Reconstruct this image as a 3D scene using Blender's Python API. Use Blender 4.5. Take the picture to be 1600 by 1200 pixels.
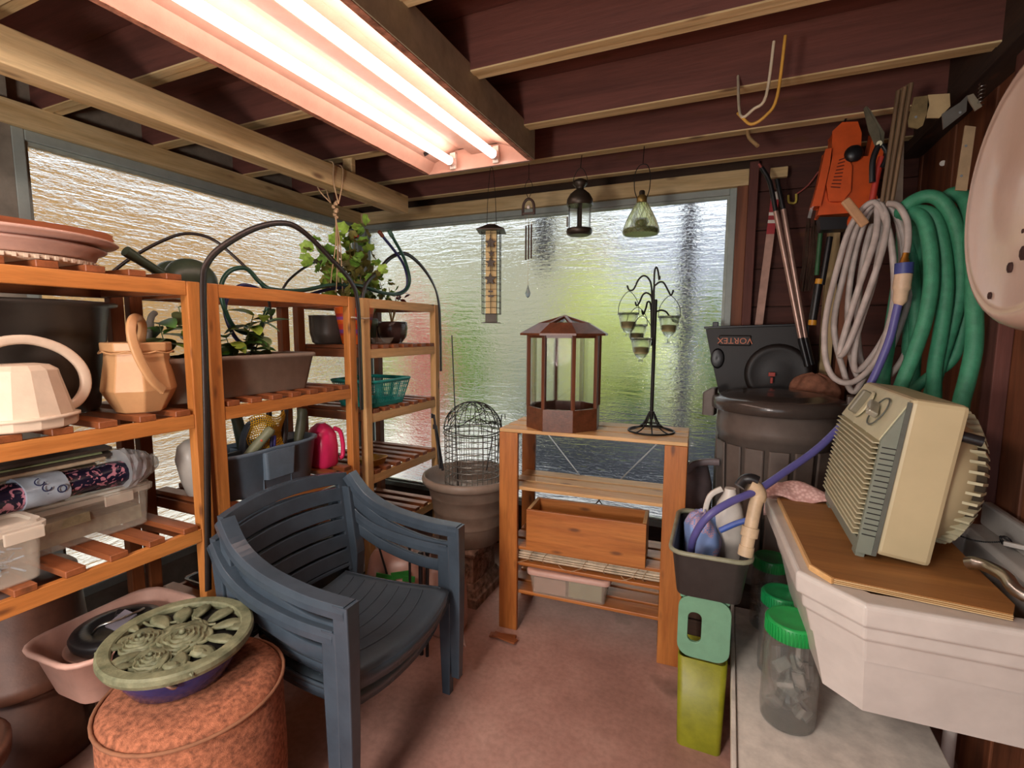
import bpy, bmesh, math, random
from mathutils import Vector, Matrix, Euler, Quaternion, noise

for o in list(bpy.data.objects):
    bpy.data.objects.remove(o, do_unlink=True)
sc = bpy.context.scene
COL = sc.collection
PI = math.pi
rnd = random.Random(7)
V = Vector

# ------------------------------------------------------------------ camera
EYE = V((0, 0, 1.5))
F_PX, PITCH, ROLL, YAW = 769.0, 0.1063, 0.0051, 0.4144
def _cam_axes():
    cp, sp, cr, sr, cy, sy = math.cos(PITCH), math.sin(PITCH), math.cos(ROLL), math.sin(ROLL), math.cos(YAW), math.sin(YAW)
    m = Matrix(((cr, -sr, 0), (sr, cr, 0), (0, 0, 1))) @ Matrix(((1, 0, 0), (0, cp, -sp), (0, sp, cp)))
    w = Matrix(((cy, 0, -sy), (sy, 0, cy), (0, -1, 0)))
    return w @ m.transposed()
AX = _cam_axes()
cam = bpy.data.cameras.new('camera')
cam.sensor_width = 36.0
cam.lens = F_PX / 1600 * 36.0
cam.clip_start = 0.02
cam_o = bpy.data.objects.new('camera', cam)
COL.objects.link(cam_o)
R3 = Matrix((AX.col[0], -AX.col[1], -AX.col[2])).transposed()
cam_o.matrix_world = Matrix.Translation(EYE) @ R3.to_4x4()
sc.camera = cam_o

# ------------------------------------------------------------------ light and exposure
sc.view_settings.view_transform = 'Standard'
sc.view_settings.look = 'None'
sc.view_settings.gamma = 1.0
sc.view_settings.use_curve_mapping = False
sc.view_settings.exposure = 0.66
world = bpy.data.worlds.new('sky')
sc.world = world
world.use_nodes = True
wn = world.node_tree
wn.nodes.clear()
wo = wn.nodes.new('ShaderNodeOutputWorld')
wb = wn.nodes.new('ShaderNodeBackground')
wb.inputs['Color'].default_value = (0.86, 0.93, 1.0, 1)
wb.inputs['Strength'].default_value = 1.15
wn.links.new(wb.outputs[0], wo.inputs[0])
sun = bpy.data.lights.new('sun', 'SUN')
sun.energy = 3.4
sun.angle = math.radians(3)
sun.color = (1.0, 0.93, 0.8)
sun_o = bpy.data.objects.new('sun', sun)
COL.objects.link(sun_o)
sun_o.rotation_euler = (math.radians(40), 0, math.radians(-150))
TUBE_STRENGTH = 9.0
def add_fill_light(name, kind, loc, energy, color, size):
    L = bpy.data.lights.new(name, kind); L.energy = energy; L.color = color
    if kind == 'AREA': L.shape = 'RECTANGLE'; L.size = size[0]; L.size_y = size[1]
    else: L.shadow_soft_size = size
    o = bpy.data.objects.new(name, L); COL.objects.link(o); o.location = loc
    return o
# two added fill lights behind the camera that brighten the foreground
add_fill_light('fill_light_area', 'AREA', (-1.0, -.9, 2.27), 34, (1.0, .88, .80), (.5, 1.1))
add_fill_light('fill_light_point', 'POINT', (-.75, -.8, 1.3), 60, (1.0, .87, .78), .16)
sc.cycles.max_bounces = 10
sc.cycles.diffuse_bounces = 4
sc.cycles.glossy_bounces = 3
sc.cycles.transmission_bounces = 9
sc.cycles.transparent_max_bounces = 16
sc.cycles.sample_clamp_indirect = 4.0
sc.cycles.caustics_reflective = False
sc.cycles.caustics_refractive = False
sc.cycles.blur_glossy = 1.0

# ------------------------------------------------------------------ placing
def ray(px, py):
    return AX @ V(((px - 800) / F_PX, (py - 600) / F_PX, 1.0))
def at(px, py, x=None, y=None, z=None, d=None):
    """a point of the room seen in direction (px,py), on the plane x=.., y=.. or z=.., or d metres away"""
    r = ray(px, py)
    if x is not None: return EYE + r * (x / r.x)
    if y is not None: return EYE + r * (y / r.y)
    if z is not None: return EYE + r * ((z - EYE.z) / r.z)
    return EYE + r.normalized() * d

# ------------------------------------------------------------------ materials
MATS = {}
def _new(name):
    m = bpy.data.materials.new(name)
    m.use_nodes = True
    nt = m.node_tree
    b = nt.nodes['Principled BSDF']
    return m, nt, b
def N(nt, t, **kw):
    n = nt.nodes.new(t)
    for k, v in kw.items():
        if k in n.inputs: n.inputs[k].default_value = v
        else: setattr(n, k, v)
    return n
def rgb(c):
    """'#rrggbb' (display) -> linear rgba"""
    if isinstance(c, str):
        c = c.lstrip('#')
        v = [int(c[i:i + 2], 16) / 255 for i in (0, 2, 4)]
        return tuple(x / 12.92 if x <= .04045 else ((x + .055) / 1.055) ** 2.4 for x in v) + (1,)
    return tuple(c) + (1,)
def coords(nt, scale=(1, 1, 1), rand=True):
    tc = N(nt, 'ShaderNodeTexCoord')
    mp = N(nt, 'ShaderNodeMapping')
    mp.inputs['Scale'].default_value = scale
    if rand:
        oi = N(nt, 'ShaderNodeObjectInfo')
        mu = N(nt, 'ShaderNodeMath', operation='MULTIPLY')
        mu.inputs[1].default_value = 37.0
        nt.links.new(oi.outputs['Random'], mu.inputs[0])
        ad = N(nt, 'ShaderNodeVectorMath', operation='ADD')
        nt.links.new(tc.outputs['Object'], ad.inputs[0])
        nt.links.new(mu.outputs[0], ad.inputs[1])
        nt.links.new(ad.outputs[0], mp.inputs['Vector'])
    else:
        nt.links.new(tc.outputs['Object'], mp.inputs['Vector'])
    return mp.outputs[0]
def ramp(nt, fac, stops):
    r = N(nt, 'ShaderNodeValToRGB')
    el = r.color_ramp.elements
    while len(el) < len(stops): el.new(.5)
    for e, (p, c) in zip(el, stops):
        e.position = p
        e.color = rgb(c) if not isinstance(c, (int, float)) else (c, c, c, 1)
    nt.links.new(fac, r.inputs[0])
    return r.outputs[0]
def mixc(nt, fac, a, b, blend='MIX'):
    m = N(nt, 'ShaderNodeMix', data_type='RGBA', blend_type=blend)
    for sock, v in ((0, fac), (6, a), (7, b)):
        if hasattr(v, 'links'): nt.links.new(v, m.inputs[sock])
        elif isinstance(v, (int, float)): m.inputs[sock].default_value = v
        else: m.inputs[sock].default_value = rgb(v)
    return m.outputs[2]
def bump(nt, b, h, strength=.3, dist=.01):
    n = N(nt, 'ShaderNodeBump')
    n.inputs['Strength'].default_value = strength
    n.inputs['Distance'].default_value = dist
    nt.links.new(h, n.inputs['Height'])
    nt.links.new(n.outputs[0], b.inputs['Normal'])
def plain(name, col, rough=.5, metal=0, var=.12, scale=18, bmp=.08, spec=.5, trans=0, ior=1.45, alpha=1, emit=None, col2=None, coat=0, sss=0):
    """plastic, metal, paint...: slight mottling and fine relief"""
    if name in MATS: return MATS[name]
    m, nt, b = _new(name)
    c = coords(nt)
    nz = N(nt, 'ShaderNodeTexNoise', Scale=scale, Detail=4.0, Roughness=.6)
    nt.links.new(c, nz.inputs['Vector'])
    r1 = rgb(col)
    dk = tuple(max(0, x * (1 - var * 1.6)) for x in r1[:3]) if col2 is None else rgb(col2)[:3]
    lt = tuple(min(1, x * (1 + var)) for x in r1[:3])
    out = ramp(nt, nz.outputs['Fac'], [(.32, dk), (.68, lt)])
    nt.links.new(out, b.inputs['Base Color'])
    b.inputs['Roughness'].default_value = rough
    b.inputs['Metallic'].default_value = metal
    b.inputs['Specular IOR Level'].default_value = spec
    b.inputs['IOR'].default_value = ior
    if trans: b.inputs['Transmission Weight'].default_value = trans
    if coat: b.inputs['Coat Weight'].default_value = coat
    if sss: b.inputs['Subsurface Weight'].default_value = sss
    if alpha < 1: b.inputs['Alpha'].default_value = alpha
    if emit:
        b.inputs['Emission Color'].default_value = rgb(emit[0])
        b.inputs['Emission Strength'].default_value = emit[1]
    if bmp:
        n2 = N(nt, 'ShaderNodeTexNoise', Scale=scale * 8, Detail=3.0)
        nt.links.new(c, n2.inputs['Vector'])
        bump(nt, b, n2.outputs['Fac'], bmp, .004)
    MATS[name] = m
    return m
def wood(name, light, dark, axis='Y', scale=1.0, rough=.5, knots=True, contrast=1.0, bmp=.15):
    if name in MATS: return MATS[name]
    m, nt, b = _new(name)
    s = {'X': (1.2, 14, 14), 'Y': (14, 1.2, 14), 'Z': (14, 14, 1.2)}[axis]
    c = coords(nt, tuple(v * scale for v in s))
    nz = N(nt, 'ShaderNodeTexNoise', Scale=1.6, Detail=5.0, Roughness=.55, Distortion=.6)
    nt.links.new(c, nz.inputs['Vector'])
    wv = N(nt, 'ShaderNodeTexNoise', Scale=7.0, Detail=3.0, Roughness=.7)
    nt.links.new(c, wv.inputs['Vector'])
    base = ramp(nt, nz.outputs['Fac'], [(.5 - .25 / contrast, dark), (.5 + .2 / contrast, light)])
    fine = ramp(nt, wv.outputs['Fac'], [(.3, .72), (.6, 1.0)])
    out = mixc(nt, .75, base, fine, 'MULTIPLY')
    if knots:
        s2 = {'X': (5, 15, 15), 'Y': (15, 5, 15), 'Z': (15, 15, 5)}[axis]
        c2 = coords(nt, tuple(v * scale for v in s2))
        vo = N(nt, 'ShaderNodeTexVoronoi', Scale=1.0)
        nt.links.new(c2, vo.inputs['Vector'])
        kf = ramp(nt, vo.outputs['Distance'], [(.06, 1.0), (.17, 0.0)])
        out = mixc(nt, ramp(nt, kf, [(0, 0.0), (1, .8)]), out, (.11, .04, .016))
    nt.links.new(out, b.inputs['Base Color'])
    b.inputs['Roughness'].default_value = rough
    bump(nt, b, wv.outputs['Fac'], bmp, .004)
    MATS[name] = m
    return m

# ------------------------------------------------------------------ mesh builder
class MB:
    def __init__(s, xf=None):
        s.v = []; s.f = []; s.sm = []; s.mi = []
        s.xf = xf; s.m = 0
    def add(s, vs, fs, smooth=False):
        k = len(s.v)
        if s.xf is not None: vs = [s.xf @ V(p) for p in vs]
        s.v += [tuple(p) for p in vs]
        s.f += [[i + k for i in f] for f in fs]
        s.sm += [smooth] * len(fs)
        s.mi += [s.m] * len(fs)
        return s
    def box(s, c, d, rot=None):
        """centre c, full size d"""
        h = V(d) / 2
        vs = [V((x * h.x, y * h.y, z * h.z)) for x in (-1, 1) for y in (-1, 1) for z in (-1, 1)]
        if rot is not None:
            R = rot if isinstance(rot, Matrix) else Euler(rot).to_matrix()
            vs = [R @ p for p in vs]
        vs = [p + V(c) for p in vs]
        return s.add(vs, [(0, 1, 3, 2), (4, 6, 7, 5), (0, 4, 5, 1), (2, 3, 7, 6), (0, 2, 6, 4), (1, 5, 7, 3)])
    def span(s, a, b):
        a = V(a); b = V(b)
        return s.box((a + b) / 2, (abs(b.x - a.x), abs(b.y - a.y), abs(b.z - a.z)))
    def bar(s, a, b, w, t, up=(0, 0, 1)):
        """bar from a to b, width w across, thickness t along up"""
        a = V(a); b = V(b); d = (b - a); L = d.length; d.normalize()
        u = V(up); u = u - d * u.dot(d)
        if u.length < 1e-4: u = V((1, 0, 0)) - d * d.x
        u.normalize(); q = d.cross(u)
        R = Matrix((d, q, u)).transposed()
        return s.box((a + b) / 2, (L, w, t), R)
    def rings(s, rings, closed=True, cap0=True, cap1=True, smooth=True, loop=False):
        n = len(rings[0]); vs = [p for r in rings for p in r]; fs = []
        m = n if closed else n - 1
        K = len(rings)
        for i in range(K if loop else K - 1):
            a = i * n; b = ((i + 1) % K) * n
            for j in range(m):
                j2 = (j + 1) % n
                fs.append((a + j, a + j2, b + j2, b + j))
        s.add(vs, fs, smooth)
        if not loop and closed:
            if cap0: s.add(rings[0], [tuple(range(n))[::-1]], False)
            if cap1: s.add(rings[-1], [tuple(range(n))], False)
        return s
    def lathe(s, prof, c=(0, 0, 0), n=28, sx=1, sy=1, rot=None, cap=True, wob=0):
        rs = []
        for r, z in prof:
            ring = []
            for i in range(n):
                a = 2 * PI * i / n
                rr = r * (1 + (wob * math.sin(a * 3 + z * 20) if wob else 0))
                p = V((rr * math.cos(a) * sx, rr * math.sin(a) * sy, z))
                if rot is not None: p = rot @ p
                ring.append(p + V(c))
            rs.append(ring)
        return s.rings(rs, cap0=cap and prof[0][0] > 1e-5, cap1=cap and prof[-1][0] > 1e-5)
    def sweep(s, pts, prof, up=(0, 0, 1), closed=False, smooth=True, cap=True, scale=None):
        """sweep 2-D profile (across, along up) along pts"""
        pts = [V(p) for p in pts]; K = len(pts); rs = []; u = V(up)
        for i, p in enumerate(pts):
            if closed: d = pts[(i + 1) % K] - pts[i - 1]
            else: d = pts[min(i + 1, K - 1)] - pts[max(i - 1, 0)]
            d.normalize()
            uu = u - d * u.dot(d)
            if uu.length < 1e-3: uu = V((1, 0, 0)) - d * d.x
            uu.normalize(); q = d.cross(uu)
            k = scale[i] if scale else 1
            rs.append([p + q * (a * k) + uu * (b * k) for a, b in prof])
        return s.rings(rs, smooth=smooth, cap0=cap, cap1=cap, loop=closed)
    def tube(s, pts, r, n=8, closed=False, cap=True):
        pts = [V(p) for p in pts]; K = len(pts); rs = []
        u = None
        for i, p in enumerate(pts):
            if closed: d = pts[(i + 1) % K] - pts[i - 1]
            else: d = pts[min(i + 1, K - 1)] - pts[max(i - 1, 0)]
            if d.length < 1e-9: d = V((0, 0, 1))
            d.normalize()
            if u is None:
                u = V((0, 0, 1)) if abs(d.z) < .9 else V((1, 0, 0))
            u = u - d * u.dot(d)
            if u.length < 1e-6: u = V((1, 0, 0)) - d * d.x
            u.normalize(); q = d.cross(u)
            rr = r[i] if isinstance(r, (list, tuple)) else r
            rs.append([p + (u * math.cos(2 * PI * j / n) + q * math.sin(2 * PI * j / n)) * rr for j in range(n)])
        return s.rings(rs, smooth=True, cap0=cap, cap1=cap, loop=closed)
    def prism(s, poly, z0, z1, axis='Z', off=0):
        """2-D polygon extruded along axis between z0 and z1"""
        def m(a, b, z):
            return {'Z': (a, b, z), 'X': (z, a, b), 'Y': (a, z, b)}[axis]
        return s.rings([[m(a, b, z0) for a, b in poly], [m(a, b, z1) for a, b in poly]], smooth=False)
    def sphere(s, c, r, n=12, sc=(1, 1, 1), rot=None):
        rs = []
        for i in range(1, n // 2 + 1):
            t = PI * i / (n // 2 + 1)
            ring = []
            for j in range(n):
                a = 2 * PI * j / n
                p = V((math.sin(t) * math.cos(a) * sc[0], math.sin(t) * math.sin(a) * sc[1], -math.cos(t) * sc[2])) * r
                if rot is not None: p = rot @ p
                ring.append(p + V(c))
            rs.append(ring)
        return s.rings(rs)
    def mesh(s, name, mat, off=None):
        me = bpy.data.meshes.new(name)
        o = off or V((0, 0, 0))
        me.from_pydata([tuple(V(p) - o) for p in s.v], [], s.f)
        me.polygons.foreach_set('use_smooth', s.sm)
        for m in (mat if isinstance(mat, (list, tuple)) else [mat]): me.materials.append(m)
        if any(s.mi): me.polygons.foreach_set('material_index', s.mi)
        bm = bmesh.new(); bm.from_mesh(me)
        bmesh.ops.recalc_face_normals(bm, faces=bm.faces)
        bm.to_mesh(me); bm.free()
        return me
def bevel(o, w, seg=2):
    md = o.modifiers.new('bevel', 'BEVEL'); md.width = w; md.segments = seg; md.limit_method = 'ANGLE'; md.angle_limit = .7
    md.harden_normals = False
    return o
def subd(o, lv=2):
    md = o.modifiers.new('smooth', 'SUBSURF'); md.levels = lv; md.render_levels = lv
    return o
def solid(o, t, off=-1):
    md = o.modifiers.new('shell', 'SOLIDIFY'); md.thickness = t; md.offset = off
    return o
def smooth_path(pts, k=6, closed=False):
    pts = [V(p) for p in pts]; n = len(pts); out = []
    for i in range(n if closed else n - 1):
        if closed: p0, p1, p2, p3 = pts[i - 1], pts[i], pts[(i + 1) % n], pts[(i + 2) % n]
        else: p0, p1, p2, p3 = pts[max(i - 1, 0)], pts[i], pts[i + 1], pts[min(i + 2, n - 1)]
        for j in range(k):
            t = j / k
            out.append(.5 * ((2 * p1) + (p2 - p0) * t + (2 * p0 - 5 * p1 + 4 * p2 - p3) * t * t + (3 * p1 - p0 - 3 * p2 + p3) * t ** 3))
    if not closed: out.append(pts[-1])
    return out
def rrect(w, d, r, z, k=4, c=(0, 0)):
    out = []
    for cx, cy, a0 in ((w / 2 - r, d / 2 - r, 0), (-w / 2 + r, d / 2 - r, 90), (-w / 2 + r, -d / 2 + r, 180), (w / 2 - r, -d / 2 + r, 270)):
        for i in range(k + 1):
            a = math.radians(a0 + 90 * i / k)
            out.append(V((c[0] + cx + r * math.cos(a), c[1] + cy + r * math.sin(a), z)))
    return out
RECT = lambda w, t: [(-w / 2, -t / 2), (w / 2, -t / 2), (w / 2, t / 2), (-w / 2, t / 2)]

# ------------------------------------------------------------------ objects
TM = {}
def thing(name, label, cat, loc=(0, 0, 0), rz=0, group=None, rot=None):
    o = bpy.data.objects.new(name, None)
    o.empty_display_size = .05
    COL.objects.link(o)
    o.location = loc
    o.rotation_euler = rot if rot is not None else (0, 0, rz)
    o['label'] = label; o['category'] = cat
    if group: o['group'] = group
    return o
def link(name, me, parent=None, label=None, kind=None):
    o = bpy.data.objects.new(name, me)
    COL.objects.link(o)
    if parent is not None: o.parent = parent
    if label: o['label'] = label
    if kind: o['kind'] = kind
    return o
def part(name, mb, mat, parent, label=None, kind=None, bev=0, world=False):
    """one mesh part in the parent's own space; world=True when the builder used room coordinates"""
    me = mb.mesh(name, mat)
    if world:
        root = parent
        M = Matrix.Identity(4)
        chain = []
        while root is not None: chain.append(root); root = root.parent
        for q in reversed(chain):
            M = M @ Matrix.LocRotScale(q.location, q.rotation_euler, q.scale)
        me.transform(M.inverted())
    o = link(name, me, parent, label, kind)
    if bev: bevel(o, bev)
    return o
def single(name, mb, mat, label, cat, group=None, kind=None, bev=0):
    """a thing that is one mesh, built in room coordinates; its origin goes to the middle of its base"""
    xs, ys, zs = zip(*mb.v)
    off = V(((min(xs) + max(xs)) / 2, (min(ys) + max(ys)) / 2, min(zs)))
    o = link(name, mb.mesh(name, mat, off), None)
    o.location = off
    if kind != 'structure':
        o['label'] = label; o['category'] = cat
    if group: o['group'] = group
    if kind: o['kind'] = kind
    if bev: bevel(o, bev)
    return o
def struct(name, mb, mat, bev=0, parent=None, label=None):
    me = mb.mesh(name, mat)
    o = link(name, me, parent, label)
    if parent is None: o['kind'] = 'structure'
    if bev: bevel(o, bev)
    return o
def dup(root, loc, rz=None, label=None, group=None, rot=None):
    r = root.copy(); COL.objects.link(r); r.location = loc
    if rz is not None: r.rotation_euler = (0, 0, rz)
    if rot is not None: r.rotation_euler = rot
    if label: r['label'] = label
    if group: r['group'] = group
    for ch in list(root.children):
        c = ch.copy(); COL.objects.link(c); c.parent = r
        for g in list(ch.children):
            d = g.copy(); COL.objects.link(d); d.parent = c
    return r
def text_part(name, s, size, mat, parent, M, extrude=.0006, label=None):
    cu = bpy.data.curves.new(name, 'FONT'); cu.body = s; cu.size = size; cu.extrude = extrude
    cu.align_x = 'CENTER'; cu.align_y = 'CENTER'; cu.resolution_u = 3
    t = bpy.data.objects.new(name, cu); COL.objects.link(t)
    dg = bpy.context.evaluated_depsgraph_get()
    me = bpy.data.meshes.new_from_object(t.evaluated_get(dg))
    bpy.data.objects.remove(t, do_unlink=True)
    me.transform(M)
    me.materials.clear(); me.materials.append(mat)
    return link(name, me, parent, label)
# ================================================================== shared materials
M_PINE = {a: wood('orange_pine_' + a, '#d08a48', '#a8662e', a, 1.0, .45) for a in 'XYZ'}
M_CEDAR = {a: wood('brown_cedar_' + a, '#9c5a34', '#74401f', a, 1.0, .5) for a in 'XYZ'}
M_PALE = {a: wood('pale_pine_' + a, '#e6bd84', '#cb9a5e', a, .8, .5) for a in 'XYZ'}
M_HONEY = {a: wood('honey_pine_' + a, '#c8803f', '#a05a26', a, .9, .4) for a in 'XYZ'}
M_LUMBER = {a: wood('raw_lumber_' + a, '#e6cd9c', '#bd9c68', a, .7, .7, contrast=1.2, bmp=.3) for a in 'XYZ'}
M_MAROON = {a: wood('maroon_wood_' + a, '#7c4a40', '#553029', a, .6, .75, contrast=.8, bmp=.3) for a in 'XYZ'}
M_RUST = {a: wood('rust_plank_' + a, '#93593a', '#5e3521', a, .5, .65, contrast=1.2, bmp=.3) for a in 'XYZ'}
M_DARKWOOD = {a: wood('dark_lumber_' + a, '#4b3424', '#2b1c14', a, .8, .8, bmp=.3) for a in 'XYZ'}
M_BLACK = plain('black_plastic', '#1d1c1e', .35)
M_CAST = plain('black_iron', '#15120f', .5, .3)
M_STEEL = plain('steel', '#b9b9b4', .28, 1.0)
M_WHITE = plain('white_paint', '#dcd6cc', .45)
M_FRAME = plain('grey_window_frame', '#9fa9a4', .45, var=.06)

# ------------------------------------------------------------------ floor
m, nt, b = _new('pink_concrete')
c = coords(nt, rand=False)
n1 = N(nt, 'ShaderNodeTexNoise', Scale=1.7, Detail=8.0, Roughness=.65); nt.links.new(c, n1.inputs['Vector'])
n2 = N(nt, 'ShaderNodeTexNoise', Scale=45.0, Detail=5.0); nt.links.new(c, n2.inputs['Vector'])
n3 = N(nt, 'ShaderNodeTexNoise', Scale=3.3, Detail=3.0); nt.links.new(c, n3.inputs['Vector'])
col = ramp(nt, n1.outputs['Fac'], [(.3, '#8a675c'), (.5, '#ab8377'), (.72, '#c09c8e')])
col = mixc(nt, .5, col, ramp(nt, n2.outputs['Fac'], [(.35, .7), (.6, 1.0)]), 'MULTIPLY')
col = mixc(nt, ramp(nt, n3.outputs['Fac'], [(.62, 0.0), (.7, .55)]), col, '#4a3a33')
nt.links.new(col, b.inputs['Base Color']); b.inputs['Roughness'].default_value = .6
bump(nt, b, n2.outputs['Fac'], .25, .004)
M_FLOOR = m
XL, XR, YB, YF, ZC = -2.6, .8, 3.05, -1.7, 2.56
SILL, HEAD = .30, 2.29
struct('floor', MB().span((XL - .15, YF, -.12), (XR + .15, YB + .15, 0)), M_FLOOR)

# ------------------------------------------------------------------ left wall with its window
mb = MB().span((XL - .12, YF, 0), (XL, YB, SILL))
mb.span((XL - .12, YF, SILL), (XL, 1.05, ZC + .1)).span((XL - .12, 1.05, 2.38), (XL - .06, YB + .1, ZC + .1))
struct('wall_left', mb, plain('grey_wall_board', '#8a8377', .6))
def ripple(name, tint, amp=.0068):
    m, nt, b = _new(name)
    tc = N(nt, 'ShaderNodeTexCoord')
    hs = []
    for sc_, dist, det in (((3.2, 3.2, 30), 1.0, 2), ((34, 34, 90), .8, 3)):
        mp = N(nt, 'ShaderNodeMapping'); mp.inputs['Scale'].default_value = sc_
        nt.links.new(tc.outputs['Object'], mp.inputs['Vector'])
        n_ = N(nt, 'ShaderNodeTexNoise', Scale=1.0, Detail=float(det), Roughness=.6, Distortion=dist)
        nt.links.new(mp.outputs[0], n_.inputs['Vector']); hs.append(n_.outputs['Fac'])
    ad = N(nt, 'ShaderNodeMath', operation='ADD'); nt.links.new(hs[0], ad.inputs[0])
    mu = N(nt, 'ShaderNodeMath', operation='MULTIPLY'); mu.inputs[1].default_value = .5
    nt.links.new(hs[1], mu.inputs[0]); nt.links.new(mu.outputs[0], ad.inputs[1])
    bump(nt, b, ad.outputs[0], 1.0, amp)
    b.inputs['Base Color'].default_value = rgb(tint)
    b.inputs['Roughness'].default_value = .06
    b.inputs['Transmission Weight'].default_value = 1.0
    b.inputs['IOR'].default_value = 1.45
    return m
M_RIPPLE = ripple('rippled_glass', '#f4f6f0')
M_RIPPLE_SIDE = ripple('deeply_rippled_glass', '#f4f6f0', .016)
m, nt, b = _new('glass_back'); b.inputs['Transmission Weight'].default_value = 1; b.inputs['Roughness'].default_value = .02
b.inputs['Base Color'].default_value = (1, 1, 1, 1); M_GBACK = m
def pane(a, b_, face):
    """thin pane; only the room-side face carries the ripples"""
    mb = MB(); mb.m = 1
    mb.span(a, b_)
    mb.mi[face] = 0
    return mb
def framebox(mb, lo, hi, w, axis, x0, x1):
    """rectangular frame in the plane normal to axis between (u0,z0) and (u1,z1)"""
    (u0, z0), (u1, z1) = lo, hi
    def sp(a, b_):
        if axis == 'X': mb.span((x0, a[0], a[1]), (x1, b_[0], b_[1]))
        else: mb.span((a[0], x0, a[1]), (b_[0], x1, b_[1]))
    sp((u0, z0), (u0 + w, z1)); sp((u1 - w, z0), (u1, z1))
    sp((u0 + w, z0), (u1 - w, z0 + w)); sp((u0 + w, z1 - w), (u1 - w, z1))
    return mb
w1 = struct('window_1', framebox(MB(), (1.05, SILL), (YB, HEAD), .042, 'X', XL - .07, XL), M_FRAME, bev=.004)
mb = framebox(MB(), (1.092, SILL + .042), (YB - .042, HEAD - .042), .014, 'X', XL - .05, XL - .018)
struct('glazing_bead', mb, plain('pale_bead', '#a7b0a6', .4), parent=w1)
struct('glass_pane', pane((XL - .042, 1.092, SILL + .042), (XL - .036, YB - .042, HEAD - .042), 1), [M_RIPPLE_SIDE, M_GBACK], parent=w1)
w2 = struct('window_2', framebox(MB(), (XL, SILL), (0, HEAD), .036, 'Y', YB, YB + .07), M_FRAME, bev=.004)
mb = framebox(MB(), (XL + .036, SILL + .036), (-.036, HEAD - .036), .014, 'Y', YB + .018, YB + .05)
struct('glazing_bead', mb, MATS['pale_bead'], parent=w2)
struct('glass_pane', pane((XL + .036, YB + .036, SILL + .036), (-.036, YB + .042, HEAD - .036), 2), [M_RIPPLE, M_GBACK], parent=w2)
# mullion where the two windows meet
struct('trim_1', MB().span((XL - .07, YB, SILL), (XL, YB + .07, HEAD)), plain('corner_post', '#9aa39c', .5))
# raw wood plates on top of the windows, the joists rest on them
struct('trim_2', MB().span((XL - .12, 1.0, HEAD), (XL + .025, YB + .1, 2.38)), M_LUMBER['Y'], bev=.003)
struct('trim_3', MB().span((XL + .025, YB - .03, HEAD), (.0545, YB + .1, 2.375)), M_LUMBER['X'], bev=.003)
struct('trim_4', MB().span((0.0, YB - .02, 0), (.055, YB + .1, HEAD)), M_RUST['Z'], bev=.003)
struct('trim_5', MB().span((0.055, YB - .06, 0), (.10, YB + .1, 2.4)), M_MAROON['Z'], bev=.003)
# back wall: below the window, and boards to its right
M_BOARD = wood('dark_red_board', '#5e352b', '#3d211b', 'X', .6, .8, contrast=.8, bmp=.3)
wb_ = struct('wall_back', MB().span((XL - .12, YB, 0), (0, YB + .12, SILL)).span((.1, YB + .03, 0), (XR + .12, YB + .12, ZC + .1)).span((XL - .12, YB + .05, 2.38), (.1, YB + .12, ZC + .1)), M_DARKWOOD['X'])
zz = 0.0; k = 0
while zz < ZC:
    h = .205
    struct('board', MB().span((.1, YB + .008 + .004 * (k % 2), zz + .004), (XR, YB + .03, min(ZC, zz + h))), M_BOARD, bev=.003, parent=wb_)
    zz += h; k += 1
# right wall of upright planks
wr = struct('wall_right', MB().span((XR + .02, YF, 0), (XR + .14, YB + .1, ZC + .1)), M_DARKWOOD['Z'])
yy = YF; k = 0
while yy < YB:
    w_ = .19 + .04 * ((k * 7) % 3 - 1)
    struct('plank', MB().span((XR - .004 * (k % 2), yy + .003, 0), (XR + .02, min(YB, yy + w_) - .003, ZC)), M_RUST['Z'], bev=.003, parent=wr)
    yy += w_; k += 1
struct('trim_6', MB().span((XR - .09, YF, 2.34), (XR, YB, 2.56)), M_DARKWOOD['Y'], bev=.004)
# a slanting brace board in the right-hand corner, a stud further on
struct('trim_7', MB().span((XR - .045, 2.0, .95), (XR - .005, 2.07, 2.34)), M_MAROON['Z'], bev=.003)
# unseen front wall; its wide opening is added to let sky light in
mb = MB().span((XL - .1, YF - .1, 0), (-2.3, YF, ZC + .1)).span((.6, YF - .1, 0), (XR + .1, YF, ZC + .1)).span((-2.3, YF - .1, 2.25), (.6, YF, ZC + .1))
struct('wall_front', mb, M_MAROON['Z'])
# ceiling deck and doubled joists
cl = struct('ceiling', MB().span((XL - .3, YF - .3, ZC), (XR + .3, YB + .3, ZC + .04)), M_MAROON['X'])
for i, y in enumerate((2.87, 2.50, 2.08, 1.6, 1.18, .76, .34, -.08, -.5, -.92, -1.34)):
    for s in (-1, 1):
        w = .033
        struct('joist', MB().span((XL - .1, y + s * .017 - w / 2, 2.383 + (.004 if s > 0 else 0)), (XR + .0, y + s * .017 + w / 2, ZC)), M_MAROON['X'], bev=.002, parent=cl)
        # the underside is a separate strip of paler wood
        struct('joist_underside', MB().span((XL - .1, y + s * .017 - w / 2 + .001, 2.378 + (.004 if s > 0 else 0)), (XR, y + s * .017 + w / 2 - .001, 2.384 + (.004 if s > 0 else 0))), M_LUMBER['X'], parent=cl)

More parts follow.
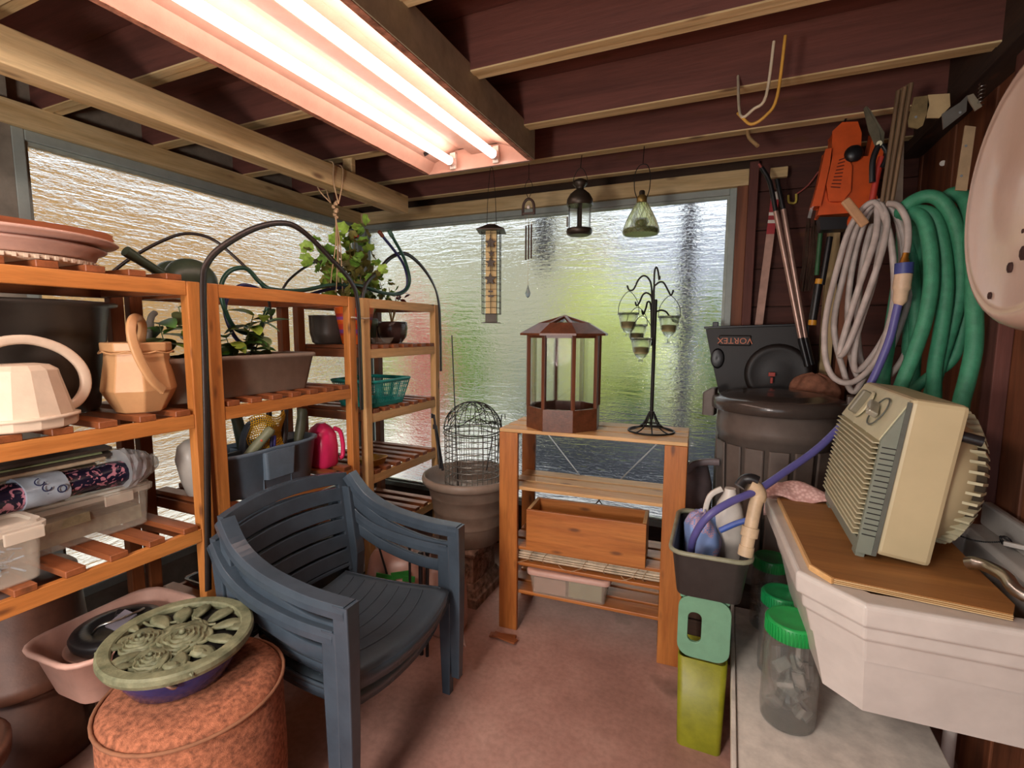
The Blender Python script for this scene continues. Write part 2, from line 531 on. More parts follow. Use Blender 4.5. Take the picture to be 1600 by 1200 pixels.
# ------------------------------------------------------------------ outdoors
m, nt, b = _new('lawn'); c = coords(nt, rand=False)
n1 = N(nt, 'ShaderNodeTexNoise', Scale=3.0, Detail=6.0); nt.links.new(c, n1.inputs['Vector'])
nt.links.new(ramp(nt, n1.outputs['Fac'], [(.35, '#6c7f4a'), (.6, '#a9b27c')]), b.inputs['Base Color']); b.inputs['Roughness'].default_value = 1
M_LAWN = m
struct('trim_8', MB().span((-16, -4, -.35), (9, 16, -.15)), M_LAWN)
dk = struct('trim_9', MB().span((-6.3, -2, -.12), (1.6, 7.8, -.06)), plain('deck_base', '#9b9b98', .8))
M_DECK = wood('shade_grey_deck', '#b6b9c0', '#8d9096', 'X', .5, .8, knots=False)  # back boards greyer than the side ones: deck shade painted into the colour
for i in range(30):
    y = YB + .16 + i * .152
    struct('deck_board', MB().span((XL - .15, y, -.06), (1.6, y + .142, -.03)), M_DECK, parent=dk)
M_DECKY = wood('weathered_deck_side', '#e4e4e2', '#b9bab8', 'Y', .5, .8, knots=False)
for i in range(24):
    x = XL - .16 - i * .152
    struct('deck_board', MB().span((x - .142, -1, -.06), (x, 7.7, -.03)), M_DECKY, parent=dk)
def foliage(name, c1, c2, c3=None):
    m, nt, b = _new(name); c = coords(nt)
    n1 = N(nt, 'ShaderNodeTexNoise', Scale=5.0, Detail=3.0, Roughness=.6); nt.links.new(c, n1.inputs['Vector'])
    st = [(.36, c1), (.55, c2)] + ([(.66, c3)] if c3 else [])
    nt.links.new(ramp(nt, n1.outputs['Fac'], st), b.inputs['Base Color']); b.inputs['Roughness'].default_value = .8
    return m
def bush(name, label, p, r, mat, n=520, hs=1.0, cat='shrub', leaf=.07, seed=1, trunk=False, group=None):
    """leafy clump: real small leaves over a few lobes, with stems"""
    rr = random.Random(seed); root = thing(name, label, cat, p, group=group)
    lobes = [(V((rr.uniform(-.5, .5) * r, rr.uniform(-.4, .4) * r, (.45 + rr.random() * .9) * r * hs)), r * rr.uniform(.45, .7)) for _ in range(6)]
    mb = MB()
    for c_, q in lobes:
        mb.sphere(c_, q * .72, 8, (1, 1, hs))
    for i in range(n):
        c_, q = rr.choice(lobes)
        d = V((rr.gauss(0, 1), rr.gauss(0, 1), rr.gauss(0, 1))).normalized()
        pt = c_ + V((d.x, d.y, d.z * hs)) * q * rr.uniform(.7, 1.05)
        u = V((rr.gauss(0, 1), rr.gauss(0, 1), rr.gauss(0, 1))).normalized()
        w = d.cross(u).normalized()
        u = w.cross(d).normalized() + d * .4
        s = leaf * rr.uniform(.7, 1.4)
        mb.add([pt - u * s, pt + w * s * .5, pt + u * s, pt - w * s * .5], [(0, 1, 2, 3)])
    part('foliage', mb, mat, root)
    st = MB()
    for i in range(5):
        st.tube([V((rr.uniform(-.05, .05), rr.uniform(-.05, .05), 0)), lobes[i][0] * .5, lobes[i][0]], [.03, .02, .01], 5)
    part('stem', st, M_DARKWOOD['Z'], root)
    return root
F_GREEN = foliage('leaf_green', '#4f7a2c', '#86ad48', '#b9cf6c')
F_LIME = foliage('leaf_lime', '#9db04a', '#d7dc7e', '#eef0a8')
F_DARK = foliage('leaf_dark', '#4c5c49', '#7f9472', '#a8b99a')
F_RED = foliage('leaf_red', '#b8443c', '#e58a7c', '#f2b0a2')
F_MIX = foliage('leaf_mixed', '#3c6132', '#8fb552', '#d9a05e')
F_GREY = foliage('leaf_silver', '#8f9c92', '#bcc4bb', '#d9dcd4')
def out(px, py, y): 
    p = at(px, py, y=y); return (p.x, p.y, -.15)
bush('flowering_shrub', 'red flowering shrub outside the back window left of centre', (at(655, 430, y=4.9).x, 4.9, -.15), .34, F_RED, hs=3.4, seed=3, leaf=.06)
bush('sunlit_shrub', 'tall yellow green sunlit shrub beyond the rippled back window', (at(945, 420, y=5.6).x, 6.6, -.15), .95, F_LIME, hs=1.5, n=800, seed=4)
bush('leafy_shrub', 'green shrub outside at the left end of the back window', (at(730, 380, y=6.0).x, 11.4, -.15), 1.3, F_DARK, hs=1.7, n=900, seed=5)
bush('low_shrub', 'low bright green shrub behind the candle tree outside', (at(1000, 600, y=5.0).x, 4.95, .525), .20, F_GREEN, hs=1.1, seed=6)
bush('mixed_shrub', 'mixed green and orange shrub at the right of the back window', (at(1118, 500, y=4.2).x + .05, 4.98, .525), .26, F_MIX, hs=3.0, n=900, seed=8, leaf=.05)
bush('silver_shrub', 'pale silvery shrub far beyond the middle of the back window', (at(800, 480, y=7.2).x + .5, 7.4, -.15), .6, F_GREY, hs=1.3, n=700, seed=9)
bush('hedge_shrub', 'green and yellow shrub outside near the windows\' corner', (-5.2, 5.9, -.15), .6, F_LIME, hs=1.6, n=600, seed=10)
rb_ = thing('raised_bed', 'dark grey raised garden bed wall outside the back window', 'planter', (-.4, 4.9, -.15))
for i in range(5):
    part('bed_board', MB().span((-2.0, 4.62, -.14 + i * .14), (1.3, 4.66, -.005 + i * .14)), plain('slate_board', '#5d636e', .7), rb_, world=True, bev=.004)
part('soil', MB().span((-2.0, 4.665, -.15), (1.3, 5.3, .52)), plain('bed_soil', '#3a2f28', .95), rb_, world=True)
pg = thing('pergola', 'dark pergola outside, its post showing right of the candle tree', 'pergola', (-1.2, 4.05, -.15))
xa, xb, xc = at(1071, 500, y=4.05).x, at(566, 500, y=4.05).x, at(847, 400, y=4.05).x
plain('dark_post', '#4a4a52', .7)
for x in (xa, xb): part('post', MB().span((x - .05, 4.0, -.15), (x + .05, 4.1, 2.9)), MATS['dark_post'], pg, world=True, bev=.01)
part('beam', MB().span((xb - .3, 4.0, 2.9), (xa + .3, 4.1, 3.05)), MATS['dark_post'], pg, world=True, bev=.01)
part('hanging_panel', MB().span((xc - .065, 4.0, at(845, 412, y=4.05).z), (xc + .065, 4.1, 2.9)), plain('grey_board', '#5d5b5c', .8), pg, world=True)
# pale neighbouring wall and a tan cabin outside the left window
nb = thing('neighbour_house', 'tan sided house wall outside the left window', 'building', (-6.4, 1.5, -.15))
mb = MB()
for i in range(15):
    mb.box((0, 0, .12 + i * .24), (.14, 11, .232), (0, .08, 0))
part('siding', mb, plain('tan_siding', '#d9a76a', .8, var=.2, scale=3), nb)
part('roof_edge', MB().box((.25, 0, 3.75), (.9, 11.4, .12), (0, .25, 0)), plain('grey_roof', '#6d6a66', .9), nb)
gh = thing('garden_shed', 'grey white shed wall far outside the back window', 'building', (.6, 9.4, -.15))
mb = MB()
for i in range(12):
    mb.box((-8.5 + i * .5, 0, 2.0), (.48, .08, 4.0))
part('siding', mb, plain('pale_siding', '#c3bda8', .8, var=.1, scale=2), gh)
part('roof', MB().box((-5.7, .4, 4.15), (6.6, 1.6, .12), (.25, 0, 0)), MATS['grey_roof'], gh)

lw = thing('lavender_wall', 'pale lavender garden wall far outside right of the middle', 'wall', (-.6, 9.0, -.15))
mb = MB()
for i in range(16): mb.box((0, 0, .12 + i * .22), (3.0, .1, .21))
part('wall_course', mb, plain('lavender_render', '#b4b6cc', .9, var=.06, scale=2), lw)
bush('tall_shrub', 'tall green shrub outside at the corner behind the flower pots', (-3.9, 6.9, -.15), .5, F_GREEN, hs=2.4, n=700, seed=14)
bush('gold_shrub', 'golden yellow shrub right behind the candle tree outside', (at(1040, 560, y=5.6).x, 5.9, -.15), .34, F_LIME, hs=2.0, n=500, seed=15)
# ================================================================== strip light, beam, things hung from the joists
lamp = thing('ceiling_light', 'long twin tube strip light with pinkish white tray under the joists', 'light', (-1.14, 1.0, 2.28))
M_TRAY = plain('enamelled_tray', '#b58d7c', .4, var=.05)
L0, L1 = -1.35, 1.17   # along y, local
mb = MB()
pr = [(-.27, .0), (-.262, -.004), (-.235, .045), (-.10, .095), (.10, .095), (.235, .045), (.262, -.004), (.27, .0), (.245, .06), (.105, .104), (-.105, .104), (-.245, .06)]
mb.rings([[V((a, L0, b_)) for a, b_ in pr], [V((a, L1, b_)) for a, b_ in pr]], smooth=False, cap0=False, cap1=False)
mb.span((-.255, L1 - .004, .0), (.255, L1 + .004, .09)).span((-.255, L0 - .004, .0), (.255, L0 + .004, .09))
mb.span((-.272, L1 - .012, -.008), (.272, L1 + .006, .004))
part('reflector_tray', mb, M_TRAY, lamp)
part('rim', MB().span((-.285, L0, -.006), (-.262, L1, .006)).span((.262, L0, -.006), (.285, L1, .006)), plain('rusty_rim', '#b98068', .6, var=.4, scale=30), lamp)
part('side_flange', MB().span((.286, L0, -.004), (.29, L1 + .006, .125)), plain('khaki_flange', '#aaa28a', .5), lamp, label='tall drab side flange')
part('ballast_cover', MB().prism([(-.055, .095), (.055, .095), (.03, .06), (-.03, .06)], L0, L1, 'Y'), M_TRAY, lamp)
m, nt, b = _new('glowing_tube'); b.inputs['Base Color'].default_value = (1, 1, 1, 1)
b.inputs['Emission Color'].default_value = (1.0, .80, .70, 1); b.inputs['Emission Strength'].default_value = TUBE_STRENGTH
M_TUBE = m
for x in (-.125, .105):
    tb = part('fluorescent_tube', MB().tube([(x, L0 + .04, .03), (x, L1 - .05, .03)], .019, 16), M_TUBE, lamp)
    part('end_cap', MB().tube([(x, L1 - .05, .03), (x, L1 - .02, .03)], .0195, 16), plain('tube_cap', '#e6cfc4', .4), tb)
    part('lamp_socket', MB().span((x - .014, L1 - .022, .0), (x + .014, L1 - .006, .075))  , M_WHITE, lamp)
for yy_ in (L1 - .2, L0 + .2): part('hanging_strap', MB().span((-.02, yy_, .1), (.02, yy_ + .03, .15)), M_STEEL, lamp)
part('vent_slot', MB().box((-.2, L1 - .13, .05), (.03, .006, .02), (0, -.35, 0)), M_BLACK, lamp)

bm_ = MB().span((-1.885, -1.2, 2.20), (-1.795, 2.53, 2.30))
for y in (2.08, -.08): bm_.box((-1.84, y, 2.34), (.06, .03, .09))
single('hanging_beam', bm_, M_LUMBER['Y'], 'raw lumber beam slung below the joists over the shelves', 'beam', bev=.004)
# ================================================================== slatted shelving units along the left window
XF, XBK = -1.70, -2.19
def slat_unit(name, label, y0, y1, tiers, topslats, mats, slat_w=.05, pitch=.1, slat_mats=None, off=0):
    mp, mc = mats
    cy = (y0 + y1) / 2
    root = thing('slatted_shelving', label, 'shelving', ((XF + XBK) / 2, cy, 0), group='slatted shelving units along the left window')
    hx = (XF - XBK) / 2; hy = (y1 - y0) / 2
    for sx in (1, -1):
        for sy in (1, -1):
            mb = MB().box((sx * (hx - .02), sy * (hy - .023), .8325), (.04, .046, 1.665))
            part('post', mb, mp['Z'] if sx > 0 else mc['Z'], root, bev=.003)
    cache = {}
    for t, z in enumerate(tiers):
        for sx in (1, -1):
            key = 'r%d' % sx
            mb = MB().box((sx * (hx - .014), 0, z - .024), (.022, 2 * hy - .094, .048))
            part('front_rail' if sx > 0 else 'back_rail', mb, mp['Y'] if sx > 0 else mc['Y'], root, bev=.002)
        for sy in (1, -1):
            part('side_rail', MB().box((0, sy * (hy - .0585), z - .024), (2 * hx - .052, .02, .044)), mc['X'], root, bev=.002)
        if t == 0 and not topslats: continue
        n = int((2 * hy - .14) / pitch) + 1
        st = (2 * hy - .12 - slat_w) / max(1, n - 1)
        me = None
        for i in range(n):
            y = -hy + .06 + slat_w / 2 + i * st
            if me is None:
                mb = MB().box((0, 0, 0), (2 * hx - .004, slat_w, .02)); me = mb.mesh('slat', (slat_mats or mc)['X'])
            o = link('slat', me, root); o.location = (0, y, z + .0102); bevel(o, .002, 1)
    return root
slat_unit('a', 'orange stained slatted shelving unit at the left edge, holding the watering cans', .43, 1.157, (1.665, 1.205, .79), True, (M_PINE, M_CEDAR), pitch=.105)
slat_unit('b', 'slatted shelving unit in the middle, holding the long planter and the tool caddy', 1.178, 1.938, (1.665, 1.215, .81, .38), False, (M_PINE, M_CEDAR), pitch=.1)
slat_unit('c', 'slatted shelving unit by the corner of the windows, holding flower pots and teal basket', 1.998, 2.705, (1.665, 1.405, 1.065, .735, .405), False, (M_PALE, M_CEDAR), pitch=.09, slat_w=.048)

# ================================================================== honey pine shelf under the back window
ps = thing('pine_shelf', 'honey pine shelf rack in the middle with the octagonal terrarium on top', 'shelf', (-1.01, 2.145, 0), math.radians(3.2))
PW, PD = .87, .36
for x in (0, PW):
    s = 1 if x == 0 else -1
    part('post', MB().span((x, 0, 0), (x + s * .095, .024, 1.012)), M_HONEY['Z'], ps, bev=.003)
    part('post', MB().span((x, PD - .024, 0), (x + s * .075, PD, 1.012)), M_HONEY['Z'], ps, bev=.003)
for t, z in enumerate((1.03, .74, .435, .352, .205)):
    m_ = M_PALE['X'] if t == 1 else (M_HONEY['X'] if t != 0 else M_PALE['X'])
    a, b_ = (0.0, PW) if t == 0 else (.03, PW - .03)
    y0 = 0.0 if t == 0 else .026
    y1 = PD if t == 0 else PD - .026
    w = (y1 - y0 - .044) / 3
    for i in range(3):
        ya = y0 + i * (w + .022)
        part('shelf_board', MB().span((a, ya, z - .017), (b_, ya + w, z)), m_ if not (t == 0 and i == 0) else M_PALE['X'], ps, bev=.003)
    for x in (.05, PW - .05):
        part('cleat', MB().span((x - .014, .026, z - .05), (x + .014, PD - .026, z - .0175)), M_HONEY['Y'], ps, bev=.002)
for a, b_ in (((.1, PD - .02, 1.0), (.77, PD - .02, .22)), ((.77, PD - .028, 1.0), (.1, PD - .028, .22))):
    part('brace_rod', MB().tube([a, b_], .0035, 6), M_STEEL, ps)
for (x, z) in ((.02, .98), (.075, .72), (.02, .45), (.85, .95), (.8, .75), (.84, .4)):
    pass
# scraps of wood under its left foot
for i, (x, y, rz) in enumerate(((-.96, 2.10, .2), (-.93, 2.08, -.15))):
    mb = MB(Matrix.Translation((x, y, .004 + .009 * i)) @ Matrix.Rotation(rz, 4, 'Z')).box((0, -.03, .004), (.13, .035, .008))
    single('wood_scrap', mb, M_CEDAR['X'], ['thin wood scrap lying flat by the left foot of the pine shelf', 'upper wood scrap of the two by the left foot of the pine shelf'][i], 'wood scrap', bev=.001)
# ================================================================== things on the left-hand shelves
TA, TB1, TC1, TC2, TC3, TC4 = 1.6855, 1.2355, 1.4255, 1.0855, .7555, .4255   # slat tops
TA1, TA2, TB2 = 1.2255, .8105, .8305
P_CREAM = plain('cream_plastic', '#d8c6b0', .38, var=.05)
P_TAN = plain('tan_plastic', '#c79a6c', .4, var=.05)
P_POTDARK = plain('dark_pot_plastic', '#3f3a35', .32, var=.08)
P_TAUPE = plain('taupe_plastic', '#8c7c6e', .45, var=.08)
P_PINKISH = plain('pinkish_plastic', '#c9a293', .45, var=.06)
P_SLATE = plain('slate_plastic', '#5d6d7b', .38, var=.08)
P_GREEN = plain('dark_green_plastic', '#3f4a3c', .35, var=.1)
SOIL = plain('potting_soil', '#2e211a', .95, var=.5, scale=60, bmp=.5)

# --- black tub and trays
def lathe_single(name, prof, c, mat, label, cat, n=36, sx=1, sy=1, **k):
    return single(name, MB().lathe(prof, c, n, sx, sy), mat, label, cat, **k)
t = thing('plant_tub', 'large dark glossy tub behind the white watering can on the upper slats', 'tub', (-2.09, .82, TA1))
mb = MB().lathe([(.17, 0), (.185, .01), (.222, .33), (.226, .345), (.25, .352), (.252, .36), (.244, .364), (.228, .358), (.2, .1), (.18, .03), (0, .02)], n=40)
part('tub_body', mb, P_POTDARK, t)
# --- stack on top
t = thing('wash_basin', 'shallow cream basin with two rolled rims on top of the left shelving unit', 'basin', (-1.94, .72, TA + .0165))
t.scale = (1, 1, .62)
mb = MB().lathe([(.205, .0), (.225, .012), (.232, .04), (.25, .052), (.255, .06), (.246, .066), (.236, .062), (.23, .075), (.278, .087), (.285, .096), (.278, .104), (.262, .106), (.22, .10), (0, .098)], n=44)
part('basin_body', mb, P_PINKISH, t)
t = thing('ribbed_tray', 'low ribbed cream plant saucer under the cream basin', 'saucer', (-1.94, .72, TA))
t.scale = (1, 1, .52)
mb = MB().lathe([(.20, 0), (.226, .006), (.228, .03), (.21, .031), (.2, .02), (0, .018)], n=60)
part('saucer_body', mb, P_CREAM, t)
rb = None
for i in range(64):
    a = 2 * PI * i / 64
    if rb is None: rb = MB().box((0, 0, 0), (.006, .008, .02)).mesh('rib', P_CREAM)
    o = link('rib', rb, t); o.location = (.229 * math.cos(a), .229 * math.sin(a), .0165); o.rotation_euler = (0, 0, a)
mb = MB()
pr = [(-.17, 0), (.17, 0), (.175, .012), (.168, .02), (.172, .032), (.15, .045), (.05, .05), (-.15, .046), (-.175, .03)]
mb.rings([[V((-2.05, .77 + a, TA + .084 + b_ * .62)) for a, b_ in pr], [V((-1.78, .77 + a, TA + .084 + b_ * .62)) for a, b_ in pr]], smooth=False)
single('wood_slab', mb, M_CEDAR['Y'], 'weathered brown slab of wood on top of the cream basin', 'wood', bev=.006)

# --- leaf scoops
t = thing('leaf_scoop', 'dark green hand scoop with a tubular handle on top between left and middle units', 'scoop', (-1.97, 1.12, TA))
hp = [at(196, 392, x=-1.93), at(232, 415, x=-1.94), at(272, 440, x=-1.96)]
part('handle', MB().tube(smooth_path(hp, 5), [.019] * 3 + [.017] * 7 + [.015], 12), P_GREEN, t, world=True)
def scoop(mb, c, r, L, ax, tilt):
    rs = []
    for i in range(9):
        u = i / 8; rr = r * math.sin(PI * (.12 + .5 * u) ) 
        ring = []
        for j in range(11):
            a = PI * (j / 10)
            ring.append(V((math.cos(a) * rr * .8, u * L, math.sin(a) * rr)))
        rs.append(ring)
    R = Euler(tilt).to_matrix()
    rs = [[R @ p + V(c) for p in q] for q in rs]
    mb.rings(rs, closed=False)
mb = MB(); mb.sphere(at(300, 438, x=-1.98), .088, 20, (.8, 1.15, .95), Euler((-.25, 0, 0)).to_matrix()); part('blade', mb, P_GREEN, t, world=True)
t = thing('leaf_scoop', 'second dark green rounded scoop blade lying behind the scoop with a handle', 'scoop', (-2.1, 1.15, TA))
mb = MB(); mb.sphere(at(278, 438, x=-2.12), .088, 20, (.8, 1.1, .9), Euler((-.2, 0, 0)).to_matrix()); part('blade', mb, P_GREEN, t, world=True)

# --- white watering can
def arc_pts(pts, k=6): return smooth_path(pts, k)
t = thing('watering_can', 'creamy white faceted watering can at the left end of the upper slats', 'watering can', (-1.785, .685, TA1))
t.scale = (1.04, 1.04, 1.0)
n = 14; rs = []
for r, z in ((.098, 0), (.112, .004), (.114, .03), (.108, .034), (.104, .05), (.082, .15), (.08, .162), (.062, .176), (0.04, .18)):
    rs.append([V((r * math.cos(2 * PI * i / n) * .85, r * math.sin(2 * PI * i / n) * 1.05, z)) for i in range(n)])
mb = MB().rings(rs, smooth=False); o = part('body', mb, P_CREAM, t, bev=.003)
hp = [(0, .085, .05), (0, .12, .055), (0, .147, .10), (0, .142, .16), (0, .10, .215), (0, .03, .245), (0, -.04, .235), (0, -.085, .19), (0, -.09, .165)]
part('handle', MB().sweep(smooth_path(hp, 5), RECT(.026, .02), up=(1, 0, 0)), P_CREAM, t, bev=.006)
part('spout', MB().tube([(0, -.09, .06), (0, -.16, .12), (0, -.2, .17)], [.025, .015, .012], 10), P_CREAM, t)
part('base_band', MB().lathe([(.114, .028), (.117, .03), (.117, .036), (.1, .038)], n=28, sx=.86, sy=1.06, cap=False), P_CREAM, t)

# --- tan watering can
cc = at(212, 640, x=-1.83)
t = thing('watering_can', 'tan faceted watering can with a tall hoop handle by the right post', 'watering can', (-1.815, cc.y + .01, TA1))
n = 8; rs = []
for r, z in ((.062, 0), (.07, .004), (.094, .05), (.106, .075), (.106, .082), (.100, .12), (.092, .17), (.09, .2), (.098, .203), (.099, .232), (.088, .234), (.085, .2), (.0, .19)):
    rs.append([V((r * math.cos(2 * PI * (i + .5) / n), r * math.sin(2 * PI * (i + .5) / n), z)) for i in range(n)])
part('body', MB().rings(rs, smooth=False), P_TAN, t, bev=.004)
hp = [(.104, .012, .075), (.114, -.03, .12), (.110, -.062, .20), (.095, -.066, .265), (.07, -.045, .305), (.03, -.005, .312), (.0, .022, .285), (-.03, .03, .235)]
part('handle', MB().sweep(smooth_path(hp, 5), RECT(.028, .014), up=(1, 0, 0.25)), P_TAN, t, bev=.005)
mb = MB()
for i in range(8):
    a = 2 * PI * i / 8; a2 = 2 * PI * (i + 1) / 8
    p = [V((.101 * math.cos(a + (a2 - a) * k / 4 + PI / 8 * 0), .101 * math.sin(a + (a2 - a) * k / 4), .204 - .007 * math.sin(PI * k / 4))) for k in range(5)]
    mb.tube(p, .0028, 5)
part('scalloped_edge', mb, P_TAN, t, kind='stuff')
part('spout', MB().tube(smooth_path([at(231, 520, x=-1.90), at(234, 505, x=-1.92), at(237, 494, x=-1.94), at(242, 489, x=-1.95)], 4), [.014] * 5 + [.011] * 8, 10).tube([(-1.86, cc.y + .09, TA1 + .06), at(231, 540, x=-1.89), at(231, 520, x=-1.90)], [.02, .014, .013], 10), plain('grey_spout', '#7d7a72', .5), t, world=True)

# --- translucent storage boxes
def clear_plastic(name, tint, a=.45, rough=.3):
    m, nt, b = _new(name)
    b.inputs['Base Color'].default_value = rgb(tint); b.inputs['Roughness'].default_value = rough
    b.inputs['Transmission Weight'].default_value = .25; b.inputs['IOR'].default_value = 1.2
    b.inputs['Alpha'].default_value = a
    return m
M_CLEAR = clear_plastic('clear_plastic', '#f2ead9', .2)
M_CLEAR2 = clear_plastic('milky_plastic', '#f2e6d4', .45, .35)
def storage_box(root, w, d, h, mats, lidh=.02, off=(0, 0, 0), clips=True):
    """open box (x depth w, y length d) with a separate lid"""
    X = Matrix.Translation(off)
    mb = MB(X).rings([rrect(w - .03, d - .03, .02, .0), rrect(w - .02, d - .02, .02, .004), rrect(w - .004, d - .004, .025, h - .012), rrect(w + .008, d + .008, .027, h - .012), rrect(w + .008, d + .008, .027, h),
                      rrect(w - .008, d - .008, .024, h), rrect(w - .024, d - .024, .02, .006)], cap1=True, smooth=False)
    part('box_body', mb, mats[0], root)
    mb = MB(X).rings([rrect(w + .018, d + .018, .03, h - .006), rrect(w + .02, d + .02, .03, h + lidh * .5), rrect(w + .004, d + .004, .028, h + lidh * .6), rrect(w, d, .026, h + lidh), rrect(w - .03, d - .03, .02, h + lidh), rrect(w - .036, d - .036, .02, h + lidh * .6)], smooth=False)
    part('lid', mb, mats[1], root)
    if clips:
        for s in (-1, 1):
            part('clip', MB(X).box((w / 2 + .012, s * d * .28, h - .012), (.008, .085, .034)), mats[1], root, bev=.003)
t = thing('storage_box', 'long clear plastic storage box on the lower slats of the left unit', 'storage box', (-2.02, .80, TA2))
storage_box(t, .30, .50, .135, (M_CLEAR, M_CLEAR2))
part('packed_sheets', MB().box((0, .02, .045), (.26, .4, .05), (0, 0, .04)).box((.04, -.06, .085), (.2, .26, .03), (.05, .03, -.1)), plain('olive_papers', '#9a9273', .7, var=.3), t)
t = thing('storage_box', 'upper clear storage box stacked under the plastic-wrapped bundle', 'storage box', (-2.095, .80, TA2 + .157))
storage_box(t, .21, .47, .085, (M_CLEAR, M_CLEAR2), .014, clips=False)
part('folded_cloth', MB().rings([rrect(.15, .36, .03, .006), rrect(.16, .38, .04, .03), rrect(.14, .35, .04, .06)]), plain('pale_cloth', '#b9ab8b', .9), t)
t = thing('storage_box', 'smaller clear storage box nearest the camera on the left unit, blue white contents', 'storage box', (-1.785, .575, TA2))
storage_box(t, .13, .22, .15, (M_CLEAR, M_CLEAR2))
mb = MB()
rr = random.Random(5)
for i in range(46):
    a = rr.uniform(0, 6.28); p = V((rr.uniform(-.04, .04), rr.uniform(-.05, .05), rr.uniform(.03, .10)))
    mb.tube([p, p + V((math.cos(a) * .03, math.sin(a) * .03, rr.uniform(-.02, .02)))], .003, 4)
part('shiny_tinsel', mb, plain('blue_white_foil', '#9db3c9', .3, .5, var=.3), t, kind='stuff')
# --- wrapped bundle on top: dark folder, rods, printed bag
zb = TA2 + .157 + .101
t = thing('wrapped_bundle', 'navy and pink printed bundle wrapped in clear plastic on the storage boxes', 'bundle', (-1.895, .74, TA2 + .158))
rs = []
for i in range(15):
    u = i / 14; y = -.36 + .635 * u
    ring = []
    for j in range(14):
        a = 2 * PI * j / 14
        r = .05 + .012 * noise.noise(V((math.cos(a) * 1.7, math.sin(a) * 1.7, u * 7)))
        ring.append(V((math.cos(a) * r * 1.2, y, .046 + math.sin(a) * r * .82)))
    rs.append(ring)
m, nt, b = _new('navy_print'); c = coords(nt, (1, 1, 1), False)
vo = N(nt, 'ShaderNodeTexNoise', Scale=26.0, Detail=2.0, Distortion=2.5); nt.links.new(c, vo.inputs['Vector'])
vb = N(nt, 'ShaderNodeTexNoise', Scale=4.0, Detail=1.0); nt.links.new(c, vb.inputs['Vector'])
cc_ = mixc(nt, ramp(nt, vo.outputs['Fac'], [(.56, 0.0), (.6, 1.0)]), '#1d1b33', '#c98a9c')
nt.links.new(cc_, b.inputs['Base Color']); b.inputs['Roughness'].default_value = .25
o = part('printed_roll', MB().rings(rs), m, t); o['label'] = 'navy roll printed with pink twigs'
def roll_pt(y, a, r): return V((math.cos(a) * r * 1.2, y, .046 + math.sin(a) * r * .82))
mb = MB().rings([[roll_pt(-.045 + .0115 * i, 2 * PI * j / 20, .0575 + .002 * math.sin(j * 1.3 + i)) for j in range(20)] for i in range(10)])
part('pale_band', mb, plain('pale_blue_film', '#a9b8c6', .25, var=.1), t)
for s_, y_, a_ in (('C', -.01, .75), ('C', .0, .35), ('O', .035, .12)):
    p_ = roll_pt(y_, a_, .0625)
    text_part('print', s_, .034, plain('navy_ink', '#232a52', .5, bmp=0), t, Matrix.Translation(p_) @ Matrix.Rotation(PI / 2, 4, 'Z') @ Matrix.Rotation(PI / 2 - a_ * .8, 4, 'X') @ Matrix.Rotation(.6, 4, 'Z'))
part('folded_mat', MB().box((-.14, .0, .118), (.22, .46, .010), (0, .12, 0)).box((-.14, .0, .134), (.2, .46, .010), (0, .1, 0)), plain('dark_mat', '#4a4038', .6), t)
for z, cN in ((.095, '#8c9a72'), (.080, '#c9b79b')):
    part('rod', MB().tube([(-.03 + (z - .08) * -1.2, -.38, z + .012), (-.03 + (z - .08) * -1.2, .2, z + .016)], .007, 8), plain('rod' + cN[1:], cN, .35), t)
rs = []
for i in range(11):
    u = i / 10; y = .225 + .115 * u
    R = .062 * math.sin(PI * (.5 + .42 * u)) + .008
    rs.append([V((math.cos(2 * PI * j / 14) * R * (1.1 + .2 * noise.noise(V((j, i * .6, 1)))), y, .055 + math.sin(2 * PI * j / 14) * R * (1 + .25 * noise.noise(V((j, i * .7, 5)))))) for j in range(14)])
part('clear_wrapper', MB().rings(rs, smooth=False), clear_plastic('crinkled_film', '#d7dde0', .55, .12), t)

# --- long planter with seedlings on the middle unit, upper slats
pc = (XF + .03 - .12, 1.50)
t = thing('trough_planter', 'long taupe trough planter with seedlings on the middle unit', 'planter', (-1.865, 1.40, TB1))
LW, LL, LH = .20, .70, .165
mb = MB().rings([rrect(LW - .05, LL - .09, .03, 0), rrect(LW - .045, LL - .08, .032, .006), rrect(LW - .006, LL - .02, .035, LH - .02), rrect(LW + .012, LL, .038, LH - .018), rrect(LW + .012, LL, .038, LH - .004), rrect(LW + .002, LL - .01, .035, LH), rrect(LW - .012, LL - .03, .03, LH - .004), rrect(LW - .02, LL - .05, .03, LH - .035)], cap1=False)
part('trough', mb, P_TAUPE, t)
part('soil', MB().rings([rrect(LW - .02, LL - .045, .03, LH - .036), rrect(LW - .06, LL - .1, .03, LH - .03)]), SOIL, t)
G1 = plain('leaf_yellow_green', '#8fa83e', .45, var=.3, scale=30, sss=.0)
G2 = plain('leaf_mid_green', '#56803a', .45, var=.3, scale=30)
G3 = plain('leaf_grey_green', '#6f7f52', .5, var=.3, scale=30)
def leaf_mesh(name, mat, L=.05, W=.03, curl=.25):
    mb = MB(); rs = []
    for i in range(6):
        u = i / 5; w = W / 2 * math.sin(PI * min(1, u * .92 + .06)) ** .8
        z = -curl * L * u * u
        rs.append([V((-w, u * L, z + w * .3)), V((0, u * L, z)), V((w, u * L, z + w * .3))])
    return mb.rings(rs, closed=False).mesh(name, mat)
LEAFS = [leaf_mesh('leaf', g, .056, .036) for g in (G1, G2, G3)]
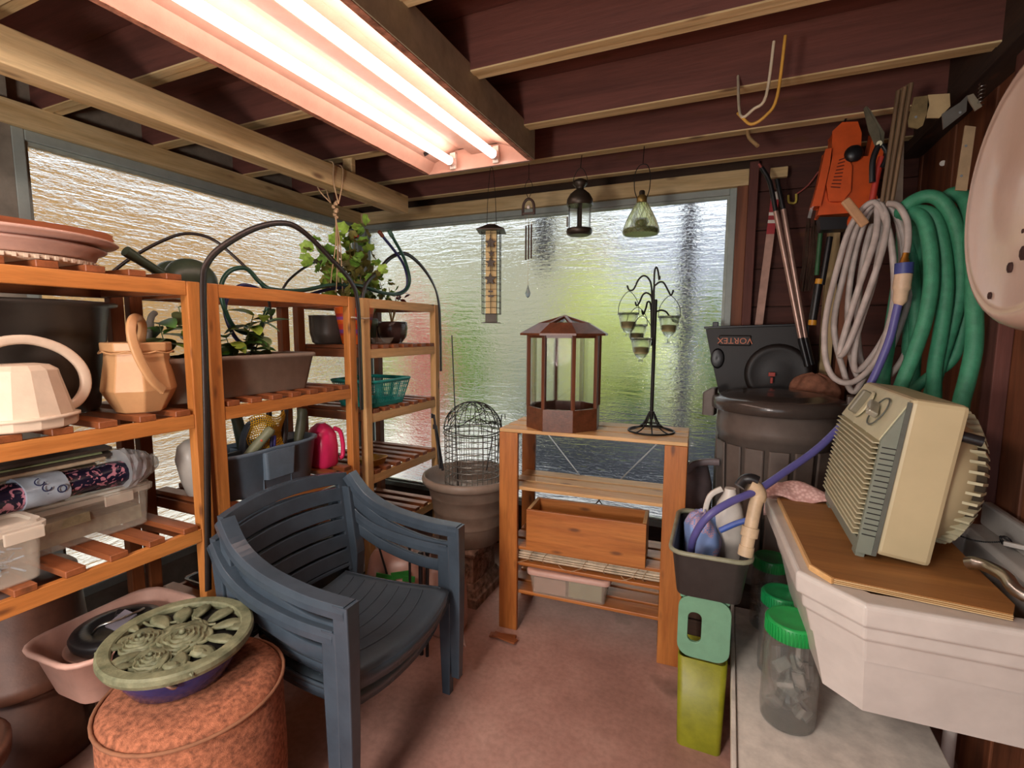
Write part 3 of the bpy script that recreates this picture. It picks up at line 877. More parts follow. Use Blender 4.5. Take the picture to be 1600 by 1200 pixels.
def sprig(root, base, h, n, lean=(0, 0), rr=rnd, s=1.0, leafs=LEAFS, spread=.6):
    pts = [V(base), V(base) + V((lean[0] * .3, lean[1] * .3, h * .5)), V(base) + V((lean[0], lean[1], h))]
    pts = smooth_path(pts, 4)
    part('stem', MB().tube(pts, [.003] * 5 + [.002] * 4, 5), MATS['leaf_grey_green'], root)
    for i in range(n):
        u = .35 + .65 * i / max(1, n - 1)
        p = pts[int(u * (len(pts) - 1))]
        o = link('leaf', rr.choice(leafs), root)
        o.location = p; k = s * rr.uniform(.75, 1.15); o.scale = (k, k, k)
        o.rotation_euler = (rr.uniform(-.5, .5), rr.uniform(-.3, .3), i * 2.4 + rr.uniform(-.4, .4))
rr = random.Random(12)
for (x, y, h, n, ln) in ((0, -.27, .10, 8, (.0, -.02)), (.02, -.20, .15, 9, (0, -.03)), (-.02, -.15, .06, 6, (0, 0)), (.03, .02, .13, 10, (0, .05)), (.02, .05, .15, 9, (.02, .08)), (-.02, .0, .05, 8, (0, -.02)), (.03, -.03, .035, 8, (0, 0)), (.0, .09, .1, 6, (0, .06))):
    sprig(t, (x, y, LH - .035), h * 1.15 + .045, n, ln, rr, 1.75)

# --- tool caddy on the lower slats of the middle unit
t = thing('tool_caddy', 'blue grey divided tool caddy full of garden hand tools', 'tool caddy', (-1.83, 1.47, TB2))
CL, CW, CH = .52, .22, .185
def caddy_ring(k, z, g=0):
    """outline with a waist: two pockets joined by a narrower middle"""
    out = []
    for i in range(36):
        a = 2 * PI * i / 36
        y = math.copysign(abs(math.sin(a)) ** .6, math.sin(a)) * CL / 2 * k
        w = CW / 2 * (1 - .10 * math.exp(-(y / .05) ** 2)) * k
        x = math.copysign(abs(math.cos(a)) ** .6, math.cos(a)) * w
        out.append(V((x + (g if x > 0 else -g), y, z)))
    return out
mb = MB().rings([caddy_ring(.86, 0), caddy_ring(.88, .004), caddy_ring(.98, CH - .02), caddy_ring(1.03, CH - .016), caddy_ring(1.04, CH - .004), caddy_ring(1.0, CH), caddy_ring(.96, CH - .004), caddy_ring(.86, .008)], cap1=True)
part('bin', mb, P_SLATE, t)
part('divider', MB().box((0, 0, .09), (.012, CL * .9, .17)).box((0, -.07, .09), (CW * .9, .006, .16)).box((0, .07, .09), (CW * .9, .006, .16)), P_SLATE, t, bev=.003)
hp = [(0, -.085, .12), (0, -.08, .2), (0, -.055, .265), (0, 0, .285), (0, .055, .265), (0, .08, .2), (0, .085, .12)]
part('carry_handle', MB().sweep(smooth_path(hp, 5), RECT(.04, .02), up=(0, 0, 1)), P_SLATE, t, bev=.006)
part('side_pocket', MB().rings([rrect(.05, .14, .012, .055, c=(.095, 0)), rrect(.058, .155, .012, .17, c=(.094, 0))], smooth=False), P_SLATE, t, bev=.004)
def grip(name, label, a, b_, r, mat, cat='hand tool', flat=1.0, extra=None):
    a = V(a); b_ = V(b_); base = V((-1.83, 1.47, TB2))
    tt = thing(name, label, cat, base + a)
    d = b_ - a; mid = a + d * .5 + V((0, .006, .004))
    pts = smooth_path([V((0, 0, 0)), mid - a, d], 4)
    part('handle', MB().tube(pts, [r * k for k in (.7, .8, .95, 1.05, 1.1, 1.05, 1.0, 1.1, .8)], 10), mat, tt)
    if extra: extra(tt, d)
    return tt
M_OLIVE = plain('olive_grip', '#6d7259', .5)
def redmark(tt, d): part('red_mark', MB().sphere(d * .6 + V((.012, -.004, .006)), .007, 8), plain('red_dot', '#c2452b', .5), tt)
grip('garden_trowel', 'olive green trowel handle leaning towards the front of the caddy', (.05, -.13, .14), (.11, -.03, .265), .020, M_OLIVE, extra=redmark)
grip('pruning_saw', 'dark curved pruning handle standing in the middle of the caddy', (.05, .07, .13), (.04, .10, .335), .013, plain('brown_black', '#2b2322', .4))
grip('hand_fork', 'dark brown curved grip at the back of the caddy', (.0, .03, .13), (-.01, .06, .365), .012, MATS['brown_black'])
grip('hand_cultivator', 'thick olive grey grip at the right side of the caddy', (.05, .145, .13), (.06, .18, .315), .021, plain('olive_dark', '#474a38', .5))
grip('hand_shears', 'dark green shears head rising from the back of the caddy', (-.03, -.06, .13), (-.04, -.09, .37), .022, P_GREEN)
# mesh bag of yellow netting
t = thing('netting_sleeve', 'yellow plastic netting tucked upright in the tool caddy', 'netting', (-1.81, 1.455, TB2 + .15))
mb = MB()
def net_pt(u, v): return V((.02 + .03 * math.sin(v * 3) + .01 * math.sin(9 * u), -.06 + .15 * v - .02 * u * (.5 - v), -.03 + .19 * u + .012 * math.sin(7 * v)))
for i in range(22):
    mb.tube([net_pt(k / 9, i / 21 + .03 * math.sin(k)) for k in range(10)], .0022, 4)
for k in range(20):
    mb.tube([net_pt(k / 19, i / 10) for i in range(11)], .0022, 4)
part('net', mb, plain('yellow_net', '#d9a927', .45), t, kind='stuff')
for i, cN in enumerate(('#2b2a55', '#3c3a86')):
    tt = single('marker_pen', MB().tube([(-1.755, 1.455 + .014 * i, TB2 + .12), (-1.75, 1.462 + .014 * i, TB2 + .225)], .0065, 8), plain('pen' + cN[1:], cN, .3), ['dark navy marker pen standing in the caddy', 'blue marker pen beside the darker one in the caddy'][i], 'pen')
# white jug lying behind, pink jug
t = thing('plastic_jug', 'milky white plastic jug leaning behind the left end of the tool caddy', 'jug', (-1.97, 1.31, TB2))
mb = MB(Matrix.Rotation(.25, 4, 'X')).lathe([(.05, 0.0), (.065, .01), (.07, .08), (.066, .17), (.045, .22), (.02, .235), (0, .236)], n=20, sx=.9)
part('jug_body', mb, plain('milky_white', '#d8d3ca', .35, var=.04), t)
t = thing('pink_jug', 'hot pink plastic jug with a moulded handle at the right of the caddy', 'jug', (-1.83, 1.815, TB2))
mb = MB().rings([rrect(.12, .10, .03, 0), rrect(.135, .12, .035, .012), rrect(.14, .125, .04, .1), rrect(.13, .12, .045, .16), rrect(.09, .09, .04, .195), rrect(.05, .05, .02, .21), rrect(.04, .04, .018, .215)])
part('jug_body', mb, plain('hot_pink', '#d92e64', .3, var=.05), t)
hp = [(.055, .062, .03), (.06, .078, .04), (.06, .082, .10), (.055, .07, .165), (.045, .04, .185)]
part('handle', MB().tube(smooth_path(hp, 5), .011, 10), MATS['hot_pink'], t)
mb = MB().lathe([(.03, 0), (.05, .02), (.055, .05), (.05, .09), (.03, .11), (.0, .115)], (-1.93, 1.70, TB2), 12, wob=.15)
single('seed_packets', mb, plain('mottled_packet', '#b09a86', .5, var=.6, scale=60), 'small mottled bundle between the caddy and the pink jug', 'bundle')

# --- corner unit: pots on its upper slats
def pot(name, label, cat, c, prof, mat, soil_z=None, soil_r=None, n=32, bodyname='pot_body', group=None):
    t = thing(name, label, cat, c, group=group)
    part(bodyname, MB().lathe(prof, n=n), mat, t)
    if soil_z: part('soil', MB().lathe([(soil_r, soil_z - .004), (soil_r * .6, soil_z + .006), (0, soil_z + .008)], n=18), SOIL, t)
    return t
def geranium_leaf(mat):
    mb = MB(); n = 18; c = [V((0, 0, 0))]
    ring = [V((math.cos(2 * PI * i / n) * .021 * (1 + .12 * math.cos(6 * 2 * PI * i / n)) if i else .008, math.sin(2 * PI * i / n) * .021 * (1 + .12 * math.cos(6 * 2 * PI * i / n)), .006 + .002 * math.cos(12 * PI * i / n))) for i in range(n)]
    mb.add(c + ring, [(0, 1 + i, 1 + (i + 1) % n) for i in range(n)], True)
    return mb.mesh('leaf', mat)
GL = [geranium_leaf(plain(nm, c_, .5, var=.35, scale=40)) for nm, c_ in (('geranium_green', '#6f9a3d'), ('geranium_bright', '#93b94c'), ('geranium_olive', '#7b7a3d'))]
def foliage_plant(root, base, stems, rr, s=1.0, leafs=GL, stem_mat=None, per=5, spread=.045):
    for (dx, dy, h) in stems:
        tip = V(base) + V((dx, dy, h)); b0 = V(base)
        pts = smooth_path([b0, b0 + V((dx * .35, dy * .35, h * .45)), tip], 4)
        part('stem', MB().tube(pts, [.0035] * 5 + [.0022] * 4, 5), stem_mat or plain('geranium_stem', '#8c7a4a', .6), root)
        for i in range(per):
            o = link('leaf', rr.choice(leafs), root)
            o.location = tip + V((rr.gauss(0, 1), rr.gauss(0, 1), rr.gauss(0, .7))) * spread
            k = s * rr.uniform(.75, 1.35); o.scale = (k, k, k)
            o.rotation_euler = (rr.uniform(-1.2, 1.2), rr.uniform(-.2, 1.3), rr.uniform(0, 6.28))
# grey round pot standing in the middle unit's far end, on the corner unit's slats
y1 = at(505, 500, x=-1.92)
t = pot('flower_pot', 'broad dark grey flower pot left of the striped one', 'flower pot', (-2.04, 2.11, TC1), [(.075, 0), (.09, .01), (.102, .06), (.105, .15), (.108, .155), (.1, .157), (.095, .14), (0, .138)], P_POTDARK, .142, .094)
t = pot('flower_pot', 'orange, purple and red striped tapered flower pot', 'flower pot', (-1.885, 2.14, TC1), [(.062, 0), (.068, .004), (.105, .19), (.108, .20), (.10, .2), (.094, .18), (0, .178)], None, .182, .092)
m, nt, b = _new('striped_glaze'); tc = N(nt, 'ShaderNodeTexCoord'); sx_ = N(nt, 'ShaderNodeSeparateXYZ'); nt.links.new(tc.outputs['Object'], sx_.inputs[0])
mu = N(nt, 'ShaderNodeMath', operation='MULTIPLY'); mu.inputs[1].default_value = 5.0; nt.links.new(sx_.outputs[2], mu.inputs[0])
cc_ = ramp(nt, mu.outputs[0], [(0, '#e0621f'), (.24, '#c43a36'), (.3, '#8c4a93'), (.4, '#d8442a'), (.55, '#e8631c'), (.66, '#9a4b8e'), (.74, '#c8352b'), (.82, '#e8631c')])
MATS_R = cc_.node.color_ramp; MATS_R.interpolation = 'CONSTANT'
nt.links.new(cc_, b.inputs['Base Color']); b.inputs['Roughness'].default_value = .35
t.children[0].data.materials.clear(); t.children[0].data.materials.append(m)
rr = random.Random(21)
foliage_plant(t, (0, 0, .18), [(-.02, .0, .36), (-.03, -.10, .24), (-.02, -.17, .28), (0, -.14, .16), (.02, .05, .22), (-.04, .08, .27), (0, .02, .44), (0, -.2, .2), (-.02, .1, .15), (.02, -.08, .1), (0, .13, .24), (-.03, -.04, .30)], rr, 1.35, per=11, spread=.05)
fl = MB()
for i in range(8): fl.sphere((rr.gauss(0, .01), .02 + rr.gauss(0, .01), .585 + rr.gauss(0, .008)), .008, 6)
part('red_flower', fl, plain('geranium_red', '#b53324', .6), t, kind='stuff')
p = at(598, 520, x=-1.9)
t = pot('flower_pot', 'small green flower pot with a wide collar, right of the striped one', 'flower pot', (-1.93, 2.30, TC1), [(.04, 0), (.044, .004), (.05, .10), (.058, .102), (.06, .14), (.054, .14), (.05, .11), (0, .108)], plain('pot_green', '#5c6f5c', .4), .115, .05)
foliage_plant(t, (0, 0, .11), [(0, -.05, .18), (.0, .05, .2), (.02, 0, .13), (-.03, .08, .14), (0, -.02, .24)], rr, .9, per=6)
t = pot('flower_pot', 'rounded brown glazed flower pot at the right end of the slats', 'flower pot', (-1.88, 2.46, TC1), [(.045, 0), (.06, .006), (.085, .04), (.093, .09), (.09, .125), (.084, .13), (.08, .11), (0, .105)], plain('brown_glaze', '#4b3733', .25, var=.15), .11, .08)
RL = [leaf_mesh('leaf', plain('leaf_wine', '#7a2f35', .45, var=.3), .035, .018)]
foliage_plant(t, (0, 0, .11), [(.01, .04, .17), (.0, .07, .13), (0, .09, .2)], rr, 1.0, leafs=RL, per=7, spread=.02)
foliage_plant(t, (0, 0, .11), [(0, -.05, .15), (0, -.02, .22), (-.02, -.08, .25)], rr, .8, per=6, spread=.03)
t = thing('plastic_saucer', 'clear shallow plastic dish in front of the small green pot', 'saucer', (-1.81, 2.27, TC1))
part('dish', MB().lathe([(.045, 0), (.05, .002), (.068, .035), (.07, .036), (.066, .034), (.047, .005), (0, .004)], n=24), M_CLEAR, t)
t = pot('flower_pot', 'grey plastic flower pot behind the clear dish', 'flower pot', (-2.05, 2.42, TC1), [(.05, 0), (.055, .004), (.068, .125), (.074, .13), (.074, .15), (.068, .15), (.062, .13), (0, .128)], plain('pot_grey', '#6c6a66', .5), .132, .06)
foliage_plant(t, (0, 0, .13), [(0, -.04, .2), (0, .05, .16), (.03, .0, .24)], rr, .9, per=6)

# --- teal slotted basket
t = thing('slotted_basket', 'teal plastic slotted basket on the corner unit', 'basket', (-1.86, 2.24, TC2))
BW, BL, BH = .30, .34, .15
mb = MB().rings([rrect(BW - .07, BL - .07, .02, 0), rrect(BW - .065, BL - .065, .02, .006), rrect(BW - .075, BL - .075, .018, .008)], smooth=False)
part('basket_floor', mb, plain('teal_plastic', '#1f8f86', .4, var=.06), t)
M_TEAL = MATS['teal_plastic']
mb = MB().rings([rrect(BW, BL, .025, BH - .02), rrect(BW + .014, BL + .014, .03, BH - .008), rrect(BW + .01, BL + .01, .03, BH), rrect(BW - .004, BL - .004, .024, BH), rrect(BW - .006, BL - .006, .024, BH - .02)], cap0=False, cap1=False, loop=True)
part('basket_rim', mb, M_TEAL, t)
mb = MB().rings([rrect(BW - .065, BL - .065, .02, 0), rrect(BW - .055, BL - .055, .02, .025), rrect(BW - .06, BL - .06, .018, .025), rrect(BW - .07, BL - .07, .018, 0)], cap0=False, cap1=False, loop=True, smooth=False)
part('basket_foot', mb, M_TEAL, t)
sl = MB()
lo = rrect(BW - .058, BL - .058, .02, .02, 6); hi = rrect(BW - .002, BL - .002, .025, BH - .018, 6)
def peri(r, n):
    L = [0]
    for i in range(len(r)): L.append(L[-1] + (r[(i + 1) % len(r)] - r[i]).length)
    out = []
    for k in range(n):
        t_ = L[-1] * k / n; i = max(j for j in range(len(r)) if L[j] <= t_)
        out.append(r[i].lerp(r[(i + 1) % len(r)], (t_ - L[i]) / max(1e-6, L[i + 1] - L[i])))
    return out
A_, B_ = peri(lo, 84), peri(hi, 84)
for a, b_ in zip(A_, B_): sl.bar(a, b_, .0045, .003, up=(a.x, a.y, 0))
for f in (.3, .55, .8): sl.tube([a.lerp(b_, f) for a, b_ in zip(A_, B_)], .0022, 4, closed=True)
part('slotted_side', sl, M_TEAL, t, kind='stuff')
# --- yellow dish on the tier below
t = thing('yellow_dish', 'small yellow clear plastic dish on the third slats of the corner unit', 'dish', (-1.80, 2.16, TC3))
part('dish', MB().rings([rrect(.09, .11, .02, 0), rrect(.115, .135, .025, .035), rrect(.125, .145, .03, .037), rrect(.125, .145, .03, .04), rrect(.11, .13, .024, .04), rrect(.085, .105, .02, .005)]), plain('yellow_clear', '#d9a53a', .25, trans=.3), t)

# --- hoops of dark strip, tied to the posts
M_STRIP = plain('dark_strip', '#2c2522', .35)
def hoop(label, pts, w=.02, th=.005, x=None):
    t = thing('arched_hoop', label, 'hoop', pts[0])
    part('bent_strip', MB().sweep(smooth_path(pts, 7), RECT(w, th), up=(1, 0, 0)), M_STRIP, t, world=True)
    return t
def xs(lst, x): return [at(a, b_, x=x) for a, b_ in lst]
h1 = xs([(321, 905), (320, 700), (317, 560), (314, 445), (320, 412), (345, 385), (395, 357), (440, 349), (470, 362), (510, 400), (545, 440), (556, 475), (560, 560), (562, 640)], -1.69)
hoop('large dark arched hoop running from the left unit\'s post to the middle unit\'s far post', [h1[0] + V((.012, 0, -.04))] + [p_ + V((.012, 0, 0)) for p_ in h1[1:]], .022, .006)
h2 = [at(172, 428, x=-2.12), at(205, 403, x=-2.12), at(250, 378, x=-2.1), at(290, 365, x=-2.08), at(330, 373, x=-2.05), at(365, 400, x=-2.0), at(400, 435, x=-1.96), at(418, 462, x=-1.94), at(424, 500, x=-1.94)]
hoop('slimmer dark arched hoop rising behind the leaf scoops', h2, .012, .005)
h3 = [at(567, 640, x=-1.72), at(565, 560, x=-1.72), at(566, 480, x=-1.73), at(572, 445, x=-1.75), at(590, 425, x=-1.8), at(610, 403, x=-1.82), at(632, 396, x=-1.82), at(655, 412, x=-1.8), at(675, 440, x=-1.75), at(685, 470, x=-1.69), at(688, 520, x=-1.69), at(689, 580, x=-1.69)]
hoop('dark arched hoop over the flower pots at the corner unit', h3, .022, .005)
h4 = [at(440, 455, x=-2.1), at(452, 437, x=-2.1), at(478, 417, x=-2.12), at(505, 409, x=-2.14), at(560, 420, x=-2.15), at(585, 450, x=-2.15)]
t = hoop('bluish curved strip low behind the geranium leaves', h4, .012, .004)

# --- twin hoses lying over the top rails
def hose(name, label, pts, r, mat, n=10, k=7, tip=None, cat='hose'):
    t = thing(name, label, cat, pts[0])
    part('hose_tube', MB().tube(smooth_path(pts, k), r, n), mat, t, world=True)
    if tip:
        d = (V(pts[-1]) - V(pts[-2])).normalized()
        part('end_cap', MB().tube([V(pts[-1]) - d * .005, V(pts[-1]) + d * .03, V(pts[-1]) + d * .032], [r * 1.35, r * 1.35, r * 1.1], 12), tip, t, world=True)
    return t
M_HG = plain('dark_green_rubber', '#274a3c', .3, var=.08)
M_HB = plain('indigo_rubber', '#30305c', .3, var=.08)
hg = [at(418, 480, x=-1.86), at(402, 518, x=-1.90), at(370, 515, x=-1.92), at(350, 480, x=-1.92), at(346, 445, x=-1.92), at(360, 423, x=-1.92), at(385, 420, x=-1.92), at(405, 440, x=-1.9), at(425, 452, x=-1.86), at(470, 454, x=-1.84), at(520, 445, x=-1.83), at(565, 447, x=-1.82), at(600, 458, x=-1.80), at(628, 458, x=-1.79), at(640, 440, x=-1.79), at(632, 405, x=-1.79), at(612, 368, x=-1.79)]
hose('garden_hose', 'green rubber hose lying across the top rails and curling up', hg, .0095, M_HG, tip=plain('green_cap', '#3d5c4c', .5))
hb = [at(400, 545, x=-1.93), at(370, 530, x=-1.93), at(352, 490, x=-1.95), at(358, 460, x=-1.95), at(378, 446, x=-1.95), at(400, 450, x=-1.93), at(425, 462, x=-1.9), at(470, 463, x=-1.88), at(515, 452, x=-1.86), at(560, 447, x=-1.845), at(590, 456, x=-1.825), at(618, 459, x=-1.815), at(636, 447, x=-1.815), at(630, 412, x=-1.815), at(597, 368, x=-1.815)]
hose('garden_hose', 'indigo rubber hose beside the green one, brown end cap', hb, .0085, M_HB, tip=plain('brown_cap', '#6e3c2c', .5))

# --- cord looped over the beam
t = thing('string_hanger', 'knotted string looped over the raw beam and hanging by the corner', 'string', (-1.84, 1.90, 2.2))
yb = at(527, 300, x=-1.795).y
M_CORD = plain('hemp_string', '#b79a78', .9, bmp=.4)
mb = MB()
for k, dy in enumerate((-.03, .03)):
    mb.tube(smooth_path([(-1.79, yb, 2.12), (-1.79, yb + dy, 2.22), (-1.79, yb + dy, 2.306), (-1.89, yb + dy, 2.306), (-1.89, yb + dy, 2.2), (-1.84, yb, 2.13)], 4), .0035, 5)
part('loop', mb, M_CORD, t, world=True, kind='stuff')
mb = MB()
for i in range(7): mb.sphere((-1.81 + .01 * math.sin(i * 2), yb + .012 * math.cos(i * 2.2), 2.13 - .012 * i), .011, 6)
part('knot', mb, M_CORD, t, world=True, kind='stuff')
for k, (dx, dy) in enumerate(((0, -.015), (.02, .03), (-.02, .05), (.01, .0))):
    part('strand', MB().tube(smooth_path([(-1.81, yb, 2.06), (-1.81 + dx * .5, yb + dy * .5, 1.92), (-1.83 + dx, yb + dy, 1.80 - .03 * k), (-1.86 + dx, yb + dy * 1.5 + .02, 1.70)], 4), .0028, 5), M_CORD, t, world=True)
# small tie between the two posts
single('twine_tie', MB().tube(smooth_path([(-1.693, 1.90, 1.565), (-1.688, 1.95, 1.562), (-1.688, 2.0, 1.562), (-1.693, 2.03, 1.565)], 4), .004, 6), plain('white_twine', '#d9cdb8', .9), 'short white twine tying the middle and corner units together', 'twine')
# ================================================================== things on and round the pine shelf
def on_shelf(u, v, z):
    """point u along, v deep on the pine shelf"""
    a = math.radians(3.2)
    return V((-1.01 + u * math.cos(a) - v * math.sin(a), 2.145 + u * math.sin(a) + v * math.cos(a), z))
M_MAHOG = {a: wood('mahogany_' + a, '#74432b', '#54301c', a, 1.3, .35, knots=False) for a in 'XYZ'}
m, nt, b = _new('clear_glass'); b.inputs['Transmission Weight'].default_value = 1; b.inputs['Roughness'].default_value = 0; b.inputs['IOR'].default_value = 1.1
b.inputs['Base Color'].default_value = (1, 1, 1, 1); b.inputs['Alpha'].default_value = .35
M_GLASS = m
# --- octagonal terrarium
c0 = at(880, 655, y=2.335); c0.z = 1.0305
t = thing('octagonal_terrarium', 'octagonal mahogany terrarium with glass sides on top of the pine shelf', 'terrarium', c0, rz=math.radians(9))
def octa(r, z, n=8): return [V((r * math.cos(2 * PI * (i + .5) / n), r * math.sin(2 * PI * (i + .5) / n), z)) for i in range(n)]
R_ = .187
for i in range(8):
    a0, a1 = octa(R_, 0)[i], octa(R_, 0)[(i + 1) % 8]
    mid = (a0 + a1) / 2; nrm = mid.normalized()
    q = [a0, a1, a1 - nrm * .012, a0 - nrm * .012]
    part('base_panel', MB().rings([[p + V((0, 0, 0)) for p in q], [p + V((0, 0, .105)) for p in q]], smooth=False), M_MAHOG['Y'], t, bev=.001)
    part('post', MB().bar(a0 * .955 + V((0, 0, .105)), a0 * .955 + V((0, 0, .452)), .018, .018, up=a0), M_MAHOG['Z'], t, bev=.001)
    g0, g1 = a0 * .945, a1 * .945
    part('glass_pane', MB().bar((g0 + g1) / 2 + V((0, 0, .108)), (g0 + g1) / 2 + V((0, 0, .45)), (g1 - g0).length - .02, .002, up=mid), M_GLASS, t)
    e0, e1 = octa(.222, .452)[i], octa(.222, .452)[(i + 1) % 8]
    k0, k1 = octa(.13, .502)[i], octa(.13, .502)[(i + 1) % 8]
    tp = V((0, 0, .545))
    part('roof_panel', MB().rings([[e0, e1, k1, k0], [p + V((0, 0, .01)) for p in (e0, e1, k1, k0)]], smooth=False), M_MAHOG['Y'], t, bev=.001)
    part('roof_rib', MB().bar(k0 + V((0, 0, .004)), tp * 1 + V((0, 0, .0)), .016, .012), M_MAHOG['Y'], t, bev=.001)
    part('roof_pane', MB().rings([[k0, k1, tp], [p + V((0, 0, .002)) for p in (k0, k1, tp)]], smooth=False), M_GLASS, t)
part('floor_board', MB().rings([octa(R_ - .013, .004), octa(R_ - .013, .012)], smooth=False), M_MAHOG['X'], t)
part('top_ring', MB().rings([octa(R_ * .97, .44), octa(R_ * .97, .452), octa(R_ * .86, .452), octa(R_ * .86, .44)], smooth=False, loop=True), M_MAHOG['X'], t)
# --- candle tree
cc = at(1014, 672, z=1.0305)
cc = on_shelf(.70, .19, 1.0305)
t = thing('candle_tree', 'black wrought iron candle tree with curled arms at the right of the terrarium', 'candle holder', cc)
mb = MB().tube([(.105 * math.cos(2 * PI * i / 32), .105 * math.sin(2 * PI * i / 32), .005) for i in range(32)], .0045, 6, closed=True)
part('base_ring', mb, M_CAST, t)
part('inner_ring', MB().tube([(.042 * math.cos(2 * PI * i / 24), .042 * math.sin(2 * PI * i / 24), .035) for i in range(24)], .0035, 6, closed=True), M_CAST, t)
for i in range(8):
    a = 2 * PI * i / 8 + .2; ca, sa = math.cos(a), math.sin(a)
    part('base_spoke', MB().tube(smooth_path([(.105 * ca, .105 * sa, .005), (.07 * ca, .07 * sa, .014), (.035 * ca, .035 * sa, .04), (.012 * ca, .012 * sa, .09)], 4), .0035, 6), M_CAST, t)
part('pole', MB().tube([(0, 0, .06), (0, 0, .62)], .0085, 10).tube([(0, 0, .085), (0, 0, .098)], .014, 10), M_CAST, t)
bx = AX.col[0].copy(); bx.z = 0; bx.normalize()     # arms spread across the room's view axis
by = V((-bx.y, bx.x, 0))
def P2(px, py, off=0):
    p = at(px, py, y=cc.y); q = p - cc
    return V((q.x, 0 + off, q.z))
arms = [
    [(1019, 500), (1018, 450), (1013, 435), (1005, 431), (997, 438), (990, 452), (983, 453), (980, 446)],
    [(1020, 520), (1019, 470), (1012, 458), (1004, 460), (998, 472), (993, 477), (991, 471)],
    [(1018, 540), (1017, 480), (1013, 472), (1011, 482), (1008, 492), (1007, 486)],
    [(1021, 520), (1022, 450), (1023, 425), (1026, 418), (1029, 425), (1031, 438), (1032, 432)],
    [(1021, 500), (1021, 455), (1027, 443), (1036, 441), (1043, 452), (1048, 461), (1051, 457), (1052, 453)],
    [(1021, 540), (1022, 495), (1030, 485), (1040, 487), (1047, 498), (1052, 503), (1055, 499)],
]
for i, a in enumerate(arms):
    off = (0, .03, -.07, -.02, 0, .05)[i]
    pts = [P2(x, y, 0 if k < 2 else off * min(1, (k - 1) / 4)) for k, (x, y) in enumerate(a)]
    part('curled_arm', MB().tube(smooth_path(pts, 5), .0042, 7), M_CAST, t)
def votive(label, hook, zc, off, r=.045, foot=False):
    """wire-hung glass cup; hook = pixel of the arm's tip, zc = pixel row of the cup's rim"""
    h = cc + P2(hook[0], hook[1], off); zr = (cc + P2(hook[0], zc, off)).z
    tt = thing('votive_glass', label, 'votive', (h.x, h.y, zr - .12), group='glass votives hanging from the candle tree')
    c = V((0, 0, .12))
    part('wire_hanger', MB().tube(smooth_path([(-r - .004, 0, .12), (-r * .9, 0, .12 + (h.z - zr) * .55), (0, 0, .12 + h.z - zr), (r * .9, 0, .12 + (h.z - zr) * .55), (r + .004, 0, .12)], 5), .0016, 5)
         .tube([((r + .004) * math.cos(2 * PI * i / 20), (r + .004) * math.sin(2 * PI * i / 20), .12) for i in range(20)], .0018, 5, closed=True), M_CAST, tt)
    prof = [(.006, .03), (.02, .038), (.036, .065), (.043, .10), (.048, .128), (.0465, .128), (.041, .10), (.033, .067), (.018, .043), (0, .04)]
    if foot: prof = [(.03, 0), (.006, .004), (.005, .03)] + prof[1:]
    else: prof = [(.012, .018), (.008, .028)] + prof
    part('glass_cup', MB().lathe([(a * r / .045, z) for a, z in prof], n=20), M_VOT, tt)
    part('candle', MB().lathe([(.03, .055), (.033, .085), (.003, .087), (0, .088)], n=14), plain('yellowish_wax', '#cfc48c', .5), tt)
m, nt, b = _new('votive_glass'); b.inputs['Transmission Weight'].default_value = 1; b.inputs['Roughness'].default_value = .03; b.inputs['Base Color'].default_value = (.93, .95, .88, 1); b.inputs['IOR'].default_value = 1.25; b.inputs['Alpha'].default_value = .6
M_VOT = m
votive('glass votive cup on the upper left arm of the candle tree', (983, 455), 491, 0)
votive('glass votive cup behind, on the second left arm of the candle tree', (993, 479), 509, .055)
votive('glass votive cup hanging in front of the candle tree\'s pole', (1008, 494), 530, -.085)
votive('stemmed glass votive on the right arm of the candle tree', (1047, 462), 496, 0, foot=True)
# --- planter box of boards on the third tier
t = thing('wooden_box', 'long open pine planter box on the third tier of the pine shelf', 'box', on_shelf(.425, .10, .4355), rz=math.radians(3.2 + 1.5))
bw, bd, bh = .565, .20, .205
part('front_panel', MB().span((-bw / 2, -bd / 2, 0), (bw / 2, -bd / 2 + .016, bh)), M_HONEY['X'], t, bev=.002)
part('back_panel', MB().span((-bw / 2, bd / 2 - .016, 0), (bw / 2, bd / 2, bh)), M_HONEY['X'], t, bev=.002)
for x in (-1, 1): part('end_panel', MB().span((x * bw / 2 - x * .018, -bd / 2 + .017, 0), (x * bw / 2, bd / 2 - .017, bh)), M_PALE['Y'], t, bev=.002)
part('bottom_panel', MB().span((-bw / 2 + .02, -bd / 2 + .018, .002), (bw / 2 - .02, bd / 2 - .018, .012)), M_HONEY['X'], t)
# --- rolled blind with cords
t = thing('rolled_blind', 'rolled cream bamboo blind with loose cords on the fourth tier of the pine shelf', 'blind', on_shelf(.435, .066, .3525), rz=math.radians(3.2))
t.scale = (1, 1, .84)
mb = MB()
for i in range(40):
    a = i / 40 * 2 * PI * 2.6; r = .012 + .024 * i / 40
    mb.tube([(-.385, r * math.cos(a), .036 + r * math.sin(a)), (.385, r * math.cos(a), .036 + r * math.sin(a))], .0036, 5)
part('rolled_slats', mb, plain('bamboo_cream', '#dccbb0', .6, var=.2), t, kind='stuff')
for i, x in enumerate((-.25, -.18, .02, .12, .26, .3)):
    pts = [(x + .035 * math.cos(a * .9), .04 * math.cos(a) , .038 + .041 * math.sin(a)) for a in [k * PI / 6 for k in range(13)]]
    pts += [(x + .05 * (1 if i % 2 else -1), -.045, .02), (x + .09 * (1 if i % 2 else -1), -.055, .004)]
    part('cord', MB().tube(smooth_path(pts, 2), .0018, 5), M_CORD, t)
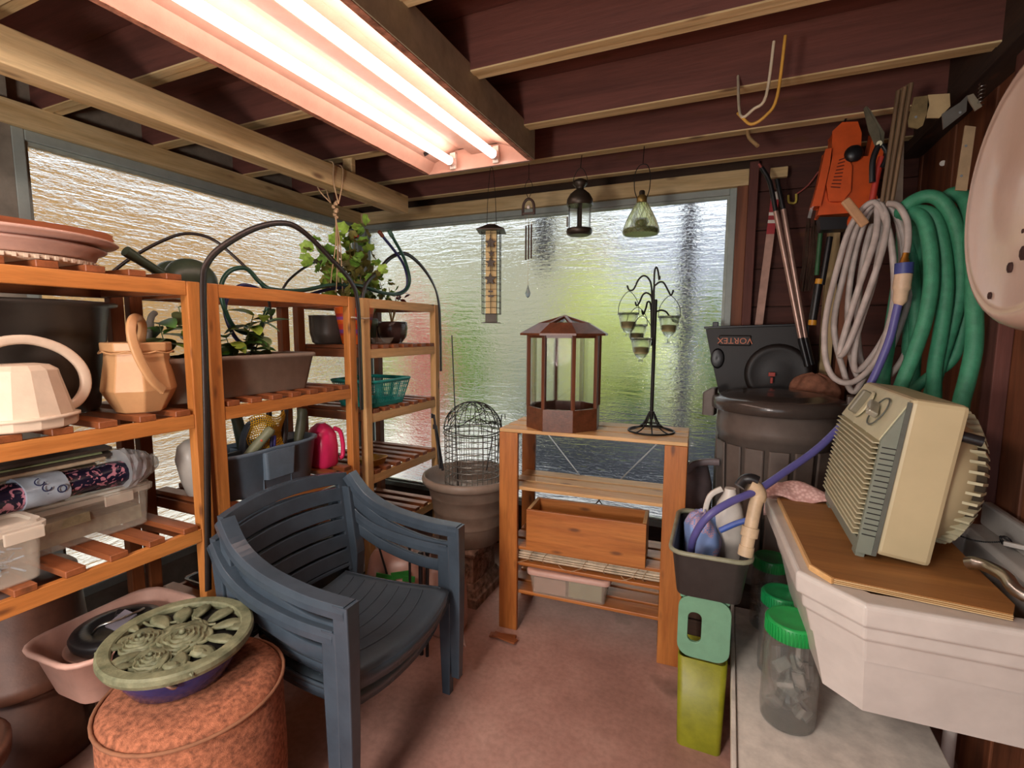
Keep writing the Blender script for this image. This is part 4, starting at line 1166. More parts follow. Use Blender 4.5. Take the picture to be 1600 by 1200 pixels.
# --- storage box with a pink lid on the bottom tier
t = thing('lidded_box', 'clear plastic box with a pinkish lid on the bottom tier of the pine shelf', 'box', on_shelf(.345, .098, .2055), rz=math.radians(3.2 + 90 + 2))
w, d, h = .17, .40, .108
t2 = t
mb = MB().rings([rrect(w - .03, d - .04, .02, 0), rrect(w - .01, d - .015, .022, h - .01), rrect(w, d, .025, h - .008), rrect(w, d, .025, h), rrect(w - .014, d - .02, .02, h), rrect(w - .034, d - .05, .02, .006)], smooth=False)
part('box_body', mb, clear_plastic('frosted_box', '#e0d2c0', .3, .35), t)
part('lid', MB().rings([rrect(w + .012, d + .012, .03, h - .006), rrect(w + .014, d + .014, .03, h + .012), rrect(w - .002, d, .026, h + .018), rrect(w - .03, d - .04, .02, h + .016)]), P_PINKISH, t)
part('green_packet', MB().box((-.001, -.085, .052), (w - .04, .16, .085)), plain('sage_card', '#8b9470', .8), t)
part('pink_packet', MB().box((-.001, .09, .045), (w - .04, .16, .075)), plain('dusty_card', '#b38e80', .8), t)

# --- urn on a carved pedestal
M_STONE = plain('mossy_cast_stone', '#a08574', .9, var=.4, scale=25, bmp=.6, col2='#5f4f43')
pc = V((-1.365, 2.41, 0))
t = thing('pedestal', 'carved cast stone pedestal under the ribbed urn', 'pedestal', pc)
t.scale = (.92, .92, 1)
def sq(w, z): return [V((sx * w / 2, sy * w / 2, z)) for sx, sy in ((1, 1), (-1, 1), (-1, -1), (1, -1))]
part('plinth', MB().rings([sq(.39, 0), sq(.39, .05), sq(.37, .055), sq(.355, .075)], smooth=False), M_STONE, t, bev=.004)
part('moulding', MB().rings([sq(.355, .075), sq(.35, .09), sq(.33, .095), sq(.315, .115)], smooth=False), M_STONE, t, bev=.004)
part('shaft', MB().rings([sq(.30, .115), sq(.295, .26)], smooth=False), M_STONE, t, bev=.004)
part('capital', MB().rings([sq(.30, .26), sq(.335, .275), sq(.345, .285), sq(.36, .29), sq(.36, .312)], smooth=False), M_STONE, t, bev=.004)
for (dx, dy, rz) in ((.152, -.06, PI / 2), (.152, .06, PI / 2), (-.0, -.152, 0), (.09, -.152, 0)):
    X = Matrix.Translation((dx, dy, .2)) @ Matrix.Rotation(rz, 4, 'Z')
    pts = [(.03 * (1 - k / 26) * math.cos(k * .55), 0, .03 * (1 - k / 26) * math.sin(k * .55)) for k in range(24)]
    part('carved_scroll', MB(X).tube(pts, .006, 6).tube([(.03, 0, -.01), (.02, 0, -.05), (-.01, 0, -.075)], [.006, .007, .002], 6), M_STONE, t)
for k, (dx, dy, rz) in enumerate(((.150, .0, PI / 2), (.045, -.15, 0))):
    X = Matrix.Translation((dx, dy, .225)) @ Matrix.Rotation(rz, 4, 'Z')
    mb = MB(X)
    for i in range(5): mb.sphere(((i - 2) * .018, 0, -.004 * abs(i - 2)), .012, 6, (.7, .6, 1.7))
    part('carved_leaf', mb, M_STONE, t, kind='stuff')
uc = V((-1.325, 2.42, .3125))
t = thing('ribbed_urn', 'big taupe ribbed urn planter with a rolled rim on the pedestal', 'planter', uc)
mb = MB().lathe([(.17, 0), (.18, .008), (.196, .10), (.199, .108), (.202, .112), (.199, .118), (.208, .18), (.212, .188), (.211, .196), (.222, .262), (.227, .268), (.228, .275), (.236, .325), (.245, .332), (.258, .335), (.268, .345), (.272, .362), (.267, .38), (.258, .386), (.255, .38), (.243, .36), (.23, .30), (0, .28)], n=48)
part('urn_body', mb, P_TAUPE, t)
# wire cloche and baskets standing in it
M_WIRE = plain('galvanised_wire', '#8f8c84', .35, .8)
M_DWIRE = plain('dark_wire', '#26221d', .5, .4)
wz = uc.z + .33
t = thing('wire_basket', 'galvanised round wire basket standing inside the urn', 'wire basket', (uc.x + .02, uc.y, wz))
for k in range(9):
    z = .02 + k * .035
    part('wire_hoop', MB().tube([(.158 * math.cos(2 * PI * i / 32), .158 * math.sin(2 * PI * i / 32), z) for i in range(32)], .0026, 5, closed=True), M_WIRE, t)
mb = MB()
for i in range(34):
    a = 2 * PI * i / 34; mb.tube([(.158 * math.cos(a), .158 * math.sin(a), .0), (.158 * math.cos(a), .158 * math.sin(a), .305)], .002, 4)
for k, r in ((.03, .11), (.03, .07), (.12, .12)):
    mb.tube([(r * math.cos(2 * PI * i / 24), r * math.sin(2 * PI * i / 24), k) for i in range(24)], .0015, 4, closed=True)
part('upright_wires', mb, M_WIRE, t, kind='stuff')
t = thing('wire_cloche', 'dark domed wire cloche set over the wire basket in the urn', 'wire cloche', (uc.x + .02, uc.y, wz + .31))
part('base_hoop', MB().tube([(.165 * math.cos(2 * PI * i / 32), .165 * math.sin(2 * PI * i / 32), .01 * math.sin(4 * PI * i / 32)) for i in range(32)], .0026, 6, closed=True), M_DWIRE, t)
part('base_hoop', MB().tube([(.167 * math.cos(2 * PI * i / 32), .167 * math.sin(2 * PI * i / 32), -.02) for i in range(32)], .0022, 6, closed=True), M_DWIRE, t)
for i in range(8):
    a = PI * i / 8
    part('dome_rib', MB().tube([(.165 * math.cos(a) * math.cos(b_), .165 * math.sin(a) * math.cos(b_), .155 * math.sin(b_)) for b_ in [PI * k / 16 for k in range(17)]], .002, 5), M_DWIRE, t)
rr = random.Random(4); mb = MB()
for i in range(26):
    a = rr.uniform(0, 6.28); e = rr.uniform(.1, 1.2); pts = []
    for k in range(8):
        a += rr.uniform(.05, .35); e = min(1.5, max(.05, e + rr.uniform(-.25, .25)))
        pts.append((.163 * math.cos(e) * math.cos(a), .163 * math.cos(e) * math.sin(a), .153 * math.sin(e)))
    mb.tube(smooth_path(pts, 2), .002, 4)
part('tangled_wire', mb, M_DWIRE, t, kind='stuff')
# stakes
def stake(label, a, b_, r=.006, hook=0):
    a, b_ = V(a), V(b_)
    tt = thing('garden_stake', label, 'stake', a)
    pts = [a, b_]
    if hook: pts += [b_ + V((hook, 0, .004)), b_ + V((hook, 0, -.02))]
    part('rod', MB().tube(pts, r, 7), M_BLACK, tt, world=True)
ztop = uc.z + .3
stake('thin black stake standing tall behind the wire cloche', (uc.x - .06, uc.y - .03, ztop), tuple(at(706, 524, y=2.42)), .0035)
stake('thick black stake leaning left out of the urn', tuple(at(692, 735, y=2.36)), tuple(at(681, 665, y=2.36)), .008, -.012)
stake('second black stake leaning left, with a hooked tip', tuple(at(688, 732, y=2.34)), tuple(at(678, 648, y=2.34)), .007, -.012)
stake('bent black wire stake at the right side of the urn', tuple(at(777, 720, y=2.42)), tuple(at(784, 648, y=2.42)), .003, .02)
stake('second bent wire stake in front of the wire basket', tuple(at(760, 735, y=2.30)), tuple(at(770, 682, y=2.30)), .003, .016)

# --- bags and odds and ends on the floor behind the chair
def bag(name, label, loc, w, d, h, rz, mat, seed, lean=0):
    tt = thing(name, label, 'bag', loc, rz=rz)
    rs = []
    for i, (u, k, kd) in enumerate(((0, .86, .9), (.03, .98, 1), (.25, 1.03, 1.06), (.5, 1.0, 1.0), (.75, .95, .85), (.9, .85, .55), (.97, .72, .3), (1.0, .66, .12))):
        ring = rrect(w * k, d * kd, min(w * k, d * kd) * .42, h * u, 5)
        ring = [p + V((lean * u * u, 0, 0)) + V((1, 1, .4)) * .02 * noise.noise(p * 9 + V((seed, 0, 0))) * (1 if u else 0) for p in ring]
        rs.append(ring)
    o = part('sack', MB().rings(rs), mat, tt); subd(o, 1)
    return tt
t = bag('soil_bag', 'pinkish soil bag with green leaf print seen through the chair\'s arm', (-1.50, 1.95, 0), .30, .22, .40, math.radians(24), plain('pink_film', '#b98f80', .35, var=.12, scale=6), 2)
mb = MB()
for i, (x, z, w_, h_, a) in enumerate(((-.03, .31, .08, .03, .2), (.05, .32, .09, .035, -.15), (.09, .30, .06, .03, .1), (0, .29, .05, .02, -.4))):
    mb.box((x, -.108, z), (w_, .006, h_), (.12, a, 0))
part('leaf_print', mb, plain('print_green', '#2f7d33', .4), t, kind='stuff')
M_INK = plain('dark_ink', '#2b2320', .6, bmp=0)
for i, (s, sz, z) in enumerate((('O', .045, .215),)):
    text_part('print', s, sz, M_INK, t, Matrix.Translation((.03, -.124, z)) @ Matrix.Rotation(PI / 2, 4, 'X'))
t = bag('soil_bag', 'half empty bag with an orange label standing right of the chair', (-1.24, 2.02, 0), .19, .16, .36, math.radians(15), plain('dusty_pink_film', '#b08a7c', .35, var=.15, scale=6), 5)
part('orange_label', MB().box((.02, -.088, .2), (.10, .006, .14), (.04, 0, 0)), plain('label_orange', '#c98a2e', .4), t)
part('round_mark', MB().lathe([(.026, 0), (.026, .002), (0, .002)], (.03, -.094, .085), 16, rot=Euler((PI / 2, 0, 0)).to_matrix()), M_INK, t)
part('folded_corner', MB().add([(.02, -.10, .001), (.13, -.13, .001), (.09, -.03, .02), (.03, -.05, .05)], [(0, 1, 2), (0, 2, 3), (1, 3, 2), (0, 3, 1)]), MATS['dusty_pink_film'], t)
t = thing('yellow_cup', 'yellow plastic pot behind the chair, in front of the dark mat', 'pot', (-1.99, 2.02, .0))
part('cup_body', MB().lathe([(.045, 0), (.06, .01), (.072, .13), (.08, .135), (.08, .15), (.07, .15), (.055, .02), (0, .016)], n=20, c=(0, 0, .16)), plain('yellow_plastic', '#d6ab25', .4), t)
part('lower_cup', MB().lathe([(.045, 0), (.06, .01), (.07, .16), (.06, .158), (0, .15)], n=20), MATS['yellow_plastic'], t)
t = thing('ribbed_mat', 'dark ribbed rubber mat leaning under the corner unit', 'mat', (-1.86, 2.22, 0))
for i in range(26):
    part('mat_rib', MB().box((.011 * i - .13, .018 * i * .0, .012 + .0095 * i), (.007, .34, .006), (0, -.7, .1)), M_BLACK, t)
t = thing('wicker_basket', 'wicker basket seen through the gap of the chair\'s back', 'basket', (-1.80, 1.60, 0))
M_WICK = plain('wicker', '#a98a55', .7, var=.3, scale=40)
mb = MB()
for k in range(15):
    z = .02 + k * .018; r = .11 + .03 * k / 14
    mb.tube([((r + .004 * math.sin(i * PI + k * PI)) * math.cos(2 * PI * i / 24), (r + .004 * math.sin(i * PI + k * PI)) * math.sin(2 * PI * i / 24), z) for i in range(24)], .0055, 5, closed=True)
part('weave', mb, M_WICK, t, kind='stuff')
part('rim', MB().tube([(.143 * math.cos(2 * PI * i / 28), .143 * math.sin(2 * PI * i / 28), .29) for i in range(28)], .01, 6, closed=True), M_WICK, t)
part('basket_floor', MB().lathe([(.105, .004), (.105, .012), (0, .012)], n=20), M_WICK, t)
def spike(label, p, q, r=.006, tip=True):
    tt = thing('black_rod', label, 'rod', p)
    part('rod', MB().tube([p, q], r, 8), M_BLACK, tt, world=True)
    if tip: part('rod_tip', MB().sphere(q, r * 1.5, 8), M_BLACK, tt, world=True)
p = at(612, 940, z=.02); spike('thin black rod leaning left behind the chair arm', at(607, 905, y=1.86), at(586, 833, y=1.86), .005)
for i, (x0, y0, x1, y1_) in enumerate(((640, 915, 640, 855), (657, 915, 657, 866), (666, 915, 668, 864))):
    a = at(x0, y0, y=1.80); b_ = at(x1, y1_, y=1.80); a.z = 0.0
    spike(['leftmost short black post in front of the pink soil bag', 'middle thick black post in front of the pink soil bag', 'right thick black post in front of the pink soil bag'][i], a, b_, (.006, .010, .008)[i])
# ================================================================== stacked resin armchairs
M_RESIN = plain('blue_black_resin', '#3f4b56', .26, var=.12, scale=7, bmp=.12)
M_RESIN2 = plain('sun_faded_resin', '#434e57', .34, var=.12, scale=6, bmp=.12)
def armchair(label, loc, rz, group='stacked resin armchairs'):
    """faces +x; width along y. arm .63 high, seat .40, back .80"""
    t = thing('armchair', label, 'chair', loc, rz=rz, group=group)
    W = .31
    AH, SH, BH = .625, .40, .80
    # seat: dished plate with rounded front, grooves across
    rs = []
    nx, ny = 18, 15
    def seat_pt(u, v, dz=0):
        x = -.24 + .48 * u
        hw = W - .045 - .05 * (1 - u) ** 1.5
        y = (v * 2 - 1) * hw
        front = .035 * (1 - abs(v * 2 - 1) ** 2.4) * max(0, u - .5) * 2
        z = SH - .012 * math.sin(PI * min(1, u * 1.1)) - .018 * (1 - (v * 2 - 1) ** 2) - (.012 * max(0, (u - .88) / .12) ** 2)
        return V((x + front, y, z + dz))
    top = [[seat_pt(u / nx, v / ny) for v in range(ny + 1)] for u in range(nx + 1)]
    mb = MB(); mb.rings(top, closed=False)
    st_ = part('seat', mb, M_RESIN2, t); solid(st_, .012)
    # shallow ribs moulded across the seat
    for i in range(7):
        u = .12 + i * .11
        part('seat_rib', MB().tube([seat_pt(u + .0 + .06 * (1 - (2 * v / 12 - 1) ** 2), .07 + .86 * v / 12, .0005) for v in range(13)], .0032, 5), M_RESIN2, st_)
    # apron under the seat edge
    edge = [seat_pt(u / 10, 0, -.006) for u in range(11)] + [seat_pt(1, v / 10, -.006) for v in range(1, 10)] + [seat_pt(1 - u / 10, 1, -.006) for u in range(11)]
    rs = [[p + V((0, 0, .006)), p + V((0, 0, -.04))] for p in edge]
    o = part('apron', MB().rings(rs, closed=False), M_RESIN, t); solid(o, .008)
    # arms + back rail: one continuous band, flat on top
    def band(path, w, th, name, lift=0):
        K = len(path); rsx = []
        for i, p in enumerate(path):
            d = (path[min(i + 1, K - 1)] - path[max(0, i - 1)]); d.normalize()
            q = V((d.y, -d.x, 0)).normalized()
            n_ = q.cross(d).normalized()
            if n_.z < 0: n_ = -n_
            ww = w(i / (K - 1)) if callable(w) else w
            pr = [(-.5, 0), (-.44, .5), (.44, .5), (.5, 0), (.46, -.5), (.36, -.5), (.34, .2), (-.34, .2), (-.36, -.5), (-.46, -.5)]
            rsx.append([p + q * (a * ww) + n_ * (b_ * th) for a, b_ in pr])
        return part(name, MB().rings(rsx, smooth=False), M_RESIN, t, bev=.002)
    for s in (-1, 1):
        path = smooth_path([(.26, s * W, AH), (.10, s * W, AH + .003), (-.08, s * (W - .005), AH + .03), (-.20, s * (W - .01), AH + .085), (-.275, s * (W - .02), BH - .005)], 6)
        band(path, .056, .045, 'armrest')
        # lower rail under the arm, joins the leg
        path2 = smooth_path([(.225, s * (W - .004), AH - .075), (.10, s * (W - .004), AH - .072), (-.07, s * (W - .01), AH - .035), (-.19, s * (W - .016), AH + .02), (-.262, s * (W - .03), BH - .09)], 6)
        part('side_rail', MB().sweep(path2, RECT(.018, .045), up=(0, 0, 1)), M_RESIN, t, bev=.004)
        # web closing the gap
        # front leg
        part('leg', MB().rings([[V((.245 + dx, s * W + dy, z)) for dx, dy in ((a, b_), (-a, b_), (-a, -b_), (a, -b_))] for z, a, b_ in ((AH + .019, .0265, .0265), (AH - .15, .028, .024), (.2, .024, .02), (0, .018, .016))], smooth=False), M_RESIN, t, bev=.004)
        # rear leg
        part('leg', MB().rings([[V((xc + dx, s * (W - .03) + dy, z)) for dx, dy in ((a, b_), (-a, b_), (-a, -b_), (a, -b_))] for z, a, b_, xc in ((BH - .05, .02, .024, -.272), (SH + .06, .022, .026, -.235), (.2, .02, .02, -.255), (0, .016, .016, -.30))], smooth=False), M_RESIN, t, bev=.004)
    # back: top rail bowed, side stiles, four wide slats, lower rail
    def back_pt(v, z):
        """v -1..1 across, height z"""
        lean = -.235 - .055 * (z - SH) / (BH - SH)
        return V((lean - .035 * (1 - v * v), v * (W - .035), z))
    def crown(v): return .022 * (1 - v * v)
    def slat(z0, z1, name, v0=-1, v1=1, th=.014):
        rsx = []
        for i in range(17):
            v = v0 + (v1 - v0) * i / 16
            a = back_pt(v, z0 + crown(v) * (z0 - SH) / (BH - SH)); b_ = back_pt(v, z1 + crown(v) * (z1 - SH) / (BH - SH))
            rsx.append([a, b_, b_ + V((-th, 0, 0)), a + V((-th, 0, 0))])
        return part(name, MB().rings(rsx, smooth=False), M_RESIN, t, bev=.003)
    slat(BH - .045, BH + .004, 'top_rail', -1.04, 1.04, .03)
    for i in range(5):
        z1 = BH - .058 - i * .066
        slat(z1 - .055, z1, 'back_slat', -.9, .9)
    slat(SH + .005, SH + .02, 'lower_rail', -.95, .95)
    for s in (-1, 1):
        rsx = []
        for i in range(9):
            z = SH - .01 + (BH - SH) * i / 8
            a = back_pt(s * .88, z); b_ = back_pt(s * 1.03, z)
            rsx.append([a, b_, b_ + V((-.02, 0, 0)), a + V((-.02, 0, 0))])
        part('stile', MB().rings(rsx, smooth=False), M_RESIN, t, bev=.003)
    return t
ch = armchair('upper dark blue resin armchair of the stack beside the shelving', (-1.21, 1.335, .085), 0)
c2 = dup(ch, (-1.255, 1.335, 0.0), label='lower dark resin armchair of the stack, only its arms and legs showing')

# ================================================================== rose lid on its blue jar, drum seat, pots and tub under the left unit
jc = V((-1.415, .838, 0))
M_VERDI = plain('verdigris_iron', '#77795e', .6, var=.25, scale=20, bmp=.3, col2='#4f553f')
M_COIR = plain('terracotta_coir', '#a8694c', .95, var=.35, scale=70, bmp=.7)
t = thing('drum_seat', 'round terracotta coloured coir drum under the blue jar', 'pouffe', (-1.365, .842, 0))
t.scale = (1.05, 1.05, 1.0)
part('drum_body', MB().lathe([(.19, 0), (.215, .02), (.222, .2), (.218, .468), (.20, .492), (.16, .50), (0, .498)], n=40), M_COIR, t)
part('binding', MB().tube([(.221 * math.cos(2 * PI * i / 40), .221 * math.sin(2 * PI * i / 40), .473) for i in range(40)], .005, 6, closed=True), plain('coir_binding', '#8c5f45', .9), t)
t = thing('blue_jar', 'dark blue glazed jar with a round rose-patterned lid over it', 'jar', (jc.x, jc.y, .5005))
part('jar_body', MB().lathe([(.11, 0), (.125, .008), (.148, .05), (.155, .075), (.153, .095), (.14, .10), (.135, .08), (0, .02)], n=36), plain('cobalt_glaze', '#2a2f63', .2, var=.25, scale=9, coat=.3), t)
for s in (-1, 1):
    hx = [(.16 * math.cos(a_) , .16 * math.sin(a_), 0) for a_ in (0,)]
part('latch', MB().tube(smooth_path([(.11, -.105, .085), (.125, -.12, .095), (.14, -.108, .08), (.13, -.095, .07)], 4), .006, 7), M_STEEL, t)
lz = .5005 + .104
t = thing('rose_lid', 'round verdigris lid with openwork roses and leaves on the blue jar', 'trivet', (jc.x, jc.y, lz), rz=.3)
t.rotation_euler = (.03, .04, .3)
LR = .172
ringp = [(-.018, -.010), (-.017, .001), (-.013, .005), (.012, .006), (.018, .001), (.019, -.012), (.014, -.024), (-.012, -.024)]
part('rim', MB().sweep([(LR * math.cos(2 * PI * i / 64), LR * math.sin(2 * PI * i / 64), .02) for i in range(64)], ringp, closed=True, smooth=False), M_VERDI, t)
def rose(cx, cy, R, seed):
    rr = random.Random(seed)
    X = Matrix.Translation((cx, cy, .014))
    for k in range(5):
        r = R * (1 - k * .19); n = 40; lob = 5 - (k > 2)
        ph = rr.uniform(0, 6)
        def rad(a): return r * (.88 + .26 * abs(math.sin(lob * a / 2 + ph)) ** .7)
        lo = [V((rad(2 * PI * i / n) * math.cos(2 * PI * i / n), rad(2 * PI * i / n) * math.sin(2 * PI * i / n), -.006)) for i in range(n)]
        up = [V((p.x * .98, p.y * .98, .004 + k * .0032)) for p in lo]
        inn = [V((p.x * .86, p.y * .86, -.002 + k * .0032)) for p in lo]
        part('rose_petals', MB(X).rings([lo, up, inn]), M_VERDI, t)
    part('rose_heart', MB(X).sphere((0, 0, .018), R * .13, 8), M_VERDI, t)
rose(.01, .0, .070, 1); rose(-.092, -.035, .050, 2); rose(.0, -.098, .046, 3)
def lid_leaf(x, y, L, a, w=.36):
    X = Matrix.Translation((x, y, .014)) @ Matrix.Rotation(a, 4, 'Z')
    rs = []
    for i in range(8):
        u = i / 7; ww = L * 1.25 * w * math.sin(PI * (u * .94 + .03)) ** .9 / 2
        z = .008 * math.sin(PI * u)
        rs.append([V((u * L, -ww, z - .004)), V((u * L, -ww * .5, z + .002)), V((u * L, 0, z - .001)), V((u * L, ww * .5, z + .002)), V((u * L, ww, z - .004)), V((u * L, 0, z - .009))])
    part('cast_leaf', MB(X).rings(rs), M_VERDI, t)
for x, y, L, a, w in ((.06, .05, .10, .6, .4), (.03, .07, .10, 1.25, .42), (.075, .01, .1, .0, .36), (.07, -.03, .095, -.35, .4), (.05, -.055, .1, -.9, .38), (-.04, .05, .10, 2.1, .42), (-.06, .03, .1, 2.7, .4),
                         (-.02, .075, .09, 1.7, .4), (-.11, -.06, .07, -2.5, .45), (-.05, -.075, .09, -2.0, .4), (-.03, -.12, .06, -2.3, .5), (.045, -.12, .06, -1.1, .5), (-.13, .0, .05, 2.9, .5), (.1, .06, .07, .2, .45), (.02, -.06, .08, -1.2, .3), (.09, -.09, .07, -.6, .4)):
    lid_leaf(x, y, L, a, w)
for pts in ([(.07, -.09), (.05, -.06), (.055, -.03), (.04, .0)], [(-.05, .12), (-.03, .09), (0, .08), (.03, .06), (.06, .07)], [(.11, -.05), (.085, -.07), (.06, -.11), (.045, -.155)], [(-.15, .04), (-.11, .03), (-.06, .06)]):
    part('cast_stem', MB().tube(smooth_path([(x, y, .014) for x, y in pts], 4), .0045, 6), M_VERDI, t)
part('rosebud', MB().sphere((.105, -.055, .016), .02, 10, (1.3, .8, .5)), M_VERDI, t)
part('rosebud', MB().sphere((.075, -.115, .016), .022, 10, (1.2, .8, .5)), M_VERDI, t)
part('inner_disc', MB().lathe([(LR - .02, -.001), (LR - .02, .003), (0, .003)], n=40), plain('near_black', '#1b1815', .9), t)  # flat near-black disc behind the openwork

# tub with lids, brown pots
tc_ = at(212, 925, z=.42)
t = thing('oval_tub', 'pinkish plastic washing-up tub holding a black lid, under the left unit', 'tub', (-1.865, .91, .335), rz=.05)
w, d, h = .29, .40, .17
mb = MB().rings([rrect(w - .09, d - .10, .05, 0), rrect(w - .08, d - .09, .055, .008), rrect(w - .01, d - .015, .07, h - .014), rrect(w + .022, d + .022, .08, h - .008), rrect(w + .026, d + .026, .08, h + .002), rrect(w + .01, d + .01, .075, h + .008), rrect(w - .01, d - .012, .07, h), rrect(w - .09, d - .1, .05, .012)], cap1=True)
part('tub_body', mb, P_PINKISH, t)
t = thing('round_lid', 'black round grill lid with a wire handle lying in the pinkish tub', 'lid', (-1.865, .91, .458))
part('lid_disc', MB().lathe([(.118, 0), (.128, .012), (.132, .03), (.125, .042), (.08, .048), (.075, .038), (0, .036)], n=36), M_BLACK, t)
part('wire_handle', MB().tube(smooth_path([(-.02, -.065, .04), (.02, -.06, .075), (.045, -.02, .08), (.05, .03, .08), (.03, .065, .07), (-.01, .07, .045)], 4), .004, 6), M_STEEL, t)
part('tag', MB().box((.02, .0, .06), (.05, .07, .006), (.3, .2, .2)), plain('grey_tag', '#8b8791', .4), t)
part('buckle', MB().box((-.03, .03, .055), (.04, .03, .02), (.3, .2, .9)), M_BLACK, t, bev=.005)
t = thing('flat_plate', 'pink plastic plate under the black lid in the tub', 'plate', (-1.865, .91, .435))
part('plate_disc', MB().lathe([(.10, 0), (.142, .018), (.146, .022), (.14, .022), (.1, .006), (0, .005)], n=36), P_PINKISH, t)
M_BPOT = plain('brown_plastic_pot', '#5b3a2c', .5, var=.15)
t = thing('nursery_pot', 'big brown nursery pot standing under the tub at the left unit', 'pot', (-1.87, .98, 0))
part('pot_body', MB().lathe([(.11, 0), (.12, .01), (.145, .29), (.155, .295), (.155, .333), (.14, .333), (.13, .3), (0, .29)], n=36), M_BPOT, t)
t = thing('nursery_pot', 'lower of two upturned brown pots stacked under the left unit', 'pot', (-2.225, .80, 0))
part('pot_body', MB().lathe([(.185, 0), (.19, .01), (.188, .05), (.175, .055), (.15, .40), (.14, .41), (0, .412)], n=36), M_BPOT, t)
t = thing('nursery_pot', 'upper of two upturned brown pots stacked under the left unit', 'pot', (-2.225, .80, .29))
part('pot_body', MB().lathe([(.188, 0), (.193, .01), (.19, .05), (.178, .055), (.158, .36), (.148, .37), (0, .372)], n=36), M_BPOT, t)
t = thing('nursery_pot', 'wide brown pot on the floor at the far left edge', 'pot', (-1.86, .42, 0))
part('pot_body', MB().lathe([(.13, 0), (.14, .01), (.165, .33), (.19, .34), (.192, .38), (.18, .385), (.15, .2), (0, .19)], n=36), M_BPOT, t)
t = thing('nursery_saucer', 'beige saucer lying against the wide brown pot', 'saucer', (-1.60, .62, .0))
part('saucer_body', MB(Matrix.Translation((0, 0, .0)) @ Matrix.Rotation(.0, 4, 'Y')).lathe([(.10, 0), (.13, .03), (.135, .035), (.125, .035), (.1, .008), (0, .006)], n=30), P_TAN, t)
t = thing('black_tray', 'dark tray and clips on the bottom slats beside the chair', 'tray', (-1.95, 1.45, .4))
part('tray_body', MB().rings([rrect(.24, .3, .02, 0), rrect(.27, .34, .02, .04), rrect(.29, .36, .02, .042), rrect(.25, .32, .02, .008)], smooth=False), M_BLACK, t)
# ================================================================== utility sink, board, heater
P_SINK = plain('off_white_sink', '#c9c4bd', .35, var=.07, scale=8)
OUT = [(.145, 1.985), (.182, 1.385), (.305, 1.268), (.69, 1.285), (.775, 1.37), (.775, 1.985)]
def inset(poly, d):
    n = len(poly); cx = sum(p[0] for p in poly) / n; cy = sum(p[1] for p in poly) / n; out = []
    for i in range(n):
        p0, p1, p2 = V(poly[i - 1]), V(poly[i]), V(poly[(i + 1) % n])
        n1 = V((-(p1 - p0).y, (p1 - p0).x)).normalized(); n2 = V((-(p2 - p1).y, (p2 - p1).x)).normalized()
        c = V((cx, cy)) - p1
        if n1.dot(c) < 0: n1 = -n1
        if n2.dot(c) < 0: n2 = -n2
        b_ = (n1 + n2); out.append(tuple(p1 + b_ / max(.3, b_.dot(n1)) * d))
    return out
def lvl(poly, z): return [V((x, y, z)) for x, y in poly]
t = thing('utility_sink', 'off white plastic laundry sink with chamfered corners along the right wall', 'sink', (.46, 1.62, 0))
rs = [lvl(inset(OUT, .045), .74), lvl(inset(OUT, .03), .80), lvl(inset(OUT, .022), .805), lvl(inset(OUT, .018), .838), lvl(inset(OUT, .004), .845), lvl(inset(OUT, .0), .892), lvl(inset(OUT, .006), .90), lvl(inset(OUT, .062), .90), lvl(inset(OUT, .075), .885), lvl(inset(OUT, .10), .62), lvl(inset(OUT, .13), .60)]
part('basin_shell', MB().rings(rs, smooth=False, cap0=False), P_SINK, t, world=True, bev=.006)
part('basin_underside', MB().rings([lvl(inset(OUT, .05), .742), lvl(inset(OUT, .085), .59)], smooth=False, cap0=False), P_SINK, t, world=True)
for x, y in ((.70, 1.42), (.70, 1.88)):
    part('leg', MB().tube([(x, y, 0), (x, y, .74)], .018, 10), P_SINK, t, world=True)
part('splashback', MB().span((.755, 1.30, .90), (.782, 1.985, .975)), P_SINK, t, world=True, bev=.008)
t = thing('basin_tap', 'dull chrome swivel tap spout reaching over the right end of the sink', 'tap', at(1590, 915, z=.9))
a = at(1513, 880, z=.955); b_ = at(1545, 886, z=.965); c_ = at(1600, 930, z=.95)
part('spout', MB().tube(smooth_path([a, a.lerp(b_, .4) + V((0, 0, .004)), b_, b_.lerp(c_, .5) + V((0, 0, .008)), c_, c_ + V((.09, -.045, -.005))], 5), [.015] * 6 + [.014] * 20, 14), M_STEEL, t, world=True)
part('tap_body', MB().lathe([(.026, 0), (.026, .02), (.018, .03), (.018, .065), (0, .07)], (c_.x + .09, c_.y - .045, .9), 18), M_STEEL, t, world=True)
t = thing('plug_chain', 'black beaded plug chain with a tangled knot over the sink basin', 'chain', at(1500, 832, z=.92))
p0, p1 = at(1490, 833, z=.905), at(1572, 846, z=.93)
mb = MB()
for i in range(26):
    q = p0.lerp(p1, i / 25); q.z -= .012 * math.sin(PI * i / 25); mb.sphere(q, .0028, 6)
part('beads', mb, M_BLACK, t, world=True, kind='stuff')
mb = MB()
for k in range(4):
    mb.tube([p1 + V((.012 * math.cos(a_ + k), .012 * math.sin(a_) * math.cos(k), .012 * math.sin(a_) * math.sin(k + 1))) for a_ in [2 * PI * j / 12 for j in range(12)]], .0022, 5, closed=True)
part('knot', mb, M_BLACK, t, world=True, kind='stuff')
q = at(1588, 853, z=.93)
part('white_clip', MB().box(q, (.05, .012, .012), (0, 0, -.4)), M_WHITE, t, world=True, bev=.002)
